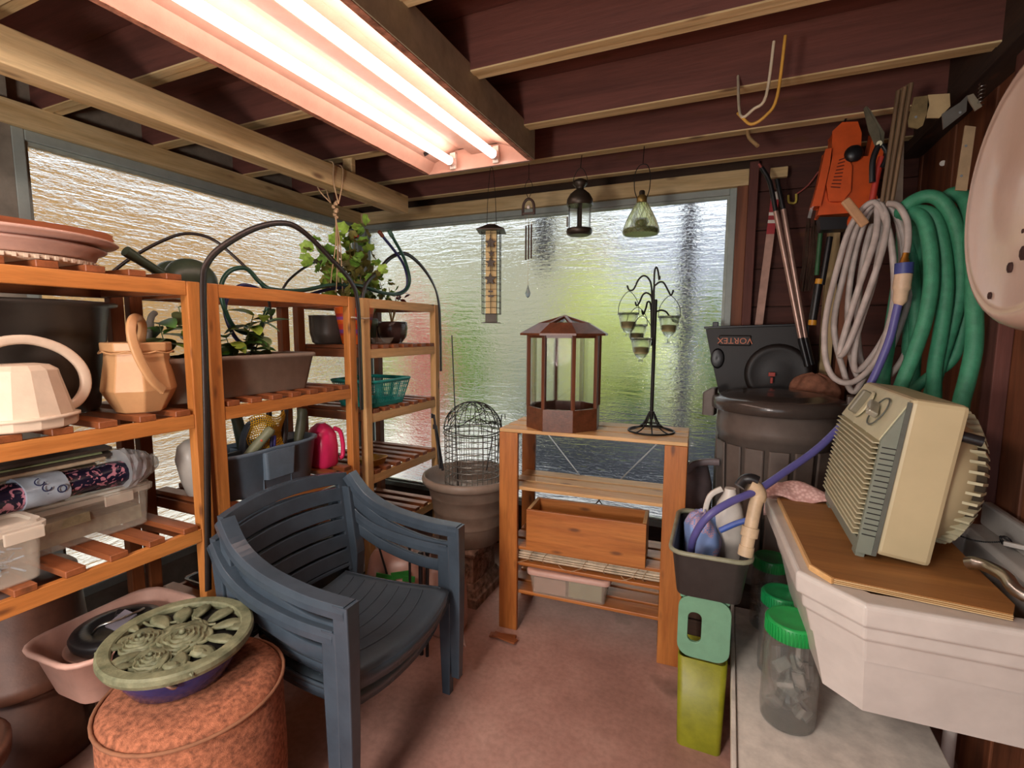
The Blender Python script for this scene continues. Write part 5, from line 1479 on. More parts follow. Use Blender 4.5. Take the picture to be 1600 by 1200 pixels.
# plywood board
Z = .9155
bp = [at(1217, 777, z=Z), at(1268, 882, z=Z), at(1303, 903, z=Z), at(1583, 960, z=Z), at(1586, 945, z=Z), at(1532, 893, z=Z), at(1440, 800, z=Z), at(1290, 768, z=Z)]
M_PLY = wood('stained_plywood', '#a8763f', '#80542a', 'X', .5, .6, bmp=.2)
t = thing('plywood_board', 'stained plywood board laid over the left part of the sink', 'board', (bp[1].x, bp[1].y, .9005))
part('sheet', MB().rings([[V((p.x, p.y, .9008)) for p in bp], [V((p.x, p.y, Z)) for p in bp]], smooth=False), M_PLY, t, world=True)
ed = [(bp[0], bp[1]), (bp[1], bp[2]), (bp[2], bp[3])]
for k, (a, b_) in enumerate(ed[:2]):
    m2 = (a + b_) / 2
    part('pale_edging', MB().bar(V((a.x - .003, a.y - .003, .909)), V((b_.x - .003, b_.y - .003, .909)), .006, .015), M_PALE['Y'], t, world=True)
for k in range(3):
    part('ply_layer', MB().bar(V((bp[2].x, bp[2].y - .0015, .9035 + k * .0045)), V((bp[3].x, bp[3].y - .0015, .9035 + k * .0045)), .003, .002), M_LUMBER['X'], t, world=True)
# heater
P_HB = plain('khaki_heater_case', '#bdb08b', .45, var=.05, scale=6)
P_HG = plain('grey_green_bezel', '#7b8376', .45, var=.05)
P_HL = plain('pale_louvre', '#c2bd9d', .45, var=.05)
lean = math.radians(6.7)
t = thing('fan_heater', 'beige and grey electric fan heater leaning back on the plywood board', 'heater', (.326, 1.486, .9345), rot=(0, lean, 0))
HW, HH = .47, .415
part('case', MB().span((.042, 0, .004), (.158, HW, HH)), P_HB, t, bev=.012)
mb = MB().rings([[V((x, y, z)) for x, z in ((.0, 0), (.0, .30), (.042, .40), (.042, 0))] for y in (.0, .014)], smooth=False)
mb.rings([[V((x, y, z)) for x, z in ((.0, 0), (.0, .30), (.042, .40), (.042, 0))] for y in (HW - .014, HW)], smooth=False)
mb.span((.0, .014, 0), (.042, HW - .014, .035))
part('bezel', mb, P_HG, t, bev=.003)
for k in range(17):
    part('side_slot', MB().span((.004, -.0015, .05 + k * .0145), (.034, .0005, .0525 + k * .0145)), M_BLACK, t)
part('trim_band', MB().span((.034, -.003, .002), (.044, .0, .405)), plain('dark_grey_trim', '#5c6058', .5), t)
cpn = MB().rings([[V((-.004, .012, .298)), V((-.004, HW - .012, .298)), V((.042, HW - .012, .408)), V((.042, .012, .408))],
                 [V((.01, .012, .29)), V((.01, HW - .012, .29)), V((.056, HW - .012, .40)), V((.056, .012, .40))]], smooth=False)
cpn = part('control_panel', cpn, P_HL, t, bev=.004)
sl_ang = math.atan2(.046, .11)
for k in range(19):
    z = .043 + k * .0136
    mb = MB().rings([[V((-.014, y, z)), V((-.012, y, z + .003)), V((.008, y, z + .005)), V((.008, y, z + .002))] for y in (.012, HW - .012)], smooth=False)
    part('louvre', mb, P_HL, t)
for y in (HW * .33, HW * .66):
    part('louvre_stay', MB().tube([(.003, y, .04), (.003, y, .295)], .002, 5), P_HL, t)
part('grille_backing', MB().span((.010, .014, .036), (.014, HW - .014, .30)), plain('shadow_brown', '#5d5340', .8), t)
X = Matrix.Translation((.015, .27, .352)) @ Matrix.Rotation(-sl_ang - PI / 2 + PI, 4, 'Y')
Xp = Matrix.Translation((.02, 0, .355)) @ Matrix.Rotation(sl_ang, 4, 'Y')   # local -x is out of the panel
part('lever_switch', MB(Xp).box((-.018, .29, 0), (.03, .022, .075)), plain('switch_grey', '#75715f', .4), cpn, bev=.005)
part('switch_recess', MB(Xp).lathe([(.045, 0), (.045, .004), (.04, .005), (0, .003)], (-.006, .29, .0), 24, rot=Euler((0, -PI / 2, 0)).to_matrix()), P_HL, cpn)
part('dial_ring', MB(Xp).tube([(-.006, .14 + .048 * math.cos(2 * PI * i / 28), .042 * math.sin(2 * PI * i / 28)) for i in range(28)], .0022, 5, closed=True), MATS['dark_grey_trim'], cpn)
part('dial_knob', MB(Xp).box((-.018, .15, 0), (.026, .06, .018), (.5, 0, 0)).tube([(-.03, .135, -.008), (-.034, .135, -.008)], .006, 10), plain('silver_knob', '#aaa594', .3, .3), cpn, bev=.004)
# fan housing on the back with radial fins
rot = Euler((0, PI / 2, 0)).to_matrix()
part('fan_housing', MB().lathe([(.205, 0), (.20, .02), (.178, .062), (.16, .075), (0, .076)], (.158, HW / 2, .20), 36, rot=rot), P_HB, t)
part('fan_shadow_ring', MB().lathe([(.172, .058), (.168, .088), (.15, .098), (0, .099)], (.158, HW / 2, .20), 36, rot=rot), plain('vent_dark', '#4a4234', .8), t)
for k in range(44):
    a = 2 * PI * k / 44
    mb = MB(Matrix.Translation((.158, HW / 2, .20)) @ Matrix.Rotation(a, 4, 'X'))
    mb.rings([[V((.060, -.0035, .150)), V((.060, .0035, .150)), V((.040, .0035, .186)), V((.040, -.0035, .186))], [V((.100, -.0035, .150)), V((.100, .0035, .150)), V((.074, .0035, .190)), V((.074, -.0035, .190))]], smooth=False)
    part('vent_fin', mb, P_HL, t)
part('cable_boss', MB().tube([(.155, .03, .34), (.20, .02, .335)], .013, 10), M_BLACK, t)
for zf in (.0,):
    [part('foot', MB().span((.006, y_f, -.017), (.026, y_f + .04, .005)), P_HG, t) for y_f in (.02, .41)]

# --- pink towel over the back corner of the sink
def cloth(name, label, cat, fn, nu, nv, mat, th=.006, grp=None):
    rs = [[fn(i / nu, j / nv) for j in range(nv + 1)] for i in range(nu + 1)]
    o = single(name, MB().rings(rs, closed=False), mat, label, cat)
    solid(o, th, 1); return o
m, nt, b = _new('pink_chenille'); c = coords(nt, rand=False)
wv = N(nt, 'ShaderNodeTexVoronoi', Scale=95.0); nt.links.new(c, wv.inputs['Vector'])
nt.links.new(ramp(nt, wv.outputs['Distance'], [(.1, '#ecc8c0'), (.7, '#c79a92')]), b.inputs['Base Color']); b.inputs['Roughness'].default_value = 1
bump(nt, b, wv.outputs['Distance'], -.9, .008)
p0 = at(1190, 770, z=.91); 
def tw(u, v):
    x = .150 + .33 * u; y = 1.93 + .12 * v
    z = .915 + .035 * math.sin(PI * v) * (1 + .3 * math.sin(9 * u)) + .01 * math.sin(14 * u + 5 * v)
    if v > .72: z -= (v - .72) * .35
    return V((x, y, z))
cloth('pink_towel', 'bumpy pink chenille towel bunched along the back of the sink', 'towel', tw, 34, 16, m, .008)

# ================================================================== jars on the white bench under the sink
t = thing('low_bench', 'white low bench under the sink carrying the jars', 'bench', (.32, 1.75, 0))
part('bench_top', MB().span((.075, 1.28, .275), (.62, 2.28, .30)), M_WHITE, t, world=True, bev=.004)
part('front_lip', MB().span((.060, 1.28, .255), (.074, 2.28, .312)), M_WHITE, t, world=True, bev=.003)
for x, y in ((.1, 1.32), (.58, 1.32), (.1, 2.24), (.58, 2.24)): part('leg', MB().span((x - .02, y - .02, 0), (x + .02, y + .02, .275)), M_WHITE, t, world=True)
M_GLID = {0: plain('bright_green_lid', '#1f9a4a', .35, var=.08), 1: plain('mid_green_lid', '#198a4c', .35), 2: plain('deep_green_lid', '#1d7a3c', .35)}
m, nt, b = _new('jar_plastic'); b.inputs['Transmission Weight'].default_value = .9; b.inputs['Roughness'].default_value = .06; b.inputs['Base Color'].default_value = (.85, .88, .84, 1); b.inputs['IOR'].default_value = 1.2; b.inputs['Alpha'].default_value = .38
M_JAR = m
def jar(label, c, k, fill, embossed=False):
    t = thing('jar', label, 'jar', c, group='big jars with green lids on the bench')
    part('jar_body', MB().lathe([(.06, 0), (.068, .006), (.071, .05), (.070, .06), (.071, .20), (.066, .235), (.058, .25), (.058, .268), (.055, .268), (.055, .25), (.067, .2), (.067, .01), (0, .008)], n=32), M_JAR, t)
    lo_ = part('lid', MB().lathe([(.060, .25), (.066, .252), (.067, .292), (.062, .298), (.058, .296), (.03, .2965), (0, .297)], n=40), M_GLID[k], t)
    me = MB().box((0, 0, 0), (.003, .003, .036)).mesh('lid_rib', M_GLID[k])
    for i in range(48):
        a = 2 * PI * i / 48; o = link('lid_rib', me, lo_); o.location = (.0675 * math.cos(a), .0675 * math.sin(a), .272); o.rotation_euler = (0, 0, a)
    rr = random.Random(k); mb = MB()
    if fill == 'bags':
        for i in range(26):
            c_ = V((rr.uniform(-.035, .035), rr.uniform(-.035, .035), rr.uniform(.03, .21))); mb.box(c_, (.04, .03, .012), (rr.uniform(0, 3), rr.uniform(0, 3), rr.uniform(0, 3)))
        part('contents', mb, plain('shiny_packets', '#b8bab4', .25, .4, var=.3), t, kind='stuff')
    elif fill == 'sticks':
        for i in range(60):
            a, r = rr.uniform(0, 6.28), rr.uniform(0, .05); mb.tube([(r * math.cos(a), r * math.sin(a), .012), (r * math.cos(a + .3), r * math.sin(a + .3), .225)], .003, 4)
        part('contents', mb, plain('bamboo_sticks', '#a57c55', .7), t, kind='stuff')
    else:
        for i in range(120):
            c_ = V((rr.uniform(-.042, .042), rr.uniform(-.042, .042), rr.uniform(.015, .2))); a = rr.uniform(0, 6)
            mb.tube([c_, c_ + V((.02 * math.cos(a), .02 * math.sin(a), rr.uniform(-.01, .01)))], .003, 4)
        part('contents', mb, plain('dark_seed_pods', '#4f4439', .8, var=.5), t, kind='stuff')
    return t
for lab, (px, py), k, fl, s in (('front clear jar with a bright green ribbed lid, shiny packets inside', (1240, 966), 0, 'bags', 1.12), ('middle jar with a green lid, bamboo sticks inside', (1224, 925), 1, 'sticks', 1.0), ('rear jar with a deep green lid, dark pods inside', (1206, 870), 2, 'pods', 1.0)):
    p = at(px, py, z=.3 + .297 * s)
    j = jar(lab, (p.x, p.y, .3005), k, fl); j.scale = (s, s, s)
p = at(1206, 870, z=.6)

# ================================================================== dark tub, cloth, jug, pipe, green step and bin
def tub_at(px0): pass
t = thing('green_step', 'pale green plastic step with a hand hole, under the dark tub', 'stool', (-.02, 1.93, 0))
m_gs = plain('sage_plastic', '#6f9e80', .45, var=.06)
z0, z1 = .36, .585
fr = rrect(.172, z1 - z0, .045, 0, 5)
hole = [V((p.x * 1, p.y, 0)) for p in rrect(.045, .11, .02, 0, 5)]
def panel(mb, y, th, cx, cz):
    o = [V((p.x + cx, y, p.y + cz)) for p in fr]; h_ = [V((p.x + cx - .03, y, p.y + cz + .0)) for p in hole]
    o2 = [p + V((0, th, 0)) for p in o]; h2 = [p + V((0, th, 0)) for p in h_]
    mb.rings([o, h_, h2, o2], smooth=False, loop=True)
mb = MB(); panel(mb, 1.745, .012, -.035, (z0 + z1) / 2)
part('front_panel', mb, m_gs, t, world=True, bev=.002)
mb = MB().span((-.118, 1.757, z1 - .016), (.045, 2.10, z1))
part('top_panel', mb, m_gs, t, world=True, bev=.004)
part('side_panel', MB().span((-.118, 1.93, .0), (-.106, 2.10, z1 - .016)), m_gs, t, world=True)
part('side_panel', MB().span((.033, 1.93, .0), (.045, 2.10, z1 - .016)), m_gs, t, world=True)
t = thing('lime_bin', 'yellow green plastic bin below the pale green step\'s panel', 'bin', (-.035, 1.825, 0))
part('bin_body', MB().rings([rrect(.15, .13, .02, 0), rrect(.165, .148, .022, .35), rrect(.155, .138, .02, .35), rrect(.13, .11, .02, .01)]), plain('lime_plastic', '#86881f', .4), t)
zt = .60
t = thing('plastic_tub', 'black rectangular plastic tub with an olive rim, holding cloths and jug', 'tub', (-.03, 1.93, .5865), rz=.02)
w, d, h = .255, .44, .165
mb = MB().rings([rrect(w - .05, d - .06, .03, 0), rrect(w - .045, d - .05, .035, .008), rrect(w - .008, d - .01, .045, h - .01)], cap0=True, cap1=False)
mb.rings([rrect(w - .02, d - .022, .04, h - .012), rrect(w - .06, d - .07, .03, .012)], cap0=False, cap1=True)
part('tub_body', mb, plain('charcoal_plastic', '#34302e', .4), t)
part('rim', MB().rings([rrect(w - .008, d - .01, .045, h - .012), rrect(w + .016, d + .016, .055, h - .006), rrect(w + .018, d + .018, .056, h + .002), rrect(w + .004, d + .004, .05, h + .008), rrect(w - .018, d - .02, .04, h - .002)], loop=True), plain('olive_rim', '#8e9079', .45), t)
# checked cloth
m, nt, b = _new('blue_check'); c = coords(nt, rand=False)
ck = N(nt, 'ShaderNodeTexChecker', Scale=150.0); nt.links.new(c, ck.inputs['Vector'])
nz = N(nt, 'ShaderNodeTexNoise', Scale=11.0); nt.links.new(c, nz.inputs['Vector'])
a_ = mixc(nt, ck.outputs['Fac'], '#7f9fd8', '#cfa6b6'); q_ = mixc(nt, ramp(nt, nz.outputs['Fac'], [(.48, 0.0), (.52, 1.0)]), a_, '#86a6e0')
nt.links.new(q_, b.inputs['Base Color']); b.inputs['Roughness'].default_value = .9
cl0 = at(1098, 828, z=.74)
rs = []
for i in range(13):
    th_ = PI * (i + .5) / 13; ring = []
    for j in range(26):
        a = 2 * PI * j / 26; r = .082 * (1 + .28 * noise.noise(V((math.cos(a) * 1.6, math.sin(a) * 1.6, i * .25))) + .30 * noise.noise(V((math.cos(a) * 3.4, math.sin(a) * 3.4, i * .8 + 9))))
        ring.append(V((cl0.x + math.sin(th_) * math.cos(a) * r * .95, cl0.y + .03 + math.sin(th_) * math.sin(a) * r * 1.8, .69 - math.cos(th_) * r * 1.35)))
    rs.append(ring)
o = single('checked_cloth', MB().rings(rs), m, 'crumpled blue and pink checked cloth inside the dark tub', 'cloth'); subd(o, 1)
# jug
P_MILK = MATS['milky_white']
jp = at(1150, 830, z=.80)
t = thing('milk_jug', 'translucent white jug with a loop handle standing in the dark tub', 'jug', (.03, 2.04, .60))
mb = MB().rings([rrect(.10, .10, .03, 0), rrect(.12, .12, .035, .01), rrect(.12, .12, .04, .16), rrect(.09, .09, .035, .235), rrect(.05, .05, .02, .275), rrect(.04, .04, .018, .30)])
part('jug_body', mb, P_MILK, t)
hp = [(-.03, -.02, .30), (-.07, -.03, .27), (-.085, -.03, .2), (-.07, -.03, .13), (-.04, -.03, .10)]
part('handle', MB().sweep(smooth_path(hp, 5), RECT(.02, .018), up=(0, 1, 0)), P_MILK, t, bev=.004)
# PVC trap pipe
t = thing('waste_pipe', 'cream plastic waste pipe with a black elbow leaning in the dark tub', 'pipe', (.05, 1.83, .62))
P_PVC = plain('aged_pvc', '#cdb594', .45)
y_ = 1.80
pa, pb, pc_, pd = at(1164, 868, y=1.76), at(1170, 838, y=1.77), at(1180, 790, y=1.79), at(1186, 772, y=1.80)
part('pipe_body', MB().tube([pa, pb, pc_, pd], .021, 18), P_PVC, t, world=True)
part('coupling', MB().tube([pb, pb.lerp(pc_, .3)], .027, 18), P_PVC, t, world=True)
part('coupling', MB().tube([pa, pa.lerp(pb, .5)], .024, 12), P_PVC, t, world=True)
pe = at(1172, 757, y=1.80)
part('elbow', MB().tube(smooth_path([pc_.lerp(pd, .5), pd, pd.lerp(pe, .5) + V((.002, 0, .006)), pe], 4), .024, 16), P_PVC, t, world=True)
pf = at(1158, 760, y=1.78)
part('rubber_collar', MB().tube(smooth_path([at(1184, 752, y=1.80), at(1174, 748, y=1.80), at(1163, 750, y=1.80), at(1155, 760, y=1.79)], 4), .018, 14), M_BLACK, t, world=True)
# grey watering can behind
P_MAUVE = plain('mauve_grey_plastic', '#6f6365', .45)
t = thing('watering_can', 'mauve grey watering can with a big loop handle behind the dark tub', 'watering can', (-.135, 2.50, .3685))
part('can_body', MB().lathe([(.085, 0), (.092, .01), (.092, .40), (.07, .49), (0, .50)], n=28), P_MAUVE, t)
hp = [at(1124, 722, y=2.44), at(1097, 722, y=2.44), at(1080, 730, y=2.44), at(1074, 755, y=2.44), at(1080, 782, y=2.44), at(1102, 800, y=2.44), at(1122, 806, y=2.44)]
part('handle', MB().sweep(smooth_path(hp, 5), RECT(.03, .03), up=(0, 1, 0)), P_MAUVE, t, world=True, bev=.006)
t = thing('storage_crate', 'wooden crate hidden behind the tub, carrying can and rubbish bin', 'crate', (.17, 2.58, 0))
for k in range(4):
    part('board', MB().span((-.42, -.28, .008 + k * .09), (.30, -.266, .09 + k * .09)), M_DARKWOOD['X'], t, bev=.002)
    part('board', MB().span((-.42, .306, .008 + k * .09), (.30, .32, .09 + k * .09)), M_DARKWOOD['X'], t, bev=.002)
for x in (-.42, .286): part('end_panel', MB().span((x, -.265, 0), (x + .014, .305, .352)), M_DARKWOOD['Y'], t)
part('top_board', MB().span((-.43, -.285, .353), (.31, .325, .368)), M_DARKWOOD['X'], t, bev=.002)

# ================================================================== rubbish bin and the things behind it
P_BIN = plain('brown_grey_plastic', '#6a5f58', .38, var=.08)
bc = at(1224, 634, y=2.52)
t = thing('rubbish_bin', 'big dark grey rubbish bin with a domed lid and clip handles', 'bin', (.215, 2.56, .3685))
BZ = .80
prof = [(.225, 0), (.235, .01), (.262, .66), (.268, .662), (.275, .70), (.268, .78), (.28, .79), (.28, .80), (.262, .80), (.24, .05), (0, .04)]
part('bin_body', MB().lathe(prof, n=48), P_BIN, t)
for k in range(16):
    a = 2 * PI * k / 16
    X = Matrix.Rotation(a, 4, 'Z')
    part('raised_panel', MB(X).rings([[V((.238 + .026 * z / .62, -.044, z)), V((.246 + .026 * z / .62, -.038, z)), V((.246 + .026 * z / .62, .038, z)), V((.238 + .026 * z / .62, .044, z))] for z in (.04, .63)], smooth=False), P_BIN, t, bev=.003)
part('lid', MB().lathe([(.272, .775), (.300, .78), (.302, .81), (.298, .83), (.27, .838), (.25, .846), (.24, .842), (.2, .858), (.19, .855), (.10, .868), (0, .870)], n=56), plain('glossy_bin_lid', '#4a413c', .18, var=.08), t)
for s, a0 in ((-1, PI), (1, 0)):
    a0 = a0 - .15
    X = Matrix.Rotation(a0 + .0, 4, 'Z')
    part('clip_handle', MB(X).rings([[V((.285, -.05, z)), V((.345 if z < .86 else .31, -.045, z)), V((.345 if z < .86 else .31, .045, z)), V((.285, .05, z))] for z in (.73, .76, .84, .862)], smooth=False), P_BIN, t, bev=.008)
t.scale = (.93, .93, 1.0)
# mower deck / blower housing with upside down lettering
t = thing('blower_housing', 'black plastic machine housing with upside down lettering behind the bin', 'garden machine', (.12, 2.92, 1.16))
a = at(1103, 514, y=2.9); b_ = at(1262, 508, y=2.9); c_ = at(1262, 640, y=2.9); d_ = at(1130, 640, y=2.9); e_ = at(1122, 606, y=2.9); f_ = at(1108, 540, y=2.9)
ol = [a, b_, c_, d_, e_, f_]
mb = MB().rings([[V((p.x, 2.86, p.z)) for p in ol], [V((p.x, 2.99, p.z)) for p in ol]], smooth=False)
M_SHELL = plain('black_shell', '#1d1715', .5, var=.1)
part('shell', mb, M_SHELL, t, world=True, bev=.012)
part('top_lip', MB().bar(at(1100, 512, y=2.855), at(1258, 507, y=2.855), .02, .012, up=(0, 0, 1)), M_BLACK, t, world=True, bev=.003)
part('latch_stub', MB().box(at(1118, 508, y=2.9), (.03, .03, .035)), M_BLACK, t, world=True, bev=.004)
lb = at(1148, 532, y=2.85)
npl = part('name_plate', MB().box((lb.x, 2.852, lb.z), (.155, .016, .055)), M_SHELL, t, world=True, bev=.006)
M_VR = plain('orange_red_letters', '#cf7a58', .5, bmp=0)
tp = text_part('lettering', 'VORTEX', .044, M_VR, npl, Matrix.Translation(V((lb.x, 2.8425, lb.z)) - V(t.location)) @ Matrix.Rotation(PI, 4, 'Y') @ Matrix.Rotation(PI / 2, 4, 'X'))
dome = at(1215, 575, y=2.86)
part('fan_cowl', MB().lathe([(.155, 0), (.15, .015), (.13, .022), (.12, .018), (.06, .026), (0, .028)], (dome.x, 2.86, dome.z - .03), 32, sx=1, rot=Euler((PI / 2, 0, 0)).to_matrix()), M_SHELL, t, world=True)
q = at(1206, 585, y=2.79)
part('red_switch', MB().box(q, (.03, .012, .02)).box(q + V((0, 0, -.03)), (.012, .012, .03)), plain('red_plastic', '#a8382a', .4), t, world=True, bev=.002)
part('side_port', MB().lathe([(.03, 0), (.034, .004), (.028, .008), (.0, .004)], at(1121, 560, y=2.856), 20, sy=1.6, rot=Euler((PI / 2, 0, 0)).to_matrix()), M_BLACK, t, world=True)
hc = at(1262, 600, y=2.78)
rs = []
for i in range(11):
    th_ = PI * (i + .5) / 11; ring = []
    for j in range(22):
        a = 2 * PI * j / 22; r = .085 * (1 + .3 * noise.noise(V((math.cos(a) * 1.8, math.sin(a) * 1.8, i * .3 + 4))))
        ring.append(V((hc.x + .03 + math.sin(th_) * math.cos(a) * r * 1.35, hc.y + math.sin(th_) * math.sin(a) * r * .7, hc.z - .03 - math.cos(th_) * r * .95)))
    rs.append(ring)
o = single('work_gloves', MB().rings(rs), plain('tan_canvas', '#8e5f49', .9, var=.2, scale=30, bmp=.4), 'crumpled tan canvas gloves behind the rubbish bin lid', 'gloves'); subd(o, 1)

# ================================================================== long tools in the back right corner
def rod_thing(name, label, cat, segs, y, group=None):
    """segs: list of (partname, [(px,py)..], radius, material)"""
    pts0 = segs[0][1][0]
    t = thing(name, label, cat, at(*pts0, y=y), group=group)
    for (pn, pts, r, mt) in segs:
        P = [at(a, b_, y=y) for a, b_ in pts]
        part(pn, MB().tube(P if len(P) == 2 else smooth_path(P, 4), r, 10), mt, t, world=True)
    return t
M_ALU = plain('pinkish_aluminium', '#b9988a', .35, .5)
rod_thing('long_lopper', 'left of two long handled loppers with a pink grip tip', 'loppers', [('grip', [(1190, 262), (1203, 285), (1212, 330)], .011, M_BLACK), ('tube_handle', [(1212, 330), (1251, 528)], .012, M_ALU), ('lower_socket', [(1251, 528), (1262, 572)], .015, M_BLACK), ('grip_tip', [(1186, 256), (1203, 284)], .006, plain('pink_grip', '#a8524a', .5))], 2.80)
rod_thing('long_lopper', 'right of two long handled loppers with black grip', 'loppers', [('grip', [(1214, 280), (1218, 300), (1224, 327)], .011, M_BLACK), ('tube_handle', [(1224, 327), (1258, 528)], .012, M_ALU), ('lower_socket', [(1258, 528), (1268, 570)], .015, M_BLACK)], 2.82)
t = thing('striped_pole', 'flat pole with red and white top leaning in the corner', 'pole', at(1189, 520, y=2.98))
M_REDP = plain('red_paint', '#a3262c', .5); M_PINKW = plain('pinkish_wood', '#b48f80', .7)
for i, (y0, y1_, mt) in enumerate(((300, 312, M_WHITE), (312, 332, M_REDP), (332, 337, M_WHITE), (337, 344, M_REDP), (344, 349, M_WHITE), (349, 366, M_REDP), (366, 560, M_PINKW))):
    f = lambda yy: 1212 - (yy - 300) * .128
    part('pole_band', MB().bar(at(f(y0), y0, y=2.98), at(f(y1_), y1_, y=2.98), .012 if i < 9 else .02, .038, up=(1, 0, 0)), mt, t, world=True)
part('wood_block', MB().box(at(1217, 270, y=2.98), (.08, .03, .05)), M_LUMBER['X'], t, world=True, bev=.003)
rod_thing('garden_lopper', 'dark green and black handled lopper with a yellow ring', 'loppers', [('green_arm', [(1288, 300), (1276, 430)], .010, plain('arm_green', '#2f5b38', .5)), ('black_arm', [(1297, 370), (1284, 445)], .013, M_BLACK), ('yellow_ring', [(1281, 436), (1279, 444)], .017, plain('ring_yellow', '#d0932a', .4)), ('grip', [(1279, 444), (1270, 500)], .018, M_BLACK), ('yellow_end', [(1270, 500), (1269, 508)], .018, MATS['ring_yellow'])], 2.74)
t = thing('wire_brush', 'bundle of thin dark twigs hanging in the corner', 'twigs', at(1262, 450, y=2.85))
rr = random.Random(3); mb = MB()
for i in range(30):
    x0 = rr.uniform(1260, 1280); mb.tube([at(x0, 345 + rr.uniform(-5, 8), y=2.85 + rr.uniform(-.02, .02)), at(x0 - 4 + rr.uniform(-4, 4), 400, y=2.85), at(x0 - 12 + rr.uniform(-9, 6), 455, y=2.85 + rr.uniform(-.02, .02))], .0015, 4)
part('twigs', mb, M_DARKWOOD['Z'], t, world=True, kind='stuff')
t = thing('yellow_hook', 'small yellow hook on a red wire on the back wall', 'hook', at(1239, 310, y=3.03))
part('hook_body', MB().tube(smooth_path([at(1232, 305, y=3.03), at(1233, 316, y=3.03), at(1243, 316, y=3.03), at(1244, 303, y=3.03)], 4), .006, 8), plain('hook_yellow', '#d8c25a', .5), t, world=True)
part('red_wire', MB().tube(smooth_path([at(1245, 303, y=3.03), at(1262, 290, y=3.02), at(1279, 268, y=3.0)], 4), .004, 6), MATS['pink_grip'], t, world=True)
# wood battens on the back wall
for i, (px, z0, z1) in enumerate(((1300, 1.2, 2.2), (1325, 1.15, 2.15))):
    x = at(px, 400, y=3.03).x
    struct('batten', MB().span((x - .025, 3.0, z0), (x + .025, 3.058, z1)), (M_RUST if i else M_LUMBER)['Z'], parent=wb_)

# --- orange hedge trimmer
P_OR = plain('orange_shell', '#d0551f', .4, var=.08)
t = thing('hedge_trimmer', 'orange electric hedge trimmer body hung upside down from a joist', 'power tool', at(1320, 360, y=2.55))
def poly_part(name, px, y0, y1_, mat, t, bev=.01):
    P = [at(a, b_, y=(y0 + y1_) / 2) for a, b_ in px]
    return part(name, MB().rings([[V((p.x, y0, p.z)) for p in P], [V((p.x, y1_, p.z)) for p in P]], smooth=False), mat, t, world=True, bev=bev)
poly_part('body_shell', [(1297, 212), (1312, 198), (1336, 197), (1342, 215), (1340, 250), (1352, 250), (1362, 205), (1372, 215), (1375, 245), (1362, 300), (1368, 318), (1352, 335), (1275, 340), (1283, 300), (1296, 262)], 2.50, 2.60, P_OR, t)
poly_part('guard_side', [(1287, 238), (1297, 236), (1294, 262), (1280, 325), (1266, 326), (1276, 290)], 2.47, 2.55, P_OR, t)
poly_part('front_bulge', [(1300, 245), (1318, 238), (1330, 262), (1328, 300), (1316, 316), (1294, 316), (1290, 290)], 2.475, 2.51, P_OR, t, .014)
for k in range(9):
    a_ = at(1299 + k * .6, 290 - k * 6, y=2.468); b_ = at(1316 + k * .2, 276 - k * 4.6, y=2.468)
    part('cooling_slot', MB().tube([at(1298 + k * 1.6, 292 - k * 5.2, y=2.473), at(1313 + k * 1.0, 293 - k * 5.8, y=2.473)], .0022, 5), plain('slot_red', '#5a1a10', .6), t, world=True)
part('motor_knob', MB().sphere(at(1334, 240, y=2.475), .034, 14, (1, .5, 1)), M_BLACK, t, world=True)
poly_part('blade_block', [(1277, 342), (1325, 342), (1322, 360), (1280, 362)], 2.50, 2.58, M_BLACK, t, .006)
part('side_knob', MB().sphere(at(1333, 347, y=2.49), .028, 12, (.8, .8, 1.25)), P_OR, t, world=True)
part('blade', MB().bar(at(1268, 325, y=2.53), at(1264, 341, y=2.53), .004, .012), M_STEEL, t, world=True)
part('hanging_loop', MB().tube(smooth_path([at(1322, 205, y=2.55), at(1320, 190, y=2.53), V((at(1320, 190, y=2.53).x, 2.5, 2.38))], 4), .004, 6), M_BLACK, t, world=True)
# --- hedge shears
t = thing('hedge_shears', 'old hedge shears with open steel blades hanging beside the orange trimmer', 'shears', at(1374, 235, y=2.2))
M_OLD = plain('old_steel', '#857f6a', .4, .7, var=.2)
poly_part('blade', [(1349, 170), (1353, 166), (1374, 205), (1377, 225), (1367, 228), (1357, 205)], 2.195, 2.20, M_OLD, t, .001)
poly_part('blade', [(1354, 166), (1360, 172), (1382, 208), (1380, 226), (1372, 222), (1364, 195)], 2.203, 2.208, M_OLD, t, .001)
part('pivot', MB().tube([at(1374, 224, y=2.19), at(1374, 224, y=2.215)], .009, 12), M_OLD, t, world=True)
part('arm', MB().tube(smooth_path([at(1374, 224, y=2.2), at(1364, 250, y=2.2), at(1363, 285, y=2.2)], 4), .010, 8), M_BLACK, t, world=True)
part('arm', MB().tube(smooth_path([at(1376, 224, y=2.21), at(1386, 240, y=2.21), at(1378, 262, y=2.21)], 4), .008, 8), M_BLACK, t, world=True)
part('red_handle', MB().tube(smooth_path([at(1378, 245, y=2.22), at(1370, 275, y=2.22), at(1362, 318, y=2.22)], 4), .011, 10), plain('tool_red', '#b5372a', .45), t, world=True)
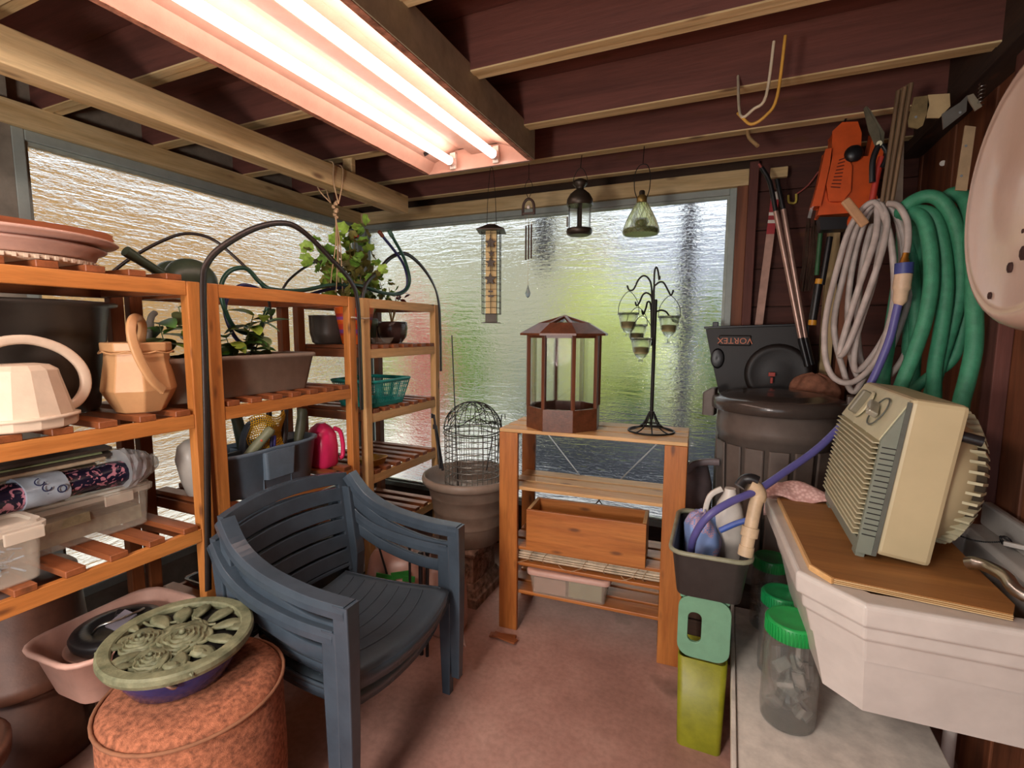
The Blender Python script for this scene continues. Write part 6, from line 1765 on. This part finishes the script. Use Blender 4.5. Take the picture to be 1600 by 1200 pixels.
# --- canes
for i in range(7):
    a = at(1424 - i * 3.4, 130 + i * 2, y=2.12 + .012 * (i % 3)); b_ = at(1393 - i * 2.6, 320 - (i % 3) * 4, y=2.12 + .012 * (i % 3))
    o = single('bamboo_cane', MB().tube([a.lerp(b_, k / 5) for k in range(6)], [.007, .0062, .0068, .006, .0066, .006], 8), wood('cane_' + 'ab'[i % 2], '#9c8462', '#6f5a3e', 'Z', 2, .6, knots=False) if i % 2 else wood('cane_b', '#84694c', '#574330', 'Z', 2, .6, knots=False), '%s bamboo cane, counted from the enamel basin, in the bundle by the hoses' % ('first', 'second', 'third', 'fourth', 'fifth', 'sixth', 'last')[i], 'cane', group='bundle of canes by the hoses')
mb = MB().rings([[V((p.x, 2.24, p.z)) for p in (at(1396, 215, y=2.24), at(1413, 215, y=2.24), at(1410, 330, y=2.24), at(1386, 330, y=2.24))], [V((p.x, 2.25, p.z)) for p in (at(1396, 215, y=2.24), at(1413, 215, y=2.24), at(1410, 330, y=2.24), at(1386, 330, y=2.24))]], smooth=False)
single('pale_lath', mb, plain('pale_lath', '#b3a18e', .7), 'pale flat lath hanging behind the bundle of canes', 'lath', bev=.002)
# --- hardware hanging under the beam
def plate(name, label, px, y, mat, th=.006, cat='bracket', holes=()):
    y = 2.038 - {'hinge': 0, 'angle': .008, 'hangi': .03}[name[:5]]
    P = [at(a, b_, y=y) for a, b_ in px]
    t = thing(name, label, cat, P[0])
    part('plate', MB().rings([[p for p in P], [p + V((0, th, 0)) for p in P]], smooth=False), mat, t, world=True, bev=.001)
    for (a, b_) in holes: part('hole', MB().tube([at(a, b_, y=y - .001), at(a, b_, y=y + .002)], .004, 10), M_BLACK, t, world=True)
    return t
M_BRASSY = plain('weathered_zinc', '#8d7a55', .5, .4, var=.25)
plate('hinge_plate', 'rounded weathered hinge plate under the roof beam', [(1428, 152), (1450, 149), (1452, 165), (1442, 196), (1434, 201), (1420, 198), (1419, 188)], 1.98, M_BRASSY, holes=((1431, 183),))
plate('hinge_plate', 'cream tapering plate beside the weathered one under the beam', [(1450, 148), (1484, 146), (1485, 166), (1468, 184), (1448, 184)], 2.0, plain('cream_metal', '#b39c74', .5))
plate('angle_bracket', 'grey galvanised angle bracket in front of the roof beam', [(1512, 148), (1510, 174), (1474, 202), (1472, 178), (1500, 160)], 1.95, plain('galvanised', '#8b8a84', .35, .6), holes=((1500, 176),))
plate('angle_bracket', 'pale steel strap crossing the grey bracket near the enamel basin', [(1510, 150), (1521, 146), (1535, 166), (1524, 173)], 1.93, plain('pale_steel', '#b5ae98', .35, .5))
plate('hanging_strap', 'upright slotted cream strap hanging by the enamel basin', [(1508, 196), (1525, 198), (1511, 298), (1493, 297)], 2.06, plain('cream_strap', '#ac9474', .5), holes=((1509, 228), (1502, 275)))
single('white_screw_cap', MB().tube([at(1473, 255, x=.79), at(1473, 255, x=.80)], .011, 12), M_WHITE, 'small round white cap on the right wall boards', 'cap')
for k in range(5):
    pass
single('coil_spring', MB().tube([at(1533, 153, y=2.03) + V((.008 * math.cos(i * .9), .008 * math.sin(i * .9), .0016 * i - .02)) for i in range(40)], .0015, 5), M_STEEL, 'short steel coil spring under the beam near the basin', 'spring')

# ================================================================== hoses on their hook bar
yh = 2.13
hk = at(1343, 330, y=yh)
t = thing('hose_bracket', 'wooden arm sticking out of the right wall to carry the hoses', 'bracket', (XR, yh, hk.z))
part('arm', MB().bar((XR, yh + .05, hk.z - .02), (hk.x + .02, yh + .05, hk.z - .02), .03, .035), M_DARKWOOD['X'], t, world=True, bev=.003)
part('paddle', MB().bar(at(1320, 312, y=yh - .07), at(1352, 352, y=yh - .05), .014, .03, up=(1, 0, .4)), plain('cream_hook', '#b78c66', .5), t, world=True, bev=.006)
m, nt, b = _new('clear_hose'); b.inputs['Base Color'].default_value = rgb('#b3a49e'); b.inputs['Roughness'].default_value = .3; b.inputs['Transmission Weight'].default_value = .25; b.inputs['IOR'].default_value = 1.3
c = coords(nt, rand=False); nz = N(nt, 'ShaderNodeTexNoise', Scale=25.0, Detail=3.0); nt.links.new(c, nz.inputs['Vector'])
nt.links.new(ramp(nt, nz.outputs['Fac'], [(.35, '#b5a9a2'), (.65, '#cfc3bc')]), b.inputs['Base Color'])
M_CH = m
t = thing('clear_hose', 'coil of clear translucent hose hanging on the cream hook', 'hose', (hk.x, yh, hk.z - .7))
def loop_px(pts, y): return smooth_path([at(a, b_, y=y + dy) for a, b_, dy in pts], 6, closed=True)
loops = [
    [(1362, 316, 0), (1330, 352, .02), (1308, 420, .03), (1290, 500, 0), (1290, 560, -.02), (1305, 592, -.03), (1335, 596, -.03), (1370, 560, -.02), (1395, 480, -.03), (1395, 400, -.04), (1382, 340, -.03)],
    [(1366, 318, .01), (1340, 352, .03), (1318, 430, .04), (1303, 510, .03), (1318, 580, .02), (1332, 612, .02), (1350, 590, .02), (1385, 520, .03), (1408, 430, .03), (1404, 350, .02), (1386, 320, .01)],
    [(1370, 320, .03), (1352, 345, .04), (1335, 400, .05), (1325, 480, .05), (1330, 560, .05), (1350, 600, .05), (1375, 580, .05), (1410, 500, .05), (1430, 420, .05), (1420, 345, .04), (1395, 318, .03)],
    [(1372, 322, -.01), (1368, 370, -.03), (1345, 440, -.035), (1320, 520, -.03), (1312, 555, -.03), (1325, 540, -.05), (1352, 470, -.05), (1376, 400, -.05), (1386, 350, -.04), (1380, 326, -.02)],
    [(1376, 322, .0), (1375, 380, -.01), (1365, 440, -.02), (1340, 520, -.02), (1335, 575, -.01), (1352, 570, .0), (1385, 520, .0), (1412, 440, .0), (1412, 370, .0), (1396, 330, .0)],
    [(1380, 320, .04), (1360, 360, .06), (1345, 430, .07), (1340, 520, .07), (1352, 580, .07), (1385, 590, .07), (1420, 540, .07), (1440, 450, .07), (1432, 370, .06), (1408, 325, .05)],
]
for l in loops:
    part('hose_coil', MB().tube(loop_px(l, yh), .0105, 8, closed=True), M_CH, t, world=True)
# tail that ends in the connector
tail = [at(1388, 318, y=yh - .03), at(1404, 322, y=yh - .06), at(1417, 345, y=yh - .08), at(1419, 375, y=yh - .09), at(1416, 395, y=yh - .09)]
part('hose_tail', MB().tube(smooth_path(tail, 5), .0105, 8), M_CH, t, world=True)
yc = yh - .09
t = thing('hose_connector', 'brass, blue and cream connector joining the clear hose to the blue one', 'connector', at(1404, 470, y=yc))
def ax(p): return at(p[0], p[1], y=yc)
part('brass_barb', MB().tube([ax((1417, 390)), ax((1414, 402)), ax((1413, 412))], [.009, .010, .016], 12), plain('brass', '#a9722e', .35, .8), t, world=True)
part('blue_collar', MB().tube([ax((1413, 411)), ax((1412, 428))], .026, 20), plain('collar_blue', '#3b4585', .45), t, world=True)
part('cream_body', MB().tube([ax((1412, 428)), ax((1409, 446)), ax((1409, 451)), ax((1408, 455)), ax((1406, 470)), ax((1404, 477))], [.0245, .025, .0255, .021, .020, .012], 20), plain('connector_cream', '#cdb295', .45), t, world=True)
M_BLUE = plain('periwinkle_hose', '#5a5796', .4, var=.06)
bp_ = [ax((1404, 474)), ax((1400, 490)), at(1390, 530, y=yc + .0), at(1372, 575, y=yc), at(1355, 610, y=yc + .0), at(1335, 645, y=2.02), at(1312, 668, y=2.0), at(1275, 703, y=1.95), at(1230, 735, y=1.88), at(1185, 765, y=1.80), at(1140, 785, y=1.74), at(1105, 808, y=1.71), at(1085, 838, y=1.74), at(1080, 862, y=1.80), at(1082, 880, y=1.84)]
t = thing('blue_hose', 'periwinkle blue hose running from the connector down into the dark tub', 'hose', bp_[-1])
part('hose_tube', MB().tube(smooth_path(bp_, 6), .0125, 12), M_BLUE, t, world=True)
part('hose_end', MB().tube(smooth_path([at(1125, 829, y=1.93), at(1150, 818, y=1.93), at(1172, 812, y=1.93)], 4), .011, 10), plain('bright_blue_hose', '#4f6cc0', .4), t, world=True)
# green hose
M_GH = plain('sea_green_hose', '#3e8a68', .55, var=.12, scale=40, bmp=.25)
t = thing('green_hose', 'thick sea green hose coiled on the right behind the fan heater', 'hose', at(1440, 640, y=2.1))
gl = [
    [(1412, 326, 0), (1440, 308, -.01), (1468, 312, -.02), (1490, 345, -.02), (1500, 400, -.01), (1497, 470, .0), (1470, 560, .0), (1445, 640, .02), (1425, 640, .06), (1430, 520, .09), (1425, 400, .08), (1410, 345, .05)],
    [(1415, 332, .01), (1440, 340, -.03), (1452, 380, -.05), (1455, 440, -.06), (1445, 500, -.06), (1425, 560, -.06), (1405, 612, -.05), (1400, 650, .0), (1380, 600, .06), (1395, 500, .09), (1410, 400, .08), (1412, 350, .05)],
    [(1420, 334, .0), (1455, 335, -.01), (1472, 380, -.02), (1478, 450, -.03), (1470, 520, -.03), (1460, 580, -.02), (1458, 650, .0), (1440, 660, .05), (1420, 560, .1), (1430, 450, .1), (1430, 360, .06)],
]
for l in gl: part('hose_coil', MB().tube(loop_px(l, 2.10), .0215, 12, closed=True), M_GH, t, world=True)
part('hose_coil', MB().tube(smooth_path([at(1470, 318, y=2.16), at(1490, 303, y=2.14), at(1512, 320, y=2.1), at(1520, 400, y=2.05), at(1522, 480, y=2.0), at(1522, 540, y=2.0), at(1512, 590, y=2.0), at(1500, 640, y=2.0), at(1500, 690, y=2.03)], 6), .0235, 12), M_GH, t, world=True)
part('hose_coil', MB().tube(smooth_path([at(1510, 470, y=2.12), at(1500, 530, y=2.12), at(1485, 565, y=2.12), at(1450, 590, y=2.14), at(1425, 610, y=2.16)], 5), .018, 10), M_GH, t, world=True)

# ================================================================== enamel basin on the right wall
P_EN = plain('pinkish_enamel', '#c7aa9a', .22, var=.05, scale=5, coat=.3)
cy_, cz_ = 1.45, 1.81
t = thing('enamel_basin', 'round white enamel basin with chipped edge hung bottom out on the right wall', 'basin', (.78, cy_, cz_ - .35))
rot = Matrix(((0, 0, -1), (0, 1, 0), (1, 0, 0)))   # lathe axis -> -x
prof = [(.35, .0), (.36, .006), (.352, .014), (.335, .02), (.318, .10), (.302, .17), (.292, .190), (.279, .203), (.268, .206), (.262, .201), (.256, .206), (.249, .202), (.10, .205), (0, .206)]
mb = MB().lathe(prof, (.762, cy_, cz_), 56, sx=1.0, sy=.97, rot=rot)
bb_ = part('basin_body', mb, P_EN, t, world=True)
M_CHIP = plain('rust_chip', '#3a211c', .8, var=.3)
for i, (px, py, r) in enumerate(((1578, 418, .012), (1600, 395, .016), (1546, 462, .009), (1500, 410, .005), (1598, 361, .005), (1505, 262, .006), (1497, 430, .004))):
    # set each chip on the surface of the basin
    best = None; d = ray(px, py).normalized()
    for k in range(0, 1200):
        q = EYE + d * (.8 + k * .002); u = .762 - q.x; rr_ = math.hypot((q.z - cz_), (q.y - cy_) / .97)
        if u < .005: break
        R_at = None
        for (r0, z0), (r1, z1) in zip(prof, prof[1:]):
            if min(z0, z1) <= u <= max(z0, z1) and z1 != z0 and z1 > z0: R_at = r0 + (r1 - r0) * (u - z0) / (z1 - z0); 
        if (R_at is not None and rr_ <= R_at) or (u <= .206 and rr_ <= .27 and u > .19):
            best = q; break
    if best is not None:
        part('enamel_chip', MB().sphere(best, r, 8, (.35, 1, 1.1)), M_CHIP, bb_, world=True)
part('wall_hook', MB().tube([(.79, cy_, cz_ + .34), (.765, cy_, cz_ + .34), (.762, cy_, cz_ + .37)], .005, 6), M_STEEL, t, world=True)

# ================================================================== hanging things in front of the back window
M_BRONZE = plain('dark_bronze', '#3c342c', .4, .5)
yj = 2.50
# bird feeder
p = at(768, 430, y=2.47); top = at(768, 352, y=2.47); bot = at(768, 505, y=2.47)
t = thing('bird_feeder', 'tall bird feeder with a leaf cut-out front and wire cage, hung from the joist', 'bird feeder', (p.x, p.y, bot.z))
H = top.z - bot.z
def sqr(w, z, r=.0): return [V((sx * w / 2, sy * w / 2, z)) for sx, sy in ((1, 1), (-1, 1), (-1, -1), (1, -1))]
X = Matrix.Rotation(.35, 4, 'Z')
part('roof', MB(X).rings([sqr(.15, H - .035), sqr(.15, H - .031), sqr(.045, H), sqr(.045, H + .003)], smooth=False), M_BRONZE, t)
part('base_cup', MB(X).rings([sqr(.10, 0), sqr(.10, .003), sqr(.062, .006), sqr(.062, .05)], smooth=False), M_BRONZE, t)
M_SEEDT = plain('cream_tube', '#c9b07c', .4, trans=.0)
part('seed_tube', MB(X).rings([sqr(.058, .05), sqr(.058, H - .035)], smooth=False), plain('straw_panel', '#cbb27a', .5, var=.1), t)
mb = MB(X)
for k in range(14):
    z = .05 + (H - .1) * k / 13; mb.tube([(x * .048, y * .048, z) for x, y in ((1, 1), (-1, 1), (-1, -1), (1, -1))], .0012, 4, closed=True)
part('cage_wires', mb, M_DWIRE, t, kind='stuff')
for sx, sy in ((1, 1), (-1, 1), (-1, -1), (1, -1), (0, 1), (0, -1), (1, 0), (-1, 0)):
    part('cage_upright', MB(X).tube([(sx * .048, sy * .048, .05), (sx * .048, sy * .048, H - .04)], .0016, 5), M_DWIRE, t)
def maple(cx, cz, s):
    pts = []
    for i in range(20):
        a = 2 * PI * i / 20; r = s * (1 if i % 4 == 0 else (.45 if i % 2 == 0 else .62))
        pts.append((cx + r * math.sin(a), cz + r * math.cos(a)))
    return MB(X).rings([[V((a, -.0505, z)) for a, z in pts], [V((a, -.0525, z)) for a, z in pts]], smooth=False)
for k, (dx, f, s) in enumerate(((0, .86, .034), (.0, .62, .030), (-.002, .42, .034), (.004, .73, .018))):
    part('leaf_cutout', maple(dx, .05 + (H - .09) * f, s), M_BRONZE, t)
part('stem_line', MB(X).tube([(0, -.051, .28), (.002, -.051, .34), (-.002, -.051, H - .06)], .0022, 5), M_BRONZE, t)
part('feeding_port', MB(X).box((0, -.051, .17), (.024, .006, .01)).box((.002, -.051, .145), (.03, .006, .01)), M_BRONZE, t)
for s in (-1, 1):
    part('hanging_wire', MB().tube(smooth_path([(s * .028, 0, H), (s * .024, 0, H + .12), (s * .012, 0, 2.36 - bot.z - .02), (0, 0, 2.38 - bot.z)], 4), .0016, 5), M_DWIRE, t)
# wind chime
p = at(826, 312, y=2.5); b0 = at(826, 408, y=2.5)
t = thing('wind_chime', 'small wind chime with an arched top, dark tubes and a glass drop', 'wind chime', (p.x, p.y, at(826, 465, y=2.5).z))
z0 = at(826, 465, y=2.5).z
zt_, zb_ = at(826, 311, y=2.5).z - z0, at(826, 336, y=2.5).z - z0
M_CHIME = plain('chime_wood', '#3e2a20', .5)
part('arched_frame', MB().sweep(smooth_path([(-.032, 0, zb_), (-.03, 0, zb_ + .05), (-.018, 0, zt_ - .008), (0, 0, zt_), (.018, 0, zt_ - .008), (.03, 0, zb_ + .05), (.032, 0, zb_)], 4), RECT(.012, .008), up=(0, 1, 0)), M_CHIME, t)
part('bird_ornament', MB().sphere((0, 0, zb_ + .04), .011, 8), M_WHITE, t)
part('base_bar', MB().box((0, 0, zb_ + .008), (.064, .012, .01)), M_CHIME, t)
for k, dx in enumerate((-.014, .0, .014)):
    za, zc_ = at(826, 353, y=2.5).z - z0, at(826, 406, y=2.5).z - z0
    part('chime_tube', MB().tube([(dx, .004 * k, za + .004 * k), (dx, .004 * k, zc_ + .004 * k)], .0048, 8), M_CHIME, t)
    part('string', MB().tube([(dx, .004 * k, za), (dx * 1.5, 0, zb_)], .0008, 4), M_CORD, t)
zd = at(826, 445, y=2.5).z - z0
part('drop_string', MB().tube([(0, 0, zb_), (0, 0, zd)], .0008, 4), M_CORD, t)
part('glass_drop', MB().lathe([(0.001, zd), (.010, zd - .03), (.016, zd - .045), (.010, zd - .062), (.001, zd - .07)], n=6, cap=False), plain('cut_glass', '#b5c4c8', .05, trans=.6), t)
part('hanging_wire', MB().tube(smooth_path([(0, 0, zt_), (-.022, 0, zt_ + .06), (0, 0, zt_ + .10), (.022, 0, zt_ + .06), (0, 0, zt_)], 4), .0016, 5).tube([(0, 0, zt_ + .10), (0, 0, 2.38 - z0)], .0016, 5), M_DWIRE, t)
# lantern
p = at(905, 368, y=2.47)
t = thing('lantern', 'dark metal candle lantern with a domed top hanging from the joist', 'lantern', p)
sc_ = 1.0
zz = lambda py: at(905, py, y=2.47).z - p.z
part('base_tray', MB().lathe([(.05, 0), (.062, .006), (.066, .02), (.063, .032), (.055, .034), (0, .03)], n=28), M_BRONZE, t)
for k in range(4):
    a = PI / 4 + k * PI / 2 - .4
    part('frame_bar', MB().bar((.05 * math.cos(a), .05 * math.sin(a), .03), (.05 * math.cos(a), .05 * math.sin(a), zz(320)), .013, .004, up=(math.cos(a), math.sin(a), 0)), M_BRONZE, t)
part('glass_cylinder', MB().lathe([(.058, .03), (.058, zz(321))], n=28, cap=False), M_GLASS, t)
part('dome', MB().lathe([(.062, zz(322)), (.067, zz(319)), (.064, zz(312)), (.05, zz(304)), (.028, zz(298)), (.018, zz(296)), (.022, zz(293)), (.037, zz(288)), (.034, zz(283)), (.014, zz(280)), (0, zz(279))], n=28), M_BRONZE, t)
part('door_latch', MB().box((-.063, 0, zz(345)), (.008, .006, .05)), M_BRONZE, t)
part('bail', MB().tube(smooth_path([(-.036, 0, zz(288)), (-.034, 0, zz(278)), (-.018, 0, zz(267)), (0, 0, zz(263)), (.018, 0, zz(267)), (.034, 0, zz(278)), (.036, 0, zz(288))], 4), .002, 6).tube([(0, 0, zz(263)), (0, .02, 2.38 - p.z)], .002, 5), M_BRONZE, t)
# green glass hanging lamp
p = at(1001, 370, y=2.47); zz2 = lambda py: at(1001, py, y=2.47).z - p.z
m, nt, b = _new('quilted_green_glass'); b.inputs['Base Color'].default_value = rgb('#e3e3bf'); b.inputs['Transmission Weight'].default_value = .9; b.inputs['Roughness'].default_value = .08; b.inputs['IOR'].default_value = 1.3; b.inputs['Alpha'].default_value = .75
M_QG = m
t = thing('glass_lamp', 'bell shaped quilted glass hanging lamp with greenish base', 'lamp', p)
W_ = .088
prof = [(.02, zz2(316)), (.03, zz2(320)), (.048, zz2(331)), (.066, zz2(343)), (.082, zz2(357)), (.085, zz2(363)), (.078, zz2(367))]
part('glass_bell', MB().lathe(prof, n=40, cap=False), M_QG, t)
mb = MB()
for s in (-1, 1):
    for k in range(16):
        pts = []
        for i in range(13):
            u = i / 12; idx = u * (len(prof) - 1); i0 = min(int(idx), len(prof) - 2); f = idx - i0
            r = prof[i0][0] * (1 - f) + prof[i0 + 1][0] * f; z = prof[i0][1] * (1 - f) + prof[i0 + 1][1] * f
            a = 2 * PI * k / 16 + s * u * 1.3; pts.append(((r + .001) * math.cos(a), (r + .001) * math.sin(a), z))
        mb.tube(pts, .0013, 4)
part('quilted_ridge', mb, M_QG, t, kind='stuff')
part('green_base', MB().lathe([(.078, zz2(366)), (.082, zz2(360)), (.06, zz2(357)), (0, zz2(358))], n=28), plain('lamp_green', '#7d9a3a', .35, trans=.3), t)
part('bulb_cup', MB().lathe([(.02, zz2(358)), (.03, zz2(350)), (.022, zz2(344)), (0, zz2(343))], n=14), MATS['lamp_green'], t)
part('collar', MB().lathe([(.014, zz2(305)), (.024, zz2(308)), (.025, zz2(316)), (.02, zz2(318))], n=16), plain('aged_brass', '#8a7340', .4, .6), t)
part('cork', MB().lathe([(.01, zz2(298)), (.014, zz2(300)), (.014, zz2(306))], n=12), M_BRONZE, t)
part('wire_bail', MB().tube(smooth_path([(-.022, 0, zz2(310)), (-.036, 0, zz2(295)), (-.036, 0, zz2(272)), (-.02, 0, zz2(260)), (0, 0, zz2(257)), (.022, 0, zz2(260)), (.036, 0, zz2(275)), (.034, 0, zz2(297)), (.022, 0, zz2(310))], 4), .0022, 6).tube([(0, 0, zz2(257)), (0, .02, 2.38 - p.z)], .002, 5), M_DWIRE, t)
# cable loops between the joists
t = thing('house_cable', 'yellow and white electric cables looping below the joists at the right', 'cable', at(1160, 190, y=1.9))
part('white_cable', MB().tube(smooth_path([V((at(1205, 140, y=1.86).x, 1.86, 2.42)), at(1197, 150, y=1.86), at(1178, 170, y=1.86), at(1157, 180, y=1.88), V((at(1150, 175, y=1.95).x, 2.05, 2.42))], 5), .005, 7), plain('white_sheath', '#cfc0a5', .5), t, world=True)
part('yellow_cable', MB().tube(smooth_path([V((at(1222, 140, y=1.84).x, 1.84, 2.42)), at(1214, 152, y=1.84), at(1195, 182, y=1.84), at(1174, 194, y=1.85), at(1160, 184, y=1.87), at(1153, 177, y=1.9)], 5), .005, 7), plain('yellow_sheath', '#cf9c45', .5), t, world=True)
single('cable_stub', MB().tube(smooth_path([(at(1168, 212, y=2.48).x, 2.49, 2.39), tuple(at(1170, 214, y=2.46)), tuple(at(1184, 228, y=2.42))], 4), .008, 8), plain('putty_stub', '#b59468', .6), 'short putty coloured stub sticking down from a joist', 'stub')
